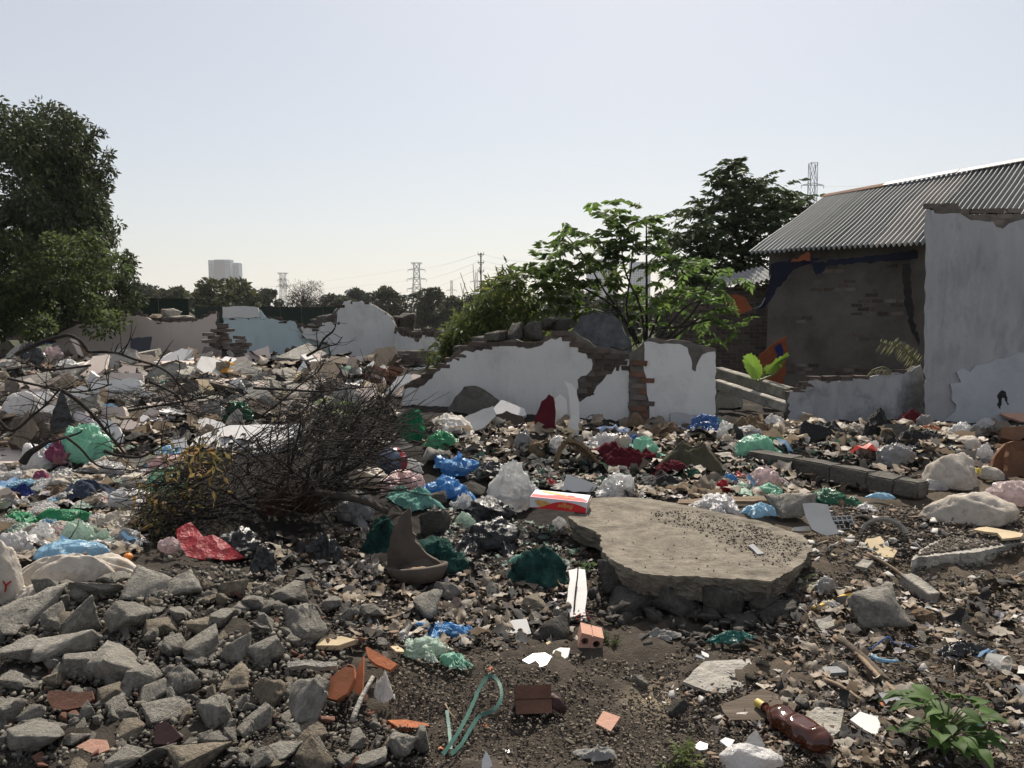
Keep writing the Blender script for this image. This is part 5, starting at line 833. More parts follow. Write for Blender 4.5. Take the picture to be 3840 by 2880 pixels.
# ---------------------------------------------------------------- flat and leaning pieces
PL = [ ('cloth', 'maroon cloth hanging against the white wall', 'cloth', [(2004, 1615), (2008, 1560), (2030, 1505), (2058, 1478), (2076, 1490), (2084, 1540), (2082, 1622)], 72, 6, .05, 'c_maroon', 0),  # name, label, category, outline, tilt, roll, thickness, material, lift
 ('wall_panel', 'dark navy panel leaning on the pink wall', 'panel', [(486, 1325), (490, 1268), (568, 1262), (560, 1330)], 78, 0, .03, 'panel_navy', 0), ('board', 'pale grey board leaning beside the navy panel', 'board', [(568, 1315), (572, 1268), (590, 1272), (625, 1310)], 70, 0, .03, 'plaster_pink', 0), ('board', 'long flat pale board on blocks below the pink wall', 'board', [(568, 1316), (660, 1312), (695, 1326), (640, 1334), (575, 1330)], 25, 0, .05, 'concrete_pale', .1),
 ('roof_board', 'tilted beige plank roof piece behind the pink wall', 'board', [(655, 1136), (672, 1142), (738, 1190), (722, 1194)], 60, 0, .04, 'board', .5), ('metal_sheet', 'narrow upright pale panel below the pink wall', 'panel', [(262, 1268), (290, 1275), (318, 1352), (305, 1355)], 70, 0, .03, 'plaster_pink', 0), ('wall_panel', 'dark brown panel beside the narrow pale panel', 'panel', [(292, 1275), (318, 1290), (345, 1345), (320, 1352)], 75, 0, .03, 'c_brown', 0),
 ('styrofoam_block', 'pinkish concrete box fragment with white face left of centre-left', 'block', [(365, 1378), (370, 1322), (480, 1305), (512, 1312), (510, 1350), (470, 1380)], 55, 0, .15, 'concrete_pale', 0), ('styrofoam_block', 'small white foam wedge leaning on the box fragment', 'block', [(425, 1355), (440, 1315), (505, 1362)], 60, 0, .05, 'foam', .05),
 ('wall_panel', 'flat beige wall panel below the navy panel', 'panel', [(575, 1358), (690, 1348), (745, 1355), (700, 1372), (590, 1370)], 12, 0, .07, 'plaster_pink', .08), ('wall_panel', 'second flat beige wall panel with broken corner', 'panel', [(560, 1352), (640, 1338), (738, 1335), (740, 1350), (650, 1350)], 15, 0, .06, 'plaster_pink', .12),
 ('concrete_plate', 'tan concrete plate left of the yellow cloth', 'plate', [(400, 1425), (430, 1400), (540, 1388), (562, 1400), (520, 1425)], 25, 0, .07, 'concrete_pale', .05), ('concrete_plate', 'flat tan plate under the yellow cloth', 'plate', [(695, 1440), (760, 1422), (905, 1416), (915, 1432), (870, 1458), (720, 1462)], 12, 0, .06, 'plaster_pink', .05),
 ('styrofoam_block', 'large white styrofoam slab standing behind the twigs', 'block', [(342, 1510), (338, 1442), (350, 1432), (500, 1416), (522, 1424), (532, 1460), (530, 1500)], 72, 0, .09, 'foam', .04), ('styrofoam_block', 'lumpy white styrofoam block left of the large styrofoam slab', 'block', [(240, 1520), (243, 1468), (300, 1446), (335, 1455), (342, 1510)], 70, 0, .1, 'foam', .02), ('styrofoam_block', 'low white styrofoam piece right of the large slab of foam', 'block', [(530, 1490), (530, 1465), (560, 1466), (588, 1480), (600, 1500)], 65, 0, .06, 'foam', 0),
 ('board', 'small white block on the flat tan plate', 'block', [(733, 1452), (745, 1440), (780, 1430), (785, 1445), (770, 1462)], 40, 0, .05, 'foam', .06), ('wall_panel', 'long white wall panel lying across the left foreground debris', 'panel', [(-40, 1690), (0, 1662), (160, 1664), (360, 1668), (560, 1672), (570, 1722), (420, 1740), (200, 1735), (0, 1735)], 22, 0, .07, 'plaster_pink', .03),
 ('concrete_post', 'rounded grey concrete post fragment in the left trash field', 'post', [(428, 1735), (560, 1706), (568, 1718), (555, 1745), (430, 1758)], 45, 0, .08, 'concrete', .03), ('wall_panel', 'cracked white wall panel behind the dead brush, upper piece', 'panel', [(640, 1632), (680, 1590), (770, 1565), (830, 1582), (846, 1594), (760, 1618)], 32, 0, .07, 'plaster', .06), ('wall_panel', 'large white wall panel lying behind the dead brush', 'panel', [(700, 1690), (735, 1640), (860, 1595), (960, 1592), (1130, 1588), (1100, 1640), (1010, 1690), (860, 1720)], 26, 0, .07, 'plaster', .06),
 ('board', 'grey rounded board standing on the white panels', 'board', [(842, 1592), (858, 1560), (890, 1532), (908, 1552), (916, 1592), (880, 1598)], 72, 0, .02, 'concrete', .1), ('plaster_piece', 'small white plaster piece left of the grey rounded board', 'plate', [(822, 1568), (826, 1550), (856, 1548), (850, 1566)], 60, 0, .03, 'plaster', .12), ('board', 'white board leaning left of the large white panel', 'board', [(615, 1700), (630, 1660), (695, 1640), (712, 1690), (690, 1706)], 45, 0, .03, 'plaster', .04),
 ('plastic_shell', 'smooth pinkish white plastic shell, left half behind the black sheet', 'shell', [(273, 1560), (285, 1542), (320, 1552), (352, 1580), (362, 1600), (390, 1625), (330, 1640), (302, 1625), (285, 1590)], 62, -8, .03, 'shell', .05), ('plastic_shell', 'smooth pinkish white plastic shell, right rounded end', 'shell', [(352, 1582), (380, 1570), (410, 1575), (445, 1600), (464, 1635), (458, 1658), (435, 1660), (412, 1640), (390, 1622), (365, 1605)], 60, 0, .04, 'shell', .06),
 ('plastic_sheet', 'upright black plastic sheet among the branches at left', 'sheet', [(182, 1640), (195, 1560), (215, 1500), (232, 1458), (245, 1490), (262, 1540), (275, 1590), (305, 1638)], 80, 0, .02, 'p_black', 0),
 ('plastic_sheet', 'bent red plastic sheet lying above the rubble heap', 'sheet', [(662, 1985), (700, 1962), (716, 1958), (740, 1985), (762, 2012), (800, 2005), (860, 2042), (916, 2088), (880, 2096), (760, 2098), (700, 2085), (680, 2050)], 42, 0, .012, 'p_red', .02), ('carton', 'torn brown carton at the left edge of the trash field', 'carton', [(-10, 1885), (-5, 1838), (30, 1826), (45, 1840), (58, 1860), (40, 1882)], 50, 0, .06, 'card_brown', 0), ('board', 'brown wet board under the pale green bags', 'board', [(190, 1985), (200, 1968), (430, 1965), (435, 1985)], 40, 0, .03, 'tile_maroon', .02),
 ('roof_sheet', 'grey pointed roofing sheet right of the white chair-like scrap', 'sheet', [(1350, 1448), (1365, 1415), (1400, 1390), (1432, 1380), (1420, 1410), (1385, 1448)], 62, 0, .02, 'concrete_pale', .08), ('plaster_piece', 'white triangular scrap among twigs in the centre left', 'plate', [(1105, 1410), (1120, 1380), (1138, 1352), (1150, 1378), (1165, 1400), (1175, 1425), (1130, 1425)], 65, 0, .03, 'foam', .06), ('plaster_piece', 'white plaster brick left of the white wall foot', 'plate', [(1248, 1355), (1252, 1340), (1300, 1338), (1308, 1352), (1290, 1362)], 35, 0, .06, 'plaster', .05), ('plaster_piece', 'white plaster wedge in front of the white wall', 'plate', [(1365, 1380), (1400, 1352), (1408, 1362), (1380, 1385)], 40, 0, .05, 'plaster', .05), ('plaster_piece', 'jagged white plaster with two points by the brush', 'plate', [(1295, 1435), (1312, 1412), (1320, 1425), (1345, 1410), (1352, 1430), (1320, 1450)], 60, 0, .03, 'plaster', .06),
 ('wall_panel', 'fallen brick panel plaster face, white, left of the low wall', 'panel', [(1452, 1492), (1465, 1450), (1490, 1412), (1540, 1402), (1545, 1425), (1500, 1450)], 48, 0, .04, 'plaster', .1), ('wall_panel', 'fallen cream panel leaning at the low wall left end', 'panel', [(1470, 1488), (1500, 1452), (1550, 1402), (1590, 1408), (1545, 1450), (1512, 1485)], 38, 0, .05, 'plaster_pink', .1), ('board', 'long white batten lying behind the low white wall', 'board', [(1545, 1388), (1548, 1382), (1632, 1368), (1636, 1374)], 50, 0, .03, 'plaster', .15),
 ('concrete_plate', 'dark brown broken roof slab leaning on the white wall', 'plate', [(1676, 1540), (1700, 1500), (1740, 1450), (1785, 1447), (1830, 1470), (1871, 1500), (1850, 1545), (1760, 1555)], 68, 0, .06, 'concrete_dark', .02), ('metal_sheet', 'bent pale metal sheet at the foot of the white wall', 'sheet', [(1724, 1572), (1760, 1555), (1850, 1522), (1860, 1560), (1830, 1590), (1790, 1615), (1755, 1600)], 52, 0, .01, 'alu', .08), ('plaster_piece', 'white plaster shard leaning right of the bent metal sheet', 'plate', [(1850, 1530), (1880, 1500), (1965, 1530), (1975, 1555), (1920, 1580), (1865, 1560)], 40, 0, .04, 'plaster', .1),
 ('plaster_piece', 'tall white plaster post leaning on the low wall', 'plate', [(2132, 1635), (2136, 1530), (2130, 1460), (2110, 1425), (2145, 1440), (2160, 1460), (2172, 1520), (2168, 1632)], 84, 4, .07, 'plaster', .0), ('plaster_piece', 'leaning white plaster chunk with rounded top on the low wall', 'plate', [(2052, 1470), (2064, 1380), (2085, 1365), (2100, 1375), (2118, 1420), (2140, 1450), (2130, 1520), (2080, 1500)], 78, 0, .08, 'plaster', .12), ('plaster_piece', 'white plaster slab leaning right of the maroon cloth', 'plate', [(2080, 1590), (2075, 1500), (2100, 1478), (2125, 1500), (2132, 1590)], 76, 0, .04, 'plaster', .02), ('masonry_chunk', 'brown brick chunk at the foot of the white wall', 'rubble', [(1850, 1600), (1848, 1560), (1900, 1540), (1960, 1560), (1975, 1600)], 60, 0, .1, 'brick_old', .02),
 ('concrete_block', 'pale concrete block right of the pier', 'block', [(2686, 1532), (2686, 1480), (2700, 1466), (2760, 1464), (2786, 1476), (2784, 1528)], 70, 0, .12, 'concrete_pale', .04), ('foam_block', 'white foam block leaning on the pier foot', 'block', [(2512, 1600), (2515, 1548), (2540, 1545), (2620, 1560), (2632, 1600)], 72, 0, .08, 'plaster_grey', .02), ('paper_sheet', 'folded white sheet behind the biscuit carton', 'sheet', [(2112, 1828), (2128, 1778), (2240, 1820), (2225, 1842), (2150, 1845)], 60, 0, .008, 'ceramic', .02),
 ('metal_sheet', 'curved aluminium sheet standing on soil right of the slab', 'sheet', [(3010, 1888), (3055, 1885), (3105, 1892), (3120, 1945), (3148, 2000), (3095, 2010), (3045, 1985), (3022, 1940)], 55, 0, .006, 'alu', .03), ('metal_pipe', 'short grey pipe left of the aluminium sheet', 'pipe', [(2972, 1990), (2975, 1978), (3035, 1972), (3042, 1990)], 50, 0, .03, 'alu', .02), ('board', 'tan torn board piece on soil below the broken ring', 'board', [(3231, 2072), (3250, 2020), (3300, 2010), (3318, 2045), (3365, 2065), (3350, 2090), (3290, 2088)], 14, 0, .015, 'board', .03), ('concrete_plate', 'tan cardboard plate on the second slab', 'plate', [(3650, 1985), (3700, 1975), (3838, 2000), (3830, 2012), (3760, 2020), (3740, 1998)], 10, 0, .015, 'board', .06),
 ('rusty_panel', 'large rusty brown panel standing at the right edge', 'panel', [(3778, 1790), (3785, 1660), (3850, 1650), (3990, 1660), (3990, 1800)], 75, 0, .06, 'rust', .0), ('rusty_panel', 'rust-orange sheet stack lying at the right edge', 'panel', [(3755, 1640), (3760, 1600), (3840, 1595), (3950, 1610), (3950, 1660), (3800, 1650)], 40, 0, .08, 'rust', .08), ('board', 'reddish board leaning on the tall wall at the right edge', 'board', [(3752, 1552), (3768, 1546), (3850, 1552), (3950, 1560), (3950, 1600), (3850, 1590)], 35, 0, .03, 'brick_pink', .3), ('rusty_panel', 'rusty curled sheet left of the large rusty panel', 'panel', [(3715, 1760), (3740, 1700), (3775, 1660), (3782, 1740), (3778, 1780)], 70, 0, .05, 'rust', .0),
 ('burnt_board', 'burnt black board leaning on the low sooty wall', 'board', [(3000, 1655), (3005, 1590), (3020, 1576), (3190, 1630), (3220, 1665)], 66, 0, .05, 'char', .0), ('concrete_plate', 'grey crusted plate beside the burnt stump', 'plate', [(3310, 1650), (3318, 1590), (3370, 1588), (3410, 1600), (3420, 1640)], 70, 0, .05, 'concrete_dark', .0),
 ('metal_strip', 'shiny white metal strip standing left of the slab', 'strip', [(2128, 2320), (2130, 2210), (2132, 2138), (2165, 2132), (2194, 2136), (2202, 2220), (2200, 2325), (2165, 2328)], 26, 0, .006, 'ceramic', .10), ('tile_shard', 'white hexagonal tile shard on the soil', 'tile', [(1958, 2475), (2000, 2450), (2045, 2448), (2068, 2462), (2050, 2492), (2015, 2505)], 12, 0, .012, 'ceramic', .03), ('paper_scrap', 'torn white card beside the white tile shard', 'card', [(2062, 2484), (2075, 2440), (2100, 2428), (2138, 2430), (2130, 2462), (2100, 2480)], 14, 0, .012, 'foam', .03), ('plate_shard', 'curved white plate shard left of the broken brick', 'plate', [(1856, 2390), (1890, 2345), (1920, 2325), (1975, 2320), (1992, 2375), (1960, 2382), (1910, 2372)], 28, 0, .012, 'ceramic', .04), ('tile_shard', 'sharp white tile splinter at the bottom edge', 'tile', [(1805, 2900), (1808, 2850), (1822, 2814), (1838, 2840), (1855, 2900)], 50, 0, .012, 'ceramic', .0),
 ('roof_tile_piece', 'square pinkish tile piece lying on the soil', 'tile', [(2234, 2712), (2262, 2665), (2326, 2688), (2290, 2742)], 14, 0, .015, 'brick_pink', .03), ('roof_tile_piece', 'flat tan roof tile piece on the rubble edge', 'tile', [(1185, 2420), (1205, 2392), (1280, 2385), (1335, 2398), (1270, 2420)], 16, 0, .025, 'board', .06), ('roof_tile_piece', 'tilted orange ribbed tile piece by the green bag', 'tile', [(1370, 2428), (1378, 2425), (1440, 2460), (1490, 2490), (1465, 2512), (1410, 2490), (1382, 2468)], 40, 0, .025, 'terracotta', .06), ('roof_tile_piece', 'dark orange carved tile lump on the rubble edge', 'tile', [(1222, 2615), (1240, 2540), (1290, 2500), (1328, 2505), (1330, 2540), (1300, 2600), (1260, 2625)], 50, 0, .06, 'terracotta', .06), ('roof_tile_piece', 'orange pointed tile half buried in the soil', 'tile', [(1452, 2700), (1520, 2698), (1600, 2712), (1610, 2722), (1560, 2730), (1490, 2725)], 30, 0, .03, 'terracotta', .02), ('roof_tile_piece', 'narrow dark orange tile edge by the carved tile lump', 'tile', [(1325, 2590), (1340, 2510), (1362, 2460), (1362, 2530), (1358, 2600), (1340, 2610)], 60, 0, .03, 'terracotta', .03), ('roof_tile_piece', 'flat dark red tile in the left rubble heap', 'tile', [(175, 2620), (180, 2592), (345, 2590), (350, 2620), (310, 2650), (200, 2662)], 45, 0, .04, 'brick', .02), ('roof_tile_piece', 'maroon tile pentagon in the left rubble heap', 'tile', [(578, 2790), (580, 2720), (620, 2702), (645, 2722), (680, 2762), (640, 2792)], 48, 0, .03, 'tile_maroon', .02), ('roof_tile_piece', 'broken red tile cluster piece at the left bottom', 'tile', [(285, 2800), (340, 2770), (400, 2775), (410, 2810), (360, 2830)], 28, 0, .04, 'brick_pink', .04),
 ('wood_plank', 'weathered flat plank piece on the left rubble edge', 'plank', [(1075, 2492), (1080, 2482), (1120, 2476), (1262, 2480), (1262, 2496), (1080, 2502)], 35, 0, .03, 'concrete_pale', .10), ('board', 'flat tan board with crack on the soil below the slab', 'board', [(2560, 2555), (2600, 2515), (2640, 2480), (2810, 2470), (2830, 2520), (2790, 2570), (2720, 2600), (2650, 2590)], 8, 0, .015, 'concrete_pale', .02), ('board', 'wide brown board behind the amber bottle', 'board', [(2700, 2640), (2860, 2580), (2990, 2640), (2970, 2680), (2850, 2700), (2740, 2700)], 8, 0, .02, 'wood_dark', .02), ('board', 'grey flat board right of the amber bottle', 'board', [(2990, 2700), (3060, 2650), (3165, 2660), (3150, 2740), (3070, 2790), (3010, 2760)], 8, 0, .02, 'concrete', .03), ('tile_shard', 'blue-grey angular tile shard above the leafy weed', 'tile', [(3295, 2600), (3330, 2590), (3385, 2625), (3390, 2645), (3330, 2650)], 12, 0, .015, 'tile_grey', .03), ('tile_shard', 'long blue-grey tile shard left of the planks', 'tile', [(3078, 2500), (3140, 2498), (3175, 2520), (3100, 2525)], 10, 0, .015, 'tile_grey', .03), ('tile_shard', 'blue-grey tile shard lying on the big slab', 'tile', [(2600, 2010), (2605, 1998), (2655, 2012), (2655, 2024)], 6, 0, .012, 'tile_grey', .12), ('tile_shard', 'second blue-grey tile shard near the slab right end', 'tile', [(2805, 2045), (2825, 2038), (2865, 2075), (2840, 2078)], 6, 0, .012, 'tile_grey', .16), ('paper_scrap', 'flaky white shard in front of the leafy weed', 'scrap', [(3188, 2698), (3225, 2668), (3290, 2690), (3315, 2745), (3280, 2756), (3240, 2735)], 14, 0, .012, 'ceramic', .03), ('paper_scrap', 'smooth pale shard above the bottom white bag', 'scrap', [(2600, 2800), (2625, 2780), (2655, 2790), (2652, 2808), (2625, 2812)], 10, 0, .01, 'ceramic', .02), ('paper_scrap', 'ragged pale shard right of the smooth pale shard', 'scrap', [(2700, 2778), (2720, 2765), (2755, 2775), (2735, 2805)], 10, 0, .01, 'foam', .02), ('tile_shard', 'grey trapezoid tile left of the concrete lump at right', 'tile', [(3055, 2325), (3115, 2305), (3130, 2345), (3080, 2365)], 20, 0, .015, 'concrete_pale', .04),
 ('plastic_flap', 'clear triangular plastic flap above the bottom white bag', 'sheet', [(2780, 2810), (2810, 2760), (2835, 2735), (2870, 2795), (2855, 2815)], 60, 0, .004, 'p_clear', .0), ('wood_plank', 'pale plank lying on the back edge of the slab', 'plank', [(2540, 1886), (2545, 1872), (2940, 1855), (2980, 1862), (2975, 1870), (2620, 1888)], 30, 0, .03, 'wood', .16), ('tile_shard', 'small blue-grey square tile right of the slab', 'tile', [(3205, 2120), (3235, 2095), (3275, 2105), (3250, 2130)], 16, 0, .02, 'concrete', .05)]
def bend(o, k): # a real curl in a sheet
    for v in o.data.vertices: v.co.z += k * v.co.x * abs(v.co.x) * 4
for (nm, lb, ct, poly, tilt, roll, th, m_, lf) in PL: plate(nm, lb, ct, poly, tilt, roll, th, m_, lf, seed=len(lb))
# a kerb of concrete blocks
ka, kb = at(2900, 1715, 7.35), at(3465, 1822, 6.15); kerb = thing('kerb_wall', 'low row of grey concrete blocks half buried left of the cream sack', 'kerb', tuple((ka + kb) / 2)); kd = kb - ka; kl = np.linalg.norm(kd[:2]); kr = math.atan2(kd[1], kd[0]); r_ = np.random.default_rng(3)
for i, (t0, t1) in enumerate(((-.16, .19), (.19, .46), (.46, .70), (.70, .86), (.86, 1.0))):
    V, Fc = box_geo((t1 - t0) * kl + .004, .17, .15 - .02 * (i > 2)); bm = bmesh.new(); me = mesh('block', V, Fc, M['concrete_dark']); bm.from_mesh(me); bmesh.ops.bevel(bm, geom=bm.edges[:], offset=.012, segments=2, affect='EDGES'); bm.to_mesh(me); bm.free(); roughen(me, .009, 9, 4, i)
    p = ka + kd * (t0 + t1) / 2 - (ka + kb) / 2; obj('block', me, kerb, (p[0], p[1], p[2] - .035), (r_.normal(0, .03), r_.normal(0, .01) - math.atan2(kd[2], kl), kr + r_.normal(0, .008)))
p = (ka + kb) / 2
# masonry fragments made of bricks
def brick_pile(name, label, px, py, cols, rows, depth, kind, rot, lift=0, jitter=.25, cat='masonry', alt='brick_dusty', seed=0, jit=.01):
    p = G(px, py); root = thing(name, label, cat, (p[0], p[1], p[2] + lift), None, tuple(R(a) for a in rot)); r = np.random.default_rng(seed); top = {(i, j): rows * (1 - jitter * r.random() ** 1.5) for i in range(cols) for j in range(depth)}
    for k in range(rows):
        for i in range(cols):
            for j in range(depth):
                if k > top[i, j]: continue
                obj('brick', BRICKS[kind if r.random() > .35 else alt][r.integers(5)], root, ((i - (cols - 1) / 2) * .216 + (k % 2) * .1 * (r.random() > .3) + r.normal(0, jit), j * .105 + r.normal(0, jit), .035 + k * .068), (r.normal(0, .03 + jit), r.normal(0, .03 + jit), r.normal(0, .05 + jit * 3)))
    return root
brick_pile('brick_stack', 'small stack of grey bricks in front of the white wall', 1542, 1369, 3, 4, 2, 'brick_dusty', (0, 0, 4), seed=1, jitter=.1)
brick_pile('brick_pile', 'collapsed brick pile at the corner of the aqua wall', 848, 1342, 3, 9, 2, 'brick_dusty', (0, 0, 20), seed=2, jitter=.95, jit=.05)
brick_pile('brick_pillar', 'broken brick pillar between the pink and aqua walls', 826, 1285, 1, 16, 2, 'brick_dusty', (0, 0, 5), .1, seed=3, jitter=.1)
brick_pile('masonry_slab', 'tilted red brick panel lying left of the low white wall', 1440, 1470, 2, 6, 3, 'brick', (-28, 14, 35), .02, seed=4, jitter=.4)
brick_pile('masonry_slab', 'broken hollow-brick slab tipped in front of the white wall', 1130, 1345, 3, 2, 2, 'brick_old', (-20, 18, 10), .05, seed=6, jitter=.3)
brick_pile('masonry_slab', 'dark brick heap on top of the low wall left end', 1900, 1300, 3, 3, 2, 'brick_old', (0, 4, 5), .52, seed=7, jitter=.8, jit=.03)
for i, (x, y, w_, h_, lf) in enumerate([(1800, 1280, 70, 60, .75), (1860, 1262, 80, 76, .78), (1935, 1250, 90, 80, .8), (2000, 1240, 80, 90, .85), (2070, 1215, 70, 90, .9), (2110, 1235, 60, 80, .85), (1730, 1310, 60, 40, .62)]):
    p = at(x, y, 10.75); o = obj('masonry_lump', ROCKS_D[i % 8], None, p, (0, 0, i), (w_ * S(10.75), .3, h_ * S(10.75) * 1.2)); tag(o, 'dark block on top of the low white wall, %s from the left' % ['second', 'third', 'fourth', 'fifth', 'sixth', 'last', 'first'][i], 'rubble', 'dark blocks along the low white wall')
for i, (x, y, w_, h_) in enumerate([(1195, 1205, 60, 50), (1230, 1190, 60, 60), (1265, 1170, 40, 50), (1170, 1218, 40, 26), (1500, 1200, 80, 70), (1530, 1225, 90, 90), (1590, 1245, 110, 40), (1545, 1180, 50, 40), (640, 1170, 60, 30), (600, 1185, 80, 34), (680, 1185, 70, 30)]):
    d_ = 18.2; p = at(x, y, d_); o = obj('masonry_lump', (ROCKS_D + ROCKS)[i % 12], None, p, (0, 0, i), (w_ * S(d_) * 1.2, .5, h_ * S(d_) * 1.5)); tag(o, ['dark lump in the dip right of the aqua wall', 'larger dark lump against the white wall left edge', 'dark lump touching the white wall left edge', 'low dark lump farthest left in the wall dip', 'dark masonry right of the white wall top', 'biggest dark masonry lump right of the white wall', 'flat dark lump on the return wall', 'small dark lump topping the masonry right of the white wall', 'dark lump on the pink wall near the plank', 'flat dark lump on the pink wall', 'dark lump right of the tilted plank'][i], 'rubble')
    o.location.z -= .05
p = G(90, 1262); rm = thing('masonry_lump', 'tall ragged lump of red brick masonry at the far left', 'masonry', tuple(p)); r_ = np.random.default_rng(8)
for k in range(9):
    n = max(1, 4 - k // 3)
    for i in range(n):
        for j in range(2): obj('brick', BRICKS['brick'][r_.integers(5)], rm, ((i - (n - 1) / 2) * .17 + r_.normal(0, .03), j * .13 + r_.normal(0, .03), .05 + k * .062), (r_.normal(0, .15), r_.normal(0, .15), r_.normal(0, .4)))
lump('rough red mortar mass under the brick masonry lump at far left', 85, 1245, 120, 70, [mesh('mortar_mass', *rock_geo(301, .8, .5, 5, .09), M['brick_old'])], 4)
p = G(85, 1250); o = obj('mortar_core', mesh('mortar_core', *rock_geo(302, 1, .3, 5, .1), M['brick']), rm, (0, .1, .28), (0, 0, 0), (.5, .4, .62))

# ---------------------------------------------------------------- bricks, shard of clay, ring, grating and other single things
def hollow_brick(label, px, py, L, W, Hh, rot, m, lift=0, groove=True):
    p = G(px, py); root = thing('hollow_brick', label, 'brick', (p[0], p[1], p[2] + lift), None, tuple(R(a) for a in rot)); ns = 12; parts = []
    for cell in (-1, 1):
        cx_ = cell * W / 4; r_ = min(W / 4, Hh / 2) * .62; th = np.arange(4 * ns) * 2 * math.pi / (4 * ns) + math.pi / 4; c = np.stack([np.cos(th), np.sin(th)], 1); sq = c / np.abs(c).max(1, keepdims=True) * [W / 4 - .003, Hh / 2]; ci = c * r_
        n = len(th); V = np.vstack([np.stack([np.full(n, x), q[:, 0] + cx_, q[:, 1]], 1) for x in (-L/2, L/2) for q in (sq, ci)]); Fc = []
        for i in range(n):
            j = (i + 1) % n; Fc += [[i, j, n + j, n + i], [2*n + j, 2*n + i, 3*n + i, 3*n + j], [n + i, n + j, 3*n + j, 3*n + i], [j, i, 2*n + i, 2*n + j]]
        parts.append((V * [1, .985, 1], Fc))
    V, Fc = box_geo(L * .98, .012, Hh * .84); parts.append((V, Fc)); obj('brick_body', mesh('brick_body', *merge(parts), M[m]), root); return root
hollow_brick('broken hollow brick with grooved face half buried in the soil', 1998, 2650, .145, .115, .07, (72, 0, 2), 'brick', .03); bpy.data.objects['hollow_brick'].rotation_euler = (R(62), R(0), R(4))
hollow_brick('pink two-hole brick with sunlit top beside red flowers', 2212, 2425, .13, .115, .075, (14, 0, 88), 'brick_pink', .045)
tag(obj('brick_shard', mesh('brick_shard', *rock_geo(310, .6, .9, 3, .03), M['tile_maroon']), None, G(2085, 2650) + [0, 0, .02], (.2, .3, .2), (.10, .10, .12)), 'dark brick shard touching the half buried hollow brick', 'brick')
# clay jar shard
cp = G(1560, 2205); jar = thing('clay_jar_shard', 'broken brown clay jar, tall pointed shard rising from its round base', 'jar', tuple(cp + [0, .1, 0]))
js = S(cp[1]); jo = rough_poly([((x - 1560) * js, (2205 - y) * js) for x, y in [(1433, 2160), (1436, 2110), (1446, 2040), (1462, 1990), (1490, 1950), (1522, 1925), (1526, 1965), (1529, 2010), (1550, 2068), (1588, 2112), (1640, 2135), (1672, 2155), (1660, 2185), (1600, 2196), (1480, 2192)]], .02, .003, 4)
gq = np.array([[x, z] for x in np.linspace(-.17, .16, 46) for z in np.linspace(0, .39, 46)]); V, Fc = prism(np.column_stack([jo[:, 0], np.zeros(len(jo)), jo[:, 1]]), (0, .022, 0)); V[:, 1] += .10 - 2.6 * (V[:, 0] + .02) ** 2; obj('jar_wall', mesh('jar_wall', V, Fc, M['clay']), jar)
prof = [(.0, .015), (.10, .015), (.145, .03), (.165, .065), (.172, .095), (.155, .10), (.145, .075), (.12, .045), (.0, .04)]; na = 48; V = np.array([[r_ * math.cos(a) * (1 + .03 * math.sin(3 * a)), r_ * math.sin(a) * .85, z * (1 + .25 * math.sin(a + 2.5) * (z > .06))] for a in np.arange(na) * 2 * math.pi / na for r_, z in prof])
obj('jar_base', mesh('jar_base', V + [-.005, 0, 0], grid_faces(na, len(prof), True), M['clay'], True), jar); V, Fc = rag_geo(5, .6, 14, 40); obj('dust_fill', mesh('dust_fill', V * [.128, .11, .03] + [-.005, 0, .055], Fc, M['clay_dust'], True), jar)
lump('dark soil clod inside the clay jar base', 1585, 2150, 50, 24, ROCKS_D, 9, lift=.05)
# ball
p = G(1474, 1772); s = S(p[1]); ba = thing('ball', 'blue-grey and red ball half hidden by the brush twigs', 'ball', (p[0], p[1], p[2] + 42 * s))
for (a0, a1, m_) in ((-2.3, .75, 'panel_navy2'), (.75, 1.5, 'p_red'), (1.5, 3.98, 'panel_navy2')):
    if m_ not in M: M[m_] = mat(m_, (.075, .10, .15), .32, .06, 4, 0, spec=.5, inst=0)
    T, Pq = np.meshgrid(np.linspace(a0, a1, 18), np.linspace(.02, math.pi - .02, 24), indexing='ij'); V = np.stack([np.sin(Pq) * np.sin(T), -np.sin(Pq) * np.cos(T), np.cos(Pq)], -1).reshape(-1, 3) * 56 * s; obj('ball_panel', mesh('ball_panel', V, grid_faces(18, 24), M[m_], True), ba)
# straw basket loop
p = G(2190, 1750); s = S(p[1]); bk = thing('straw_basket', 'torn brown straw basket bent into a loop on the burnt ground', 'basket', tuple(p))
def ribbon(name, P, wdt, m, parent, th=.012, up=(0, 0, 1)):
    P = smooth_path(P, 6); T = np.gradient(P, axis=0); T /= np.linalg.norm(T, axis=1, keepdims=True); Sd = np.cross(T, up); Sd /= np.maximum(np.linalg.norm(Sd, axis=1, keepdims=True), 1e-6); N2 = np.cross(Sd, T); n = len(P); wv = wdt * (1 + .12 * np.sin(np.arange(n) * 1.9))[:, None]
    V = np.stack([P + Sd * wv / 2 + N2 * th / 2, P + Sd * wv / 2 - N2 * th / 2, P - Sd * wv / 2 - N2 * th / 2, P - Sd * wv / 2 + N2 * th / 2], 1).reshape(-1, 3); Fc = []
    for i in range(n - 1):
        for k in range(4): Fc.append([i*4 + k, i*4 + (k+1) % 4, i*4 + 4 + (k+1) % 4, i*4 + 4 + k])
    Fc += [[3, 2, 1, 0], [(n-1)*4 + k for k in range(4)]]; return obj(name, mesh(name, V, Fc, m if not isinstance(m, str) else M[m]), parent)
pt = lambda x, y, dy=0: np.array([(x - 2190) * s, dy, (1750 - y) * s])
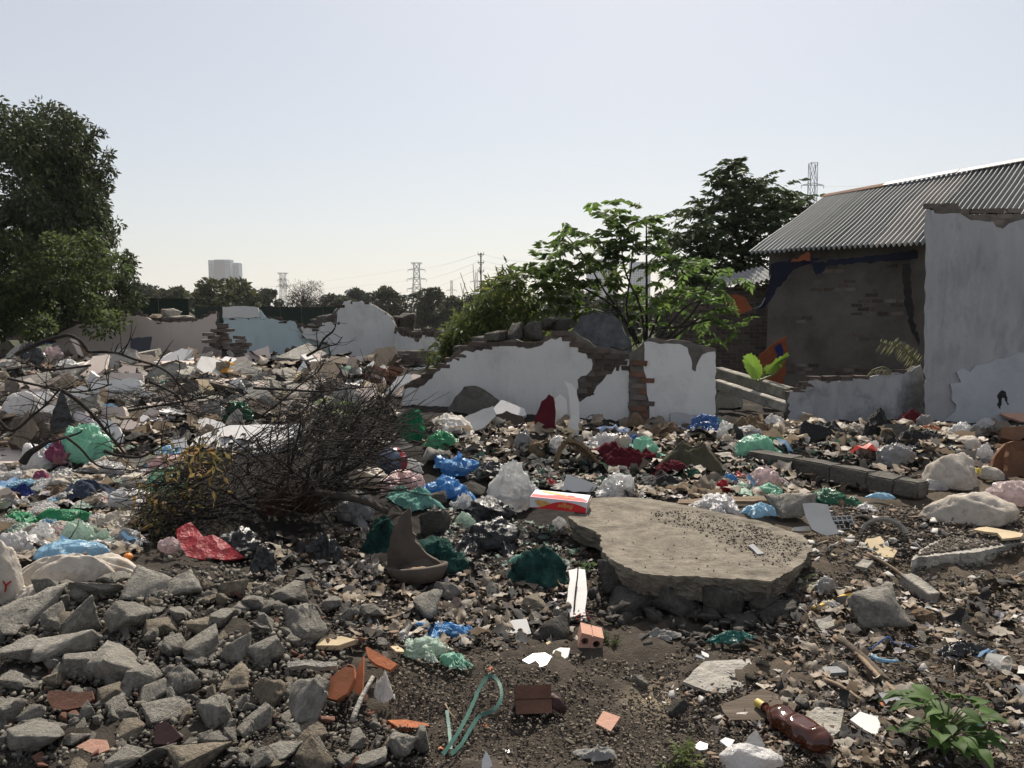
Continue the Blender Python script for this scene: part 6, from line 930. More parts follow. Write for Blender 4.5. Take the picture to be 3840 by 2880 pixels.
ribbon('woven_band', [pt(2120, 1650), pt(2160, 1660, .02), pt(2200, 1690, .04), pt(2228, 1725, .05), pt(2240, 1752, .08)], 34 * s, 'straw', bk, .03, (.55, .35, .8)); ribbon('rim_loop', [pt(2122, 1652), pt(2098, 1690, .02), pt(2085, 1730, .0), pt(2086, 1770, -.05), pt(2100, 1800, -.1)], 20 * s, 'straw', bk, .02, (0, 1, .3))
rr = np.random.default_rng(3); q = []
for k in range(120):
    t = rr.random(); a = np.array([2120 + 115 * t, 1652 + 90 * t ** 1.2]) + rr.normal(0, 9, 2); q.append(tube_geo([pt(a[0], a[1], .03), pt(a[0] + rr.normal(0, 7), a[1] - 5, .0)], .006, .004, 4))
obj('straw_tufts', mesh('straw_tufts', *merge(q), M['straw']), bk)
# black grating
p = G(3165, 1975); s = S(p[1]); gr = thing('black_grating', 'black plastic grating tilted on the soil left of the broken ring', 'grating', tuple(p), None, (R(52), R(0), R(12))); gw, gh = 85 * s, 52 * s
for i in range(4): V, Fc = box_geo(.006, .006, gh * 1.2); V, Fc = box_geo(gw, .006, .006); obj('bar', mesh('bar', V, Fc, M['alu']), gr, (0, gh * i / 3 - gh * .2, .006))
for i in range(5): V, Fc = box_geo(.006, gh, .006); obj('bar', mesh('bar', V, Fc, M['alu']), gr, (gw * (i / 4 - .5), gh * .3, .008))
V, Fc = box_geo(gw * 1.02, gh * 1.03, .03); obj('tray', mesh('tray', V, Fc, M['p_black']), gr, (0, gh * .3, -.02))
# broken ring (half of a basin rim) and its twin
def half_ring(label, px, py, wpx, hpx, m, rot=0):
    p = G(px, py); s = S(p[1]); root = thing('basin_rim', label, 'basin', tuple(p), None, (R(-22), 0, R(rot))); ro = wpx * s / 2; th = np.linspace(.25, math.pi - .12, 40); pr = [(1, 0), (1, .055), (.9, .06), (.9, .035), (.78, .03), (.78, .015), (.88, 0)]
    V = np.array([[ro * k * math.cos(a), z * 1.2, ro * k * math.sin(a) * .82] for a in th for k, z in pr]); Fc = []
    n = len(pr)
    for i in range(39):
        for k in range(n): Fc.append([i*n + k, i*n + (k+1) % n, (i+1)*n + (k+1) % n, (i+1)*n + k])
    Fc += [list(range(n)), [39*n + k for k in range(n)][::-1]]; obj('rim', mesh('rim', V, Fc, M[m]), root)
half_ring('broken grey basin rim arching out of the soil at right', 3318, 2010, 178, 75, 'concrete_pale', -14); half_ring('smaller basin rim behind the black grating', 3235, 1965, 90, 36, 'concrete', -6)
# amber bottle
A_, B_ = G(2838, 2665) + [0, 0, .035], G(3105, 2850) + [0, 0, .05]; dv = Vector(B_ - A_); Lb = dv.length; bo = thing('plastic_bottle', 'crushed amber plastic bottle with yellow cap lying at the bottom right', 'bottle', tuple(A_), None, tuple(dv.to_track_quat('X', 'Z').to_euler()))
M['amber'] = mat('amber', (.085, .02, .009), .12, .1, 4, .12, 8, .6, trans=.45, inst=0, bdist=.02); M['cap'] = mat('cap', (.50, .38, .10), .5, .1, 6, .1, 30, .4)
pr = np.array([(0.10, .014), (.17, .016), (.22, .024), (.30, .042), (.36, .050), (.44, .046), (.50, .044), (.58, .050), (.72, .052), (.86, .050), (.94, .044), (.98, .03), (1.0, .004)]); tx = np.linspace(.1, 1, 46); rd = np.interp(tx, pr[:, 0], pr[:, 1]); na = 40; T, X = np.meshgrid(np.arange(na) * 2 * math.pi / na, np.arange(46), indexing='ij'); P = np.stack([tx[X] * 8, np.cos(T) * 1.2, np.sin(T) * 1.2], -1).reshape(-1, 3)
dent = 1 + .22 * (ridge(P * .8 + 3, 3) - .5).reshape(T.shape) * np.clip((tx[X] - .2) * 4, 0, 1); V = np.stack([tx[X] * Lb, rd[X] * dent * np.cos(T) * 1.15, rd[X] * dent * np.sin(T) * .9], -1).reshape(-1, 3); obj('bottle_body', mesh('bottle_body', V, grid_faces(na, 46, True), M['amber'], True), bo)
V, Fc = tube_geo([(.0 * Lb, 0, 0), (.02, 0, 0), (.11 * Lb, 0, 0)], .017, .017, 24); obj('cap', mesh('cap', V, Fc, M['cap']), bo); V, Fc = tube_geo([(.115 * Lb, 0, 0), (.125 * Lb, 0, 0)], .021, .021, 20); obj('neck_ring', mesh('neck_ring', V, Fc, M['amber']), bo)
# clear cup
p = G(3770, 2530); s = S(p[1]); cu = thing('plastic_cup', 'clear plastic cup on its side near the right edge', 'cup', (p[0] , p[1], p[2] + .04), None, (R(90), R(0), R(28))); M['clearcup'] = mat('clearcup', (.85, .85, .83), .15, .03, 4, 0, spec=.5, alpha=.32, inst=0)
pr = [(.043, 0), (.0445, .002), (.042, .004), (.030, .075), (.0, .076)]; V = np.array([[r_ * math.cos(a), r_ * math.sin(a), -z] for a in np.arange(40) * 2 * math.pi / 40 for r_, z in pr]); obj('cup_body', mesh('cup_body', V, grid_faces(40, len(pr), True), M['clearcup'], True), cu); V, Fc = tube_geo([(.0435 * math.cos(a), .0435 * math.sin(a), .001) for a in np.linspace(0, 6.283, 41)], .0022, .0022, 6); obj('rim', mesh('rim', V, Fc, mat('cuprim', (.7, .7, .68), .25, .05, 4, 0)), cu)
# green strap loop
def strap(label, pts, wd, m, lift=.02):
    P = [G(x, y) + [0, 0, lift + z] for x, y, z in pts]; c = P[0]; o = ribbon('strap', np.array(P) - c, wd, m, None, .004, (.3, -.8, .5)); o.location = c; return tag(o, label, 'strap')
M['strapg'] = mat('strapg', (.045, .12, .098), .5, .15, 5, .1, 20, .4); strap('flat green strap looped on the dark soil at the bottom', [(1660, 2850, 0), (1715, 2790, .02), (1745, 2745, .03), (1775, 2690, .04), (1800, 2640, .05), (1835, 2604, .06), (1870, 2620, .05), (1880, 2660, .03), (1850, 2700, .02), (1800, 2720, .02), (1765, 2760, .01), (1730, 2810, .0), (1690, 2850, 0)], .014, 'strapg')
strap('short loose end of green strap beside the loop', [(1676, 2740, .06), (1684, 2780, .03), (1690, 2830, .0)], .013, 'strapg')
def stick(label, pts, r0, r1, m, name='stick', cat='stick', lift=.015, n=7):
    P = [G(x, y) + [0, 0, lift + z] for x, y, *zz in pts for z in [zz[0] if zz else 0]]; c = P[0]; return tag(obj(name, mesh(name, *tube_geo(smooth_path(np.array(P) - c, 4), r0, r1, n), M[m], True), None, c), label, cat)
M['yellowstick'] = mat('yellowstick', (.62, .40, .06), .5, .15, 6, .1, 20, .4)
stick('yellow bamboo-like stick left of the concrete lump', [(3055, 2292), (3110, 2268, .0), (3160, 2248, .0), (3210, 2238, .0)], .010, .012, 'yellowstick'); stick('blue cord wriggling across the right slope', [(3245, 2445), (3270, 2440), (3300, 2425, .01), (3330, 2415, .02), (3355, 2425), (3390, 2425), (3430, 2440)], .004, .004, 'p_deepblue', 'cord', 'cord'); stick('blue bent plastic strip on the right slope', [(3268, 2472), (3295, 2485), (3330, 2490), (3370, 2490)], .012, .005, 'p_lightblue', 'narrow_strip', 'strip')
for lb, pts, wd, m_ in (('long weathered plank slanting down the right slope, upper edge', [(3145, 2405), (3250, 2490), (3340, 2580)], .022, 'wood_dark'), ('splintered brown plank beside the long weathered plank', [(3130, 2400), (3200, 2450), (3290, 2545), (3370, 2620)], .016, 'wood'), ('dark wooden batten from the slab end down to the beam', [(3250, 2085), (3330, 2130), (3400, 2180), (3470, 2235)], .014, 'wood'), ('thin plank on the slope left of the leafy weed', [(3090, 2560), (3160, 2590), (3230, 2640)], .010, 'wood'), ('short stick propped among rubble by the fibrous wad', [(1320, 2720), (1355, 2660, .03), (1400, 2595, .05)], .012, 'concrete_pale'), ('thin straw stalk on the dark soil', [(1670, 2655), (1690, 2690), (1712, 2712)], .004, 'wood'), ('upright dead twig in front of the white metal strip', [(2152, 2310, 0), (2158, 2270, .06), (2165, 2240, .1), (2168, 2220, .16)], .005, 'bark'), ('yellow bamboo rod at the left edge by the green bags', [(8, 1950), (60, 1970), (110, 1985)], .010, 'wood')): stick(lb, pts, wd, wd * .7, m_, 'wood_stick', 'stick')
beam('square grey concrete post lying on the right slope', G(3390, 2190) + [0, 0, .04], G(3500, 2265) + [0, 0, .03], .085, .07, 'concrete', 'concrete_post', 'post')
# red flower sprig by the pink brick
p = G(2190, 2335); fl = thing('red_flower_sprig', 'sprig of small red artificial flowers above the pink brick', 'flowers', tuple(p)); rr = np.random.default_rng(2)
for k in range(9): V, Fc = pebble_geo(k); obj('flower', mesh('flower', V * .02, Fc, M['p_red'], True), fl, (rr.uniform(-.06, .07), rr.uniform(-.03, .03), .02 + rr.uniform(0, .03)))
obj('stem', mesh('stem', *tube_geo(smooth_path([(-.07, 0, .01), (0, 0, .035), (.07, 0, .03)]), .004, .003, 5), M['bark']), fl)
# oranges caught in the brush
for i, (x, y) in enumerate([(730, 1735), (752, 1720), (810, 1705), (588, 1890), (515, 2072), (625, 1840)]):
    p = G(x, y + 12); s = S(p[1]); rd_ = [17, 15, 12, 13, 17, 14][i] * s; og = thing('orange_fruit', ['ripe orange in the brush top, left of a pair', 'ripe orange in the brush top, right of a pair', 'single small orange high in the brush', 'orange low at the left edge of the brush', 'orange on the ground left of the snack bag', 'orange in the middle of the brush leaves'][i], 'orange', (p[0], p[1] - .1, p[2] + rd_ + (.05 if i not in (4,) else 0)), 'oranges on the dead brush')
    T, Pq = np.meshgrid(np.arange(16) * 2 * math.pi / 16, np.linspace(.02, 3.12, 12), indexing='ij'); V = np.stack([np.sin(Pq) * np.cos(T), np.sin(Pq) * np.sin(T), np.cos(Pq) * .92], -1).reshape(-1, 3) * rd_; obj('peel', mesh('peel', V, grid_faces(16, 12, True), M['orange_peel'] if 'orange_peel' in M else M.setdefault('orange_peel', mat('orange_peel', (.62, .19, .03), .5, .1, 8, .2, 80, .4)), True), og); obj('stalk', mesh('stalk', *tube_geo([(0, 0, rd_ * .85), (0, 0, rd_ * 1.15)], .003, .002, 5), M['bark']), og)
# cable hoop at the wall foot
p = at(2222, 1620, 9.6); tag(obj('cable_hoop', mesh('cable_hoop', *tube_geo(smooth_path([(-.12, 0, 0), (-.10, 0, .12), (-.03, 0, .2), (.06, 0, .2), (.15, 0, .15), (.2, 0, .08)]), .006, .006, 6), M['p_black']), None, p), 'thin black cable arching at the foot of the white wall', 'cable')
# ---------------------------------------------------------------- dead brush, branches and small plants
rr = np.random.default_rng(77); p0 = G(1120, 1960); br = thing('dead_brush', 'big heap of cut dead brush with dark twigs, left of centre', 'brush', tuple(p0)); DB = p0[1]
def twig_path(a, b, da, db, n=5, w_=.05):
    A, B = at(*a, da), at(*b, db); t = np.linspace(0, 1, n)[:, None]; P = A + (B - A) * t; L = np.linalg.norm(B - A); P[1:-1] += rr.normal(0, w_ * L * .5, (n - 2, 3)); return P
gz = lambda P: np.maximum(P, np.stack([P[:, 0] * 0 - 1e9, P[:, 1] * 0 - 1e9, H(P[:, 0], P[:, 1]) + .01], 1))
root_px = [(1180, 1900), (1130, 1870), (1080, 1930), (1200, 1850)]
heads = [(560, 2010), (540, 1900), (600, 1800), (640, 1960), (700, 1720), (760, 1680), (820, 1760), (900, 1700), (960, 1640), (1020, 1600), (1080, 1580), (1150, 1560), (1230, 1540), (1300, 1530), (1370, 1520), (1440, 1510), (1490, 1560), (1500, 1640), (1560, 1700), (1580, 1800), (1540, 1830), (1440, 1790), (1120, 1540), (860, 1640), (1200, 1500), (700, 1850), (1330, 1600), (1420, 1640), (620, 2040), (680, 2040)]
for i, hx in enumerate(heads):
    a = root_px[i % 4]; P = gz(twig_path(a, hx, DB + rr.uniform(-.1, .3), DB + rr.uniform(-.3, .9), 5, .09)); obj('branch', mesh('branch', *tube_geo(smooth_path(P, 4) - p0, .014, .004, 6), M['bark']), br)
P = np.array([at(1180, 1850, DB - .1), at(1290, 1862, DB - .25), at(1370, 1880, DB - .35), at(1450, 1918, DB - .45)]); obj('trunk', mesh('trunk', *tube_geo(smooth_path(P, 5) - p0, .028, .020, 9), M['bark_grey'], True), br)
outline = np.array([(520, 2060), (480, 1960), (560, 1820), (680, 1700), (840, 1690), (1000, 1600), (1180, 1520), (1400, 1505), (1500, 1540), (1490, 1640), (1330, 1800), (1250, 1900), (1100, 1960), (900, 1960), (700, 2010)], float)
q = []; S0 = sample_px(outline, 1350, 4); ang0 = np.interp(S0[:, 0], [500, 900, 1400], [.25, .42, .75])
near_ = []
for k, (x, y) in enumerate(S0):
    a = ang0[k] + rr.normal(0, .26 if rr.random() < .55 else 1.0); L = rr.uniform(40, 230); d_ = DB + rr.uniform(-.35, .75) + (1850 - y) / 400 * .4; A = at(x, y, d_); B = at(x + L * math.cos(a), y - L * math.sin(a), d_ + rr.uniform(-.15, .15)); Mm = (A + B) / 2 + rr.normal(0, .012, 3); P = gz(np.array([A, Mm, B]))
    g = tube_geo(P - p0, rr.uniform(.0025, .005), .0015, 3, False); (near_ if k < 160 else q).append(g)
for g in near_: obj('twig', mesh('twig', *g, M['bark' if rr.random() > .2 else 'bark_grey']), br)
o = obj('twig_tangle', mesh('twig_tangle', *merge(q), M['bark']), br); o['kind'] = 'stuff'
for k in range(70):
    q0 = rr.uniform(0, 1); x, y = 760 - rr.uniform(0, 180), 2000 - q0 * 270; P = gz(twig_path((x + 120, y - 50), (x - rr.uniform(60, 260), y + rr.uniform(-60, 70)), DB + rr.uniform(-.2, .3), DB - .2, 5, .1)); obj('twig', mesh('twig', *tube_geo(smooth_path(P, 3) - p0, .004, .002, 4), M['bark']), br)
for k, (x, y) in enumerate(sample_px([(1280, 1620), (1560, 1560), (1560, 1830), (1300, 1850)], 40, 6)):
    P = gz(twig_path((x - 130, y + rr.uniform(-30, 30)), (x + 60, y + rr.uniform(-50, 50)), DB - .2, DB - .4, 5, .04)); obj('twig', mesh('twig', *tube_geo(smooth_path(P, 3) - p0, .005, .0025, 4), M['bark']), br)
pl_ = np.vstack([np.column_stack([rr.normal(0, 62, 520) + (qq := rr.uniform(0, 1, 520)) * 260 + 500, rr.normal(0, 62, 520) + 2010 - qq * 290]), sample_px([(700, 1680), (900, 1690), (800, 1800)], 60, 10)]); P = np.array([at(x, y, DB - .25 + rr.uniform(-.2, .5)) for x, y in pl_]); P = gz(P); V, Fc = leaves_geo(P - p0, rr.normal(0, 1, P.shape) - [0, 0, .6], rr.uniform(.03, .075, len(P)), rr.uniform(.014, .028, len(P)), rr)
o = obj('dry_leaves', mesh('dry_leaves', V, Fc, M['leaf'], False, np.repeat(palette([(.17, .13, .05, 3), (.22, .15, .06, 2), (.10, .10, .04, 3)], len(P), 3), 4, 0)), br)
# rusty dried weed
p1 = G(1125, 1960); rw_ = thing('dried_weed', 'rust-brown dried weed tuft in front of the dead brush', 'weed', tuple(p1)); q = []
for k in range(420):
    a = rr.uniform(-1.5, 1.5); L = rr.uniform(.08, .30); b = rr.normal(0, .6); t = np.array([math.sin(a) * L, math.sin(b) * L * .5 - .1, math.cos(a) * L * .8 + .10]); s0 = t * rr.uniform(.1, .6); s0[2] += .02; q.append(tube_geo([s0, (s0 + t) / 2 + rr.normal(0, .012, 3), t + rr.normal(0, .02, 3)], .0022, .001, 3, False))
M['rustweed'] = mat('rustweed', (.085, .04, .025), .9, .3, 9, 0); obj('stalks', mesh('stalks', *merge(q), M['rustweed']), rw_)
# loose branches in the left field
def branch(label, pts, d0, r0, twigs, seed, m='bark', slope=0):
    r = np.random.default_rng(seed); P = smooth_path([at(x, y, d0 + slope * i) for i, (x, y) in enumerate(pts)], 5); c = P[0].copy(); root = thing('bare_branch', label, 'branch', tuple(c)); obj('stem', mesh('stem', *tube_geo(P - c, r0, r0 * .4, 7), M[m], True), root)
    for k in range(twigs):
        i = r.integers(len(P) // 4, len(P) - 1); L = r.uniform(.12, .45); a = r.uniform(0, 6.28); t = np.array([math.cos(a), r.normal(0, .3), abs(math.sin(a)) * .9]) * L; obj('side_twig', mesh('side_twig', *tube_geo(smooth_path([P[i], P[i] + t * .5 + r.normal(0, .03, 3), P[i] + t + r.normal(0, .03, 3)], 3) - c, r0 * .35, r0 * .12, 4), M[m]), root)
branch('long arched dark branch over the debris at left', [(60, 1330), (150, 1285), (225, 1262), (262, 1258), (300, 1278), (322, 1305), (340, 1320), (430, 1322), (500, 1346), (585, 1372), (640, 1405), (672, 1440), (702, 1470)], 9.0, .024, 10, 1)
branch('thin dark branch drooping from the arched branch to the left', [(340, 1370), (250, 1382), (180, 1385), (120, 1372), (60, 1352)], 8.6, .014, 8, 2); branch('forked bare branch rising in front of the white wall', [(1150, 1335), (1190, 1310), (1215, 1270), (1245, 1245), (1258, 1222), (1248, 1212)], 12.0, .022, 3, 3); branch('second bare branch reaching right in front of the white wall', [(1180, 1318), (1230, 1298), (1262, 1290), (1285, 1262)], 12.0, .015, 6, 4); branch('small upright twig beside the forked branch', [(1192, 1310), (1188, 1265), (1186, 1243)], 12.0, .010, 2, 5)
branch('long dark branch slanting through the styrofoam blocks', [(235, 1465), (300, 1510), (360, 1570), (400, 1620), (440, 1665), (475, 1708), (515, 1716)], 6.3, .017, 10, 6); branch('dark branch across the foam, left to right', [(30, 1420), (140, 1445), (260, 1470), (350, 1462), (420, 1440)], 7.5, .014, 9, 7); branch('branch crossing above the white panels, from the left', [(-20, 1560), (45, 1615), (120, 1560), (180, 1510), (225, 1455)], 6.0, .014, 9, 8)
branch('thick dark bough lying behind the magenta bundle', [(85, 1735), (110, 1700), (150, 1675), (190, 1650)], 5.6, .03, 2, 9); branch('slender branch over the mint bag', [(250, 1640), (300, 1680), (345, 1730), (390, 1755), (470, 1762), (530, 1770)], 5.3, .009, 4, 10); branch('dark branch before the large white panel', [(390, 1690), (440, 1708), (520, 1715), (580, 1690), (640, 1655)], 5.7, .013, 6, 11); branch('gnarled branch on the light-blue bag', [(128, 2040), (165, 2058), (205, 2080), (222, 2105)], 4.35, .011, 2, 12)
branch('long low branch through the middle debris', [(950, 1455), (1080, 1462), (1200, 1468), (1300, 1458), (1400, 1450)], 8.5, .016, 14, 13); branch('dark branch rising right of the leafy sprout', [(1440, 1500), (1480, 1455), (1510, 1420), (1535, 1375)], 7.8, .010, 3, 14); branch('dark tangle branch left of the leafy sprout', [(980, 1560), (1060, 1500), (1130, 1440), (1190, 1395), (1215, 1360)], 8.0, .012, 12, 15); branch('dark branch along the twig strip behind the panels', [(480, 1540), (600, 1520), (720, 1500), (830, 1470)], 7.2, .013, 14, 16); branch('crooked branch above the orange cardboard', [(560, 1430), (660, 1480), (700, 1530), (790, 1560)], 7.0, .012, 10, 17)
branch('grey branch lying in the sapling stems on the wall', [(2290, 1300), (2340, 1312), (2380, 1290), (2420, 1240)], 10.4, .013, 3, 18, 'bark_grey')
q = []; pts = sample_px([(420, 1500), (960, 1440), (1400, 1460), (1350, 1580), (1000, 1600), (640, 1590), (470, 1560)], 1000, 21)
pts = np.vstack([pts, sample_px([(0, 1430), (420, 1440), (400, 1720), (0, 1720)], 240, 22)]); gp = ground(pts[:, 0], pts[:, 1])
for k in range(len(gp)):
    a = rr.uniform(0, 6.28); L = rr.uniform(.1, .45); v = np.array([math.cos(a), math.sin(a) * .6, rr.uniform(-.1, .5)]) * L; A = gp[k] + [0, 0, rr.uniform(.02, .2)]; q.append(tube_geo(gz(np.array([A, A + v / 2 + rr.normal(0, .02, 3), A + v])), rr.uniform(.003, .007), .002, 3, False))
o = obj('fallen_twigs', mesh('fallen_twigs', *merge(q), M['bark'])); o['kind'] = 'stuff'
# leafy sprout in the brush
def broad_plant(name, label, px, py, hpx, nleaf, lpx, col, seed, spread=1.0, cat='weed', wid=.62, up=.5, jag=0, sizes=None):
    r = np.random.default_rng(seed); b = G(px, py); s = S(b[1]); root = thing(name, label, cat, tuple(b))
    for k in range(nleaf):
        a = k * 2.4 + r.uniform(-.3, .3); hh = hpx * s * r.uniform(.3, 1.0); rad = spread * hpx * s * r.uniform(.15, .75); tip = np.array([math.cos(a) * rad, math.sin(a) * rad, hh]); obj('stalk', mesh('stalk', *tube_geo(smooth_path([(0, 0, 0), tip * [.3, .3, .65], tip], 3), .004, .002, 4), M['stalk'] if 'stalk' in M else M.setdefault('stalk', mat('stalk', (.10, .13, .05), .6, .1, 5, 0))), root)
        Lf = lpx * s * r.uniform(.7, 1.2); u, v = np.meshgrid(np.linspace(0, 1, 9), np.linspace(-1, 1, 7), indexing='ij'); w_ = np.sin(np.clip(u * 1.05 + .02, 0, 1) ** .7 * math.pi) ** .9 * wid * .5 * (1 + jag * .18 * np.sin(u * 40)); x = u * Lf; y = v * w_ * Lf; z = -.42 * Lf * u * u + .10 * Lf * np.abs(v) * w_ * 2 + .025 * Lf * np.sin(u * 9 + k) * v; an = a + r.normal(0, .3); el = r.normal(.15, .25)
        X, Z = x * math.cos(el) - z * math.sin(el), x * math.sin(el) + z * math.cos(el); V = np.stack([X * math.cos(an) - y * math.sin(an), X * math.sin(an) + y * math.cos(an), Z], -1).reshape(-1, 3) + tip; c = np.array(col) * r.uniform(.75, 1.3); obj('leaf', mesh('leaf', V, grid_faces(9, 7), M['leaf'], True, np.tile(c, (63, 1)) * np.where(np.abs(v).reshape(-1, 1) < .1, 1.25, 1)), root)
    return root
broad_plant('leafy_weed', 'green broad-leaved weed growing in the bottom right corner', 3545, 2830, 225, 58, 88, (.075, .135, .034), 3, .95, wid=.72)
broad_plant('leafy_sprout', 'light green leafy sprout behind the dead brush', 1270, 1580, 90, 20, 50, (.10, .16, .035), 4, 1.1, cat='plant')
def pin_weed(label, px, py, n, L, lsz, col, seed, up=.5, name='small_weed'):
    r = np.random.default_rng(seed); b = G(px, py) if py > 0 else on_slab(px, -py); a = np.arange(n) * 6.283 / n + r.uniform(0, 1); V, Fc, C, rach = pinnate(r.normal(0, .02, (n, 3)), np.stack([np.cos(a), np.sin(a), r.uniform(.2, 1, n) * up * 2], 1), r.uniform(.6, 1.1, n) * L, 8, r, lsz, col, .8); root = thing(name, label, 'weed', tuple(b)); obj('foliage', mesh('foliage', V, Fc, M['leaf'], False, C), root)
    obj('stalks', mesh('stalks', *merge([tube_geo(q_, .003, .0015, 4, False) for q_ in rach]), M.get('stalk')), root)
pin_weed('small feathery weed at the right front corner of the big slab', 2975, 2190, 15, .16, .035, (.13, .15, .075), 5); pin_weed('tiny feathery tuft of grass on the soil at the bottom', 2550, 2860, 16, .07, .03, (.12, .14, .05), 6, .8); pin_weed('thin grass blade tuft in the shade left of the slab', 2195, 2120, 4, .06, .06, (.10, .15, .06), 7)
pin_weed('dull green moss-like tuft right of the pink brick', 2285, 2420, 40, .05, .018, (.10, .10, .05), 8, .9)
# taro leaves and palm fronds by the house
tb = at(2840, 1430, 11.2); ta = thing('taro_plant', 'bright green taro plant with one huge round leaf by the house', 'plant', tuple(tb)); r_ = np.random.default_rng(4)
for (out, dd, c) in (([(2779, 1332), (2800, 1326), (2822, 1330), (2846, 1348), (2862, 1372), (2866, 1390), (2860, 1412), (2848, 1428), (2838, 1420), (2825, 1424), (2806, 1415), (2795, 1398), (2785, 1380), (2776, 1355)], 11.2, (.15, .25, .04)), ([(2880, 1404), (2884, 1378), (2905, 1358), (2925, 1335), (2948, 1320), (2950, 1335), (2935, 1352), (2930, 1375), (2908, 1398)], 11.3, (.11, .18, .03)), ([(2868, 1420), (2872, 1380), (2890, 1365), (2900, 1400)], 11.5, (.08, .12, .03))):
    out = rough_poly(out, 5, 2.2, len(out)); P = np.array([at(x, y, dd) for x, y in out]); cc = P.mean(0); rings = [cc[None] + (P - cc) * t for t in (.02, .35, .7, 1.0)]; V = np.vstack(rings) - tb; V[:, 1] += .12 * np.sin((V[:, 0] * 9)) + .03 * r_.normal(size=len(V)) * 0 + np.repeat([.04, .02, 0, -.02], len(P)); n = len(P); Fc = [[j*n + i, j*n + (i+1) % n, (j+1)*n + (i+1) % n, (j+1)*n + i] for j in range(3) for i in range(n)]; obj('leaf', mesh('leaf', V, Fc, M['leaf'], True, np.tile(c, (len(V), 1))), ta); obj('stalk', mesh('stalk', *tube_geo(smooth_path([np.zeros(3), (P.mean(0) - tb) * [1, 1, .5], P.mean(0) - tb], 4), .012, .008, 6), M['stalk']), ta)
pb = at(3435, 1372, 10.9); pf = thing('palm_frond', 'spiny pale palm frond over the low sooty wall', 'palm', tuple(pb)); rr = np.random.default_rng(6)
for (a_, b_, c_) in (((3453, 1368), (3380, 1310), (3300, 1283)), ((3440, 1360), (3400, 1310), (3345, 1284))):
    P = smooth_path([at(*a_, 10.9), at(*b_, 10.9), at(*c_, 10.9)], 12) - pb; obj('rachis', mesh('rachis', *tube_geo(P, .008, .004, 5), M['stalk']), pf); n = len(P); T = np.gradient(P, axis=0); B = np.vstack([P, P]); D = np.vstack([T * 3 + [0, .1, -.16], T * 3 + [.02, -.2, .13]]); D[:, 2] -= .05; V, Fc = leaves_geo(B, D, np.full(2 * n, .17), np.full(2 * n, .013), rr, .1); obj('leaflets', mesh('leaflets', V, Fc, M['leaf'], False, leaf_cols(2 * n, rr, (.17, .17, .09), .2, 0)), pf)
pb = at(3310, 1395, 10.25); pf = thing('palm_frond', 'short fringed palm frond lying on the low wall top', 'palm', tuple(pb)); P = smooth_path([at(3345, 1392, 10.25), at(3310, 1376, 10.25), at(3268, 1388, 10.25)], 8) - pb; obj('rachis', mesh('rachis', *tube_geo(P, .007, .003, 5), M['stalk']), pf); n = len(P); V, Fc = leaves_geo(P, np.tile([-.5, -.2, -.6], (n, 1)) + rr.normal(0, .1, (n, 3)), np.full(n, .13), np.full(n, .012), rr, .1); obj('leaflets', mesh('leaflets', V, Fc, M['leaf'], False, leaf_cols(n, rr, (.17, .17, .09), .2, 0)), pf)
# ---------------------------------------------------------------- rubble, shards and scraps; every one is named by what lies beside it
LM = [('the arched branch', 330, 1320), ('the navy panel', 525, 1295), ('the brick pile', 848, 1300), ('the aqua wall', 1000, 1290), ('the tall white wall', 1360, 1280), ('the red masonry lump', 90, 1230), ('the yellow cloth', 850, 1395), ('the large foam slab', 435, 1465), ('the box fragment', 440, 1345),
      ('the brick stack', 1542, 1350), ('the tilted brick panel', 1440, 1430), ('the upright black sheet', 240, 1560), ('the pinkish plastic shell', 390, 1600), ('the mint bag', 318, 1700), ('the large white panel', 900, 1650), ('the leafy sprout', 1270, 1540), ('the dead brush', 1000, 1800), ('the green fabric tent', 1545, 1600), ('the leaning roof slab', 1775, 1500), ('the bare brick column', 2390, 1560), ('the olive cloth', 2590, 1690), ('the maroon cloth', 2350, 1740), ('the straw basket', 2170, 1700), ('the ball', 1474, 1725), ('the blue knotted bag', 1724, 1750), ('the biscuit carton', 2100, 1885), ('the tied clear bag', 2318, 1815), ('the coloured bag cluster', 2800, 1810), ('the shiny green bag', 2830, 1680), ('the white bag on the slab', 2690, 1890), ('the kerb wall', 3180, 1770), ('the food waste bag', 3365, 1710), ('the burnt stump', 3285, 1600), ('the cream sack', 3590, 1770), ('the long woven sack', 3630, 1920), ('the rusty panel', 3790, 1720), ('the basin rim', 3318, 1975), ('the black grating', 3165, 1945), ('the aluminium sheet', 3080, 1950), ('the second slab', 3640, 2080),
      ('the red sheet', 780, 2030), ('the cream woven sheet', 260, 2150), ('the light-blue bag', 278, 2070), ('the clay jar', 1560, 2100), ('the netting sack', 2030, 2130), ('the white metal strip', 2165, 2230), ('the big slab', 2600, 2080), ('the pink brick', 2212, 2390), ('the half-buried brick', 1998, 2650), ('the white tile shard', 2010, 2475), ('the blue bag on soil', 1668, 2360), ('the green bag on soil', 1620, 2440), ('the carved tile lump', 1275, 2565), ('the maroon tile', 630, 2750), ('the dark red tile', 262, 2625), ('the green strap', 1770, 2720), ('the grey cloth on soil', 2245, 2830), ('the amber bottle', 2970, 2760), ('the leafy weed', 3545, 2710), ('the plastic cup', 3770, 2490), ('the yellow stick', 3130, 2260), ('the long plank', 3240, 2490), ('the concrete post', 3440, 2230), ('the bottom white bag', 2840, 2840), ('the fibrous wad', 1440, 2600), ('the plate shard', 1925, 2355), ('the orange tile edge', 1530, 2710), ('the low sooty wall', 3150, 1550), ('the pier', 2560, 1560), ('the pink tile piece', 2280, 2700), ('the cracked board', 2700, 2530)]
LMA = np.array([[a, b] for _, a, b in LM], float); USED = {}
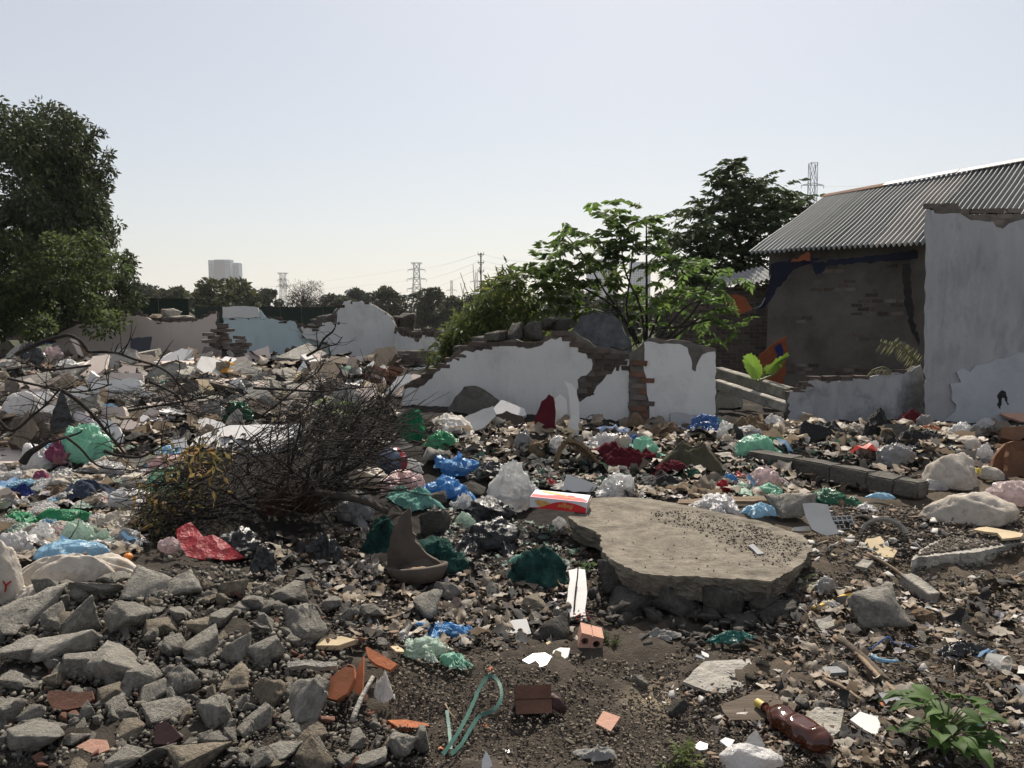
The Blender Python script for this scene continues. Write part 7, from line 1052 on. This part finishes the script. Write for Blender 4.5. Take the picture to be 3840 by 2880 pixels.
def where(x, y, k=0):
    d = np.hypot(LMA[:, 0] - x, (LMA[:, 1] - y) * 1.5); i = np.argsort(d)[k]; dx, dy = x - LMA[i, 0], (y - LMA[i, 1]) * 1.5; n = LM[i][0]
    side = ('right of ' if dx > 0 else 'left of ') if abs(dx) > abs(dy) else ('in front of ' if dy > 0 else 'behind ')
    return ('just ' if d[i] < 110 else '' if d[i] < 260 else 'well ') + side + n
def autolabel(o, x, y, w_, noun, cat, grp, colour, extra=''):
    size = 'tiny ' if w_ < 32 else 'small ' if w_ < 62 else 'medium ' if w_ < 105 else 'large '; base = (size + colour + ' ' + noun).strip(); i1 = where(x, y); d = np.hypot(LMA[:, 0] - x, (LMA[:, 1] - y) * 1.5); o_ = np.argsort(d)
    for lb in (base + ' ' + i1, base + ' ' + extra + ' ' + i1 if extra else '', base + ' between ' + LM[o_[0]][0] + ' and ' + LM[o_[1]][0], base + ' ' + i1 + ', toward ' + LM[o_[1]][0], *[base + ' ' + i1 + ', toward ' + LM[o_[k]][0] for k in range(2, 6)], *[base + ' between ' + LM[o_[a]][0] + ' and ' + LM[o_[b]][0] for a, b in ((0, 2), (1, 2), (0, 3), (1, 3), (2, 3), (0, 4))]):
        if lb and lb not in LABELS and len(lb.split()) <= 16: break
    else: lb = base + ' ' + i1
    return tag(o, ' '.join(lb.split()), cat, grp)
HEAP = [(119,2303,243,118),(321,2325,185,155),(486,2316,150,130),(347,2216,195,95),(178,2216,84,120),(560,2190,180,140),(664,2290,110,92),(603,2351,112,80),(581,2295,52,50),(729,2347,150,95),(825,2325,112,90),(894,2416,120,142),(760,2412,158,120),(664,2429,90,98),(451,2481,255,200),(269,2429,275,115),(78,2442,155,145),(308,2485,130,110),(690,2555,118,142),(577,2594,130,108),(534,2550,108,108),(881,2542,145,112),(807,2672,132,162),(638,2668,155,88),(377,2698,72,66),(490,2741,104,76),(43,2676,86,108),(121,2685,84,88),(174,2768,230,155),(733,2820,200,145),(573,2842,145,104),(468,2855,135,84),(920,2737,82,78),(863,2763,60,78),(810,2790,75,85),(905,2815,100,60),
 (1081,2221,158,104),(1129,2342,180,145),(1151,2616,180,220),(1003,2446,110,112),(1008,2598,112,110),(1147,2755,128,78),(1055,2824,124,84),(995,2335,64,84),(1394,2837,150,98),(1520,2789,155,138),(1580,2780,72,112),(1333,2776,88,72),(1398,2303,140,62),(1180,2860,135,90),(700,2195,150,110),(900,2200,120,80),(960,2260,90,70),(440,2165,120,60),(60,2560,110,80),(200,2560,100,70),(740,2470,90,70),(980,2700,100,90),(1300,2320,90,60),(1240,2260,80,60),(20,2370,90,80),(420,2600,100,80)]
for (x, y, w_, h_) in HEAP:
    o = lump(None, x, y, w_ * 1.22, h_ * 1.05, None, None, tilt=.28); autolabel(o, x, y, w_, 'concrete chunk', 'rubble', 'concrete rubble chunks', 'grey', 'with broken edges')
for (lb, x, y, w_, h_, ms) in [('pale square-cut concrete block behind the blue bag on the soil', 1602, 2273, 150, 126, ROCKS_P), ('pale grey chunk right of the pale square-cut block', 1676, 2216, 95, 80, ROCKS_P), ('grey rubble chunk right of the netting sack hump', 2007, 2268, 120, 80, ROCKS), ('dark crumpled mortar lump left of the pink brick', 2060, 2360, 170, 115, ROCKS_D), ('big rounded concrete lump on the right slope by the yellow stick', 3292, 2290, 200, 190, [ROCKS[10]]), ('whitish rock chip left of the leafy weed, first of two', 3010, 2633, 80, 56, ROCKS_P), ('whitish rock chip left of the leafy weed, second of two', 3080, 2650, 64, 72, ROCKS_P), ('brownish stone right of the leafy weed', 3740, 2650, 66, 62, ROCKS_D), ('large rough concrete lump behind the aluminium sheet', 2975, 1905, 178, 118, ROCKS), ('dark grey stump-like chunk above the clay jar', 1624, 1872, 110, 66, ROCKS_D), ('dark mortar block wrapped in netting right of the clay jar', 1640, 1965, 135, 110, ROCKS_D), ('grey foam lump under the bright green bag, left one', 1615, 1705, 70, 62, ROCKS_P), ('grey foam lump under the bright green bag, right one', 1665, 1708, 60, 50, ROCKS_P), ('cream foam lump right of the bright green bag', 1740, 1690, 50, 42, ROCKS_P), ('brown log-like stone behind the cloudy white bag', 1790, 1835, 100, 40, ROCKS_D), ('flat stone chip lying on the big slab near its back', 2410, 1926, 26, 14, ROCKS_P), ('dark stone with a sharp shadow on the cracked board', 2815, 2548, 52, 44, ROCKS_D), ('dark rough clinker lump on the soil at bottom centre', 2540, 2660, 90, 66, ROCKS_D), ('grey angular stone on the soil below the slab shadow', 2395, 2565, 75, 62, ROCKS), ('grey half-buried stone by the grey cloth on the soil', 2135, 2785, 50, 30, ROCKS)]: lump(lb, x, y, w_, h_, ms)
def fill_lumps(poly, n, lo, hi, meshes, noun, colour, grp, name='concrete_chunk', seed=0, flat=.7, cat='rubble', extra='', tilt=.5, lift=.0):
    r = np.random.default_rng(seed)
    for (x, y) in sample_px(poly, n, seed):
        w_ = lo * (hi / lo) ** (r.random() ** 1.6); o = lump(None, x, y, w_, w_ * flat * r.uniform(.7, 1.2), meshes, int(r.integers(1e9)), name, lift=lift, tilt=tilt); autolabel(o, x, y, w_, noun, cat, grp, colour, extra)
heap_poly = [(0, 2260), (300, 2160), (700, 2130), (1200, 2160), (1330, 2330), (1300, 2560), (1420, 2700), (1620, 2880), (0, 2880)]
fill_lumps(heap_poly, 233, 36, 118, ROCKS, 'concrete chunk', 'grey', 'concrete rubble chunks', seed=3, extra='wedged among others')
fill_lumps([(1250, 2200), (2100, 2180), (2150, 2330), (1500, 2330), (1300, 2420)], 34, 22, 62, ROCKS_D + ROCKS, 'stone', 'grey-brown', 'grey-brown stones', 'stone', seed=4)
fill_lumps([(0, 1330), (780, 1360), (1480, 1340), (1500, 1480), (900, 1500), (0, 1520)], 60, 26, 80, ROCKS_D + ROCKS_P + ROCKS, 'rubble lump', 'grey', 'lumps in the left debris field', 'rubble_lump', seed=5)
for k, (poly, n, lo, hi) in enumerate([(heap_poly, 18, 30, 90), ([(1000, 2360), (1450, 2380), (1500, 2880), (1150, 2880)], 22, 24, 80), ([(0, 2560), (420, 2600), (420, 2860), (0, 2880)], 18, 24, 80)]): fill_lumps(poly, n, lo, hi, BRICKBITS, 'broken brick piece', 'reddish', 'broken red brick pieces', 'brick_piece', 20 + k, .5, 'brick')
fill_lumps([(0, 1340), (1480, 1340), (1480, 1480), (0, 1500)], 44, 24, 56, BRICKBITS, 'broken brick piece', 'brown', 'brown brick pieces in the left debris field', 'brick_piece', 25, .5, 'brick')
def plate_geo(seed):
    r = np.random.default_rng(seed); n = r.integers(4, 7); a = np.sort(np.linspace(0, 6.283, n, endpoint=False) + r.uniform(-.35, .35, n)); q = r.uniform(.7, 1, n); P = np.stack([q * np.cos(a), q * np.sin(a) * r.uniform(.5, .9)], 1) * .5; P = rough_poly(P, .09, .012, seed); th = r.uniform(.05, .14); return prism(np.column_stack([P, np.full(len(P), th / 2)])[::-1], (0, 0, -th))
PLM = {m_: [mesh('flat_piece', *plate_geo(i * 7 + j), M[m_]) for j in range(6)] for i, m_ in enumerate(('plaster', 'concrete_pale', 'plaster_pink', 'concrete', 'board', 'tile_grey', 'wood_dark', 'ceramic', 'terracotta', 'brick_dusty'))}
WORD = {'plaster': 'white', 'concrete_pale': 'pale grey', 'plaster_pink': 'beige', 'concrete': 'grey', 'board': 'tan', 'tile_grey': 'blue-grey', 'wood_dark': 'dark brown', 'ceramic': 'bright white', 'terracotta': 'orange', 'brick_dusty': 'brown'}
def fill_plates(poly, n, lo, hi, mix, noun, cat, grp, name, seed=0, tilt=.28, lift=.03, slope_up=.0):
    r = np.random.default_rng(seed); ks = list(mix); pr_ = np.array([mix[k] for k in ks], float); pr_ /= pr_.sum(); S_ = sample_px(poly, n, seed); Gp = ground(S_[:, 0], S_[:, 1])
    for (x, y), p in zip(S_, Gp):
        k = ks[r.choice(len(ks), p=pr_)]; w_ = lo * (hi / lo) ** (r.random() ** 1.5); s = S(p[1]) * w_; o = obj(name, PLM[k][r.integers(6)], None, (p[0], p[1], p[2] + lift * (.4 + r.random()) * min(1, s * 6)), (r.normal(slope_up, tilt), r.normal(0, tilt), r.uniform(0, 6.28)), (s, s, s * r.uniform(.5, 1.2))); o.rotation_mode = 'ZYX'; autolabel(o, x, y, w_, noun, cat, grp, WORD[k], 'lying tilted')
fill_plates([(0, 1335), (780, 1340), (1500, 1350), (1500, 1500), (1300, 1560), (640, 1580), (420, 1660), (0, 1690)], 290, 48, 230, {'plaster': 1.1, 'concrete_pale': 2, 'plaster_pink': 1.1, 'concrete': 2.6, 'board': .3, 'brick_dusty': 1.3, 'wood_dark': 1.4}, 'slab fragment', 'fragment', 'slab fragments in the left debris field', 'slab_fragment', 31, .35, .09, .5)
fill_plates([(1640, 1560), (2150, 1620), (3000, 1640), (3440, 1640), (3840, 1600), (3840, 1830), (3400, 1700), (2950, 1680), (2500, 1800), (1800, 1790)], 80, 22, 66, {'plaster': 1, 'concrete_pale': 2, 'board': 1, 'wood_dark': 2.5, 'concrete': 1, 'brick_dusty': 1}, 'flat scrap', 'scrap', 'flat scraps on the burnt strip', 'flat_scrap', 32, .4, .03, .4)
fill_plates([(2950, 2150), (3440, 2180), (3840, 2170), (3840, 2880), (2750, 2880), (2500, 2700), (2400, 2480), (2900, 2420)], 120, 22, 85, {'concrete_pale': 1.6, 'concrete': 2, 'tile_grey': 1.6, 'board': 1.3, 'wood_dark': 2, 'ceramic': .5, 'terracotta': .35, 'brick_dusty': 1.6}, 'flat shard', 'shard', 'flat shards on the right slope', 'flat_shard', 33, .25, .012, .15)
fill_plates([(1350, 2230), (2150, 2330), (2150, 2480), (1700, 2480), (1350, 2520), (1200, 2380)], 50, 24, 80, {'concrete_pale': 1.5, 'plaster': 1, 'brick_dusty': 2, 'wood_dark': 2, 'board': 1}, 'flat shard', 'shard', 'flat shards near the blue bag', 'flat_shard', 34, .35, .03, .3)
fill_plates([(1600, 2520), (2500, 2480), (2700, 2880), (1640, 2880)], 34, 14, 46, {'concrete_pale': 1, 'ceramic': 1, 'tile_grey': 1, 'terracotta': .6, 'board': .7, 'brick_dusty': 1}, 'flat shard', 'shard', 'flat shards on the dark soil', 'flat_shard', 35, .2, .008)
fill_plates([(3000, 1960), (3420, 2000), (3440, 2150), (3080, 2160)], 26, 18, 50, {'concrete_pale': 1, 'concrete': 1, 'wood_dark': 1, 'board': .7}, 'flat shard', 'shard', 'flat shards right of the slab', 'flat_shard', 36, .25, .012)
# loose bags, film and paper between the chosen ones
FB = {k: [mesh('loose_' + k, np.column_stack([V[:, 0], V[:, 1], V[:, 2] * .55]) * .5, Fc, M[k], True) for V, Fc in [(bag_geo(900 + i * 13 + j, 1.0, 40, 28) if j < 2 else rag_geo(900 + i * 13 + j, 1.1, 18, 48)) for j in range(5)]] for i, k in enumerate(('p_white', 'p_clear', 'p_cream', 'p_grey', 'p_palegreen', 'p_lightblue', 'p_black', 'p_clearpink', 'c_sack', 'c_brown'))}
FW = {'p_white': 'white', 'p_clear': 'clear', 'p_cream': 'cream', 'p_grey': 'grey', 'p_palegreen': 'pale green', 'p_lightblue': 'light blue', 'p_black': 'black', 'p_clearpink': 'pinkish', 'c_sack': 'beige', 'c_brown': 'brown'}
def fill_bags(poly, n, lo, hi, mix, seed, flat=.5):
    r = np.random.default_rng(seed); ks = list(mix); pr_ = np.array([mix[k] for k in ks], float); pr_ /= pr_.sum(); S_ = sample_px(poly, n, seed); Gp = ground(S_[:, 0], S_[:, 1])
    for (x, y), p in zip(S_, Gp):
        k = ks[r.choice(len(ks), p=pr_)]; w_ = lo * (hi / lo) ** r.random(); s = S(p[1]) * w_; o = obj('plastic_scrap', FB[k][r.integers(5)], None, (p[0], p[1], p[2]), (r.normal(0, .2), r.normal(0, .2), r.uniform(0, 6.28)), (s, s * r.uniform(.6, 1), s * r.uniform(.5, 1.1))); autolabel(o, x, y, w_, 'crumpled film' if k[0] == 'p' else 'crumpled rag', 'scrap', 'crumpled scraps between the bags', FW[k], 'half buried')
LIGHT = {'p_white': 3, 'p_clear': 3, 'p_cream': 2, 'p_grey': 1, 'p_palegreen': 1.5, 'p_lightblue': 1.1, 'p_clearpink': 1, 'c_sack': 2, 'c_brown': .7}
fill_bags([(0, 1730), (560, 1740), (700, 1800), (560, 1900), (480, 2060), (0, 2100)], 140, 60, 160, LIGHT, 41); fill_bags([(0, 1500), (420, 1500), (500, 1700), (0, 1680)], 30, 50, 130, LIGHT, 42)
fill_bags([(1550, 1580), (2150, 1640), (2950, 1620), (2950, 1700), (2300, 1720), (1650, 1700)], 66, 34, 100, {'p_clear': 2, 'p_cream': 2, 'p_grey': 2, 'p_black': 1.5, 'c_sack': 2, 'c_brown': 2}, 43); fill_bags([(2900, 1590), (3840, 1590), (3840, 1720), (3440, 1740), (2900, 1690)], 60, 30, 95, {'p_clear': 2, 'p_cream': 2, 'p_grey': 1.5, 'c_sack': 3, 'c_brown': 2, 'p_black': 1}, 44)
fill_bags([(1700, 1860), (2080, 1960), (2200, 2120), (1700, 2140)], 26, 30, 80, {'p_black': 5, 'p_clear': 1, 'c_brown': 2}, 45); fill_bags([(900, 2060), (1420, 2060), (1420, 2240), (1000, 2220)], 26, 30, 80, {'p_black': 4, 'p_clear': 1, 'c_brown': 3, 'p_grey': 1}, 46)
fill_bags([(2300, 1830), (2960, 1830), (2960, 1870), (2500, 1880), (2300, 1860)], 18, 20, 46, {'p_clear': 2, 'p_cream': 2, 'c_brown': 2, 'p_grey': 1}, 47); fill_bags([(3000, 2250), (3840, 2200), (3840, 2800), (3100, 2560)], 24, 18, 56, {'p_clear': 2, 'p_white': 1, 'c_brown': 3, 'p_black': 2, 'p_cream': 1}, 48)

# ---------------------------------------------------------------- what nobody could count
def stuff(name, poly, n, lo, hi, temps, cols, seed, m='attr', tilt=.5, lift=.004, smooth=False, pw=2.0):
    r = np.random.default_rng(seed); pts = np.vstack([sample_px(p, k, seed + i) for i, (p, k) in enumerate(zip(poly, n))]); P = ground(pts[:, 0], pts[:, 1]); k = P[:, 1] < 40; P = P[k]; sz = lo * (hi / lo) ** (r.random(len(P)) ** pw); s = S(P[:, 1]) * sz
    P[:, 2] += s * .12 + lift; o = scatter(name, temps, P, s, palette(cols, len(P), seed), M[m], tilt, smooth, seed); o['kind'] = 'stuff'; return o
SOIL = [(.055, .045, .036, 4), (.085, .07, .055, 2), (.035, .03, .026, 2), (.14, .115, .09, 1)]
stuff('soil_crumbs', [[(1450, 2480), (2500, 2420), (3000, 2480), (3100, 2880), (1500, 2880)], [(2900, 2100), (3840, 2120), (3840, 2880), (2900, 2880)], [(1300, 2060), (2300, 2150), (2200, 2480), (1300, 2420)], [(3100, 1900), (3840, 1900), (3840, 2080), (3300, 2120)]], [16000, 9000, 5000, 5000], 4, 26, PEBBLES, SOIL, 51, tilt=1.5, pw=2.6)
stuff('gravel', [heap_poly, [(600, 2100), (1400, 2060), (1400, 2300), (700, 2260)]], [7500, 500], 8, 44, PEBBLES + CHIPS[:0], [(.10, .09, .075, 5), (.065, .058, .05, 4), (.16, .145, .12, 1), (.10, .06, .045, .05)], 52, tilt=1.5, pw=1.8)
stuff('litter_chips', [[(2900, 2150), (3840, 2150), (3840, 2880), (2700, 2880), (2450, 2560), (2900, 2420)], [(1350, 2060), (2250, 2250), (2150, 2460), (1250, 2420)], [(1550, 1590), (2950, 1620), (3840, 1600), (3840, 1760), (2950, 1880), (2250, 1860), (1650, 1760)], [(0, 1340), (1500, 1350), (1500, 1700), (0, 1720)], [(0, 1720), (640, 1740), (560, 2080), (0, 2100)], [(3080, 1900), (3840, 1960), (3440, 2120), (3000, 2120)]], [4200, 1900, 1700, 2000, 300, 1400], 9, 62, CHIPS, [(.13, .10, .076, 4), (.075, .061, .049, 5), (.22, .195, .165, 1.3), (.038, .034, .032, 4), (.17, .12, .085, .7), (.38, .36, .335, .25)], 53, tilt=.75, pw=1.7)
stuff('ash_flakes', [[(1650, 1640), (3000, 1700), (2950, 1850), (2250, 1850), (1750, 1800)], [(3000, 1620), (3560, 1620), (3560, 1740), (3000, 1740)], [(1600, 1900), (2200, 2000), (2250, 2150), (1650, 2150)]], [4200, 1600, 1600], 8, 40, CURLS, [(.016, .015, .015, 6), (.04, .037, .035, 3), (.22, .205, .19, 1), (.10, .075, .055, 1), (.06, .11, .085, .5)], 54, 'attr_soft', .7)
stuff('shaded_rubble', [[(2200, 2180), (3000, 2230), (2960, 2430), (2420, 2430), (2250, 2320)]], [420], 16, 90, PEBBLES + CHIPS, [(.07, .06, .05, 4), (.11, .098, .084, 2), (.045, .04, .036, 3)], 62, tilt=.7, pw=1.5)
stuff('outer_rubbish', [[(-900, 1340), (-10, 1340), (-10, 2200), (-1500, 2200)], [(3850, 1600), (4900, 1600), (5400, 2800), (3850, 2800)]], [2600, 2600], 14, 90, CURLS + [(V[:, :3], F_) for V, F_ in CURLS[:2]], [(.13, .10, .074, 5), (.075, .06, .049, 5), (.28, .25, .21, 2), (.5, .48, .45, .8)], 63, 'attr', .6, pw=1.5)
stuff('matted_litter', [[(2900, 2200), (3840, 2180), (3840, 2880), (3000, 2880), (2700, 2560), (2950, 2420)], [(1250, 2060), (2200, 2220), (2150, 2440), (1250, 2380)], [(1550, 1590), (2950, 1640), (3840, 1620), (3840, 1740), (2950, 1860), (1700, 1780)], [(0, 1340), (1500, 1350), (1500, 1700), (0, 1720)], [(950, 2000), (1430, 1990), (1430, 2200), (1000, 2180)]], [480, 380, 800, 700, 110], 24, 84, CURLS, [(.13, .10, .074, 5), (.075, .06, .049, 5), (.19, .155, .118, 2.4), (.28, .25, .21, 1), (.03, .028, .027, 1)], 57, 'attr', .6, pw=1.4)
stuff('paper_litter', [[(0, 1740), (620, 1740), (540, 2090), (0, 2110)], [(0, 1350), (1500, 1360), (1500, 1560), (0, 1700)], [(1600, 1580), (2900, 1600), (2900, 1700), (1700, 1700)], [(2900, 1590), (3840, 1600), (3840, 1740), (2900, 1700)], [(2900, 2200), (3840, 2200), (3840, 2880), (2800, 2880)], [(1250, 2060), (2200, 2200), (2100, 2420), (1250, 2350)], [(2280, 1840), (2980, 1840), (2960, 1880), (2400, 1870)]], [420, 300, 300, 360, 260, 130, 110], 18, 96, CURLS, [(.55, .53, .50, 3), (.40, .35, .30, 3), (.46, .42, .42, 1.5), (.24, .19, .14, 3), (.10, .24, .17, .05), (.14, .25, .40, .04), (.36, .06, .05, .015)], 55, 'attr_soft', .6)
# dirt lying on the two slabs
r_ = np.random.default_rng(61); q_ = np.vstack([sample_px([(2440, 1925), (2560, 1905), (2720, 1945), (2880, 1985), (2940, 2060), (2700, 2040), (2600, 1990), (2480, 1965)], 2600, 1), sample_px([(2800, 1960), (3040, 2040), (2940, 2140), (2760, 2060)], 1500, 2), sample_px([(2240, 1900), (2800, 1960), (2900, 2160), (2400, 2130), (2260, 2000)], 420, 3)]); P = on_slab(q_[:, 0], q_[:, 1]); P[:, 2] += .003; s = S(P[:, 1]) * 1.8 * (15 / 1.8) ** (r_.random(len(P)) ** 3.8); o = scatter('slab_dirt', PEBBLES + CHIPS[:4], P, s, palette([(.06, .048, .038, 4), (.10, .08, .062, 2), (.30, .27, .23, .6)], len(P), 5), M['attr'], 1.0, False, 7) if False else scatter('slab_dirt', PEBBLES, P, s, palette([(.06, .048, .038, 4), (.10, .08, .062, 2), (.30, .27, .23, .6)], len(P), 5), M['attr'], 1.0, False, 7); o['kind'] = 'stuff'
n_ = np.array([.02, -.015, 1.0]) / 1.0003; q_ = sample_px([(3440, 2085), (3640, 2060), (3840, 2030), (3840, 1950), (3620, 1990), (3470, 2060)], 1900, 5); P = plane_hit(q_[:, 0], q_[:, 1], at(3560, 2078, 4.95), n_); P[:, 2] += .004; o = scatter('slab_soil', PEBBLES, P, S(P[:, 1]) * r_.uniform(5, 26, len(P)), palette([(.08, .066, .053, 4), (.13, .11, .09, 2), (.28, .25, .22, .6)], len(P), 8), M['attr'], 1, False, 9); o['kind'] = 'stuff'
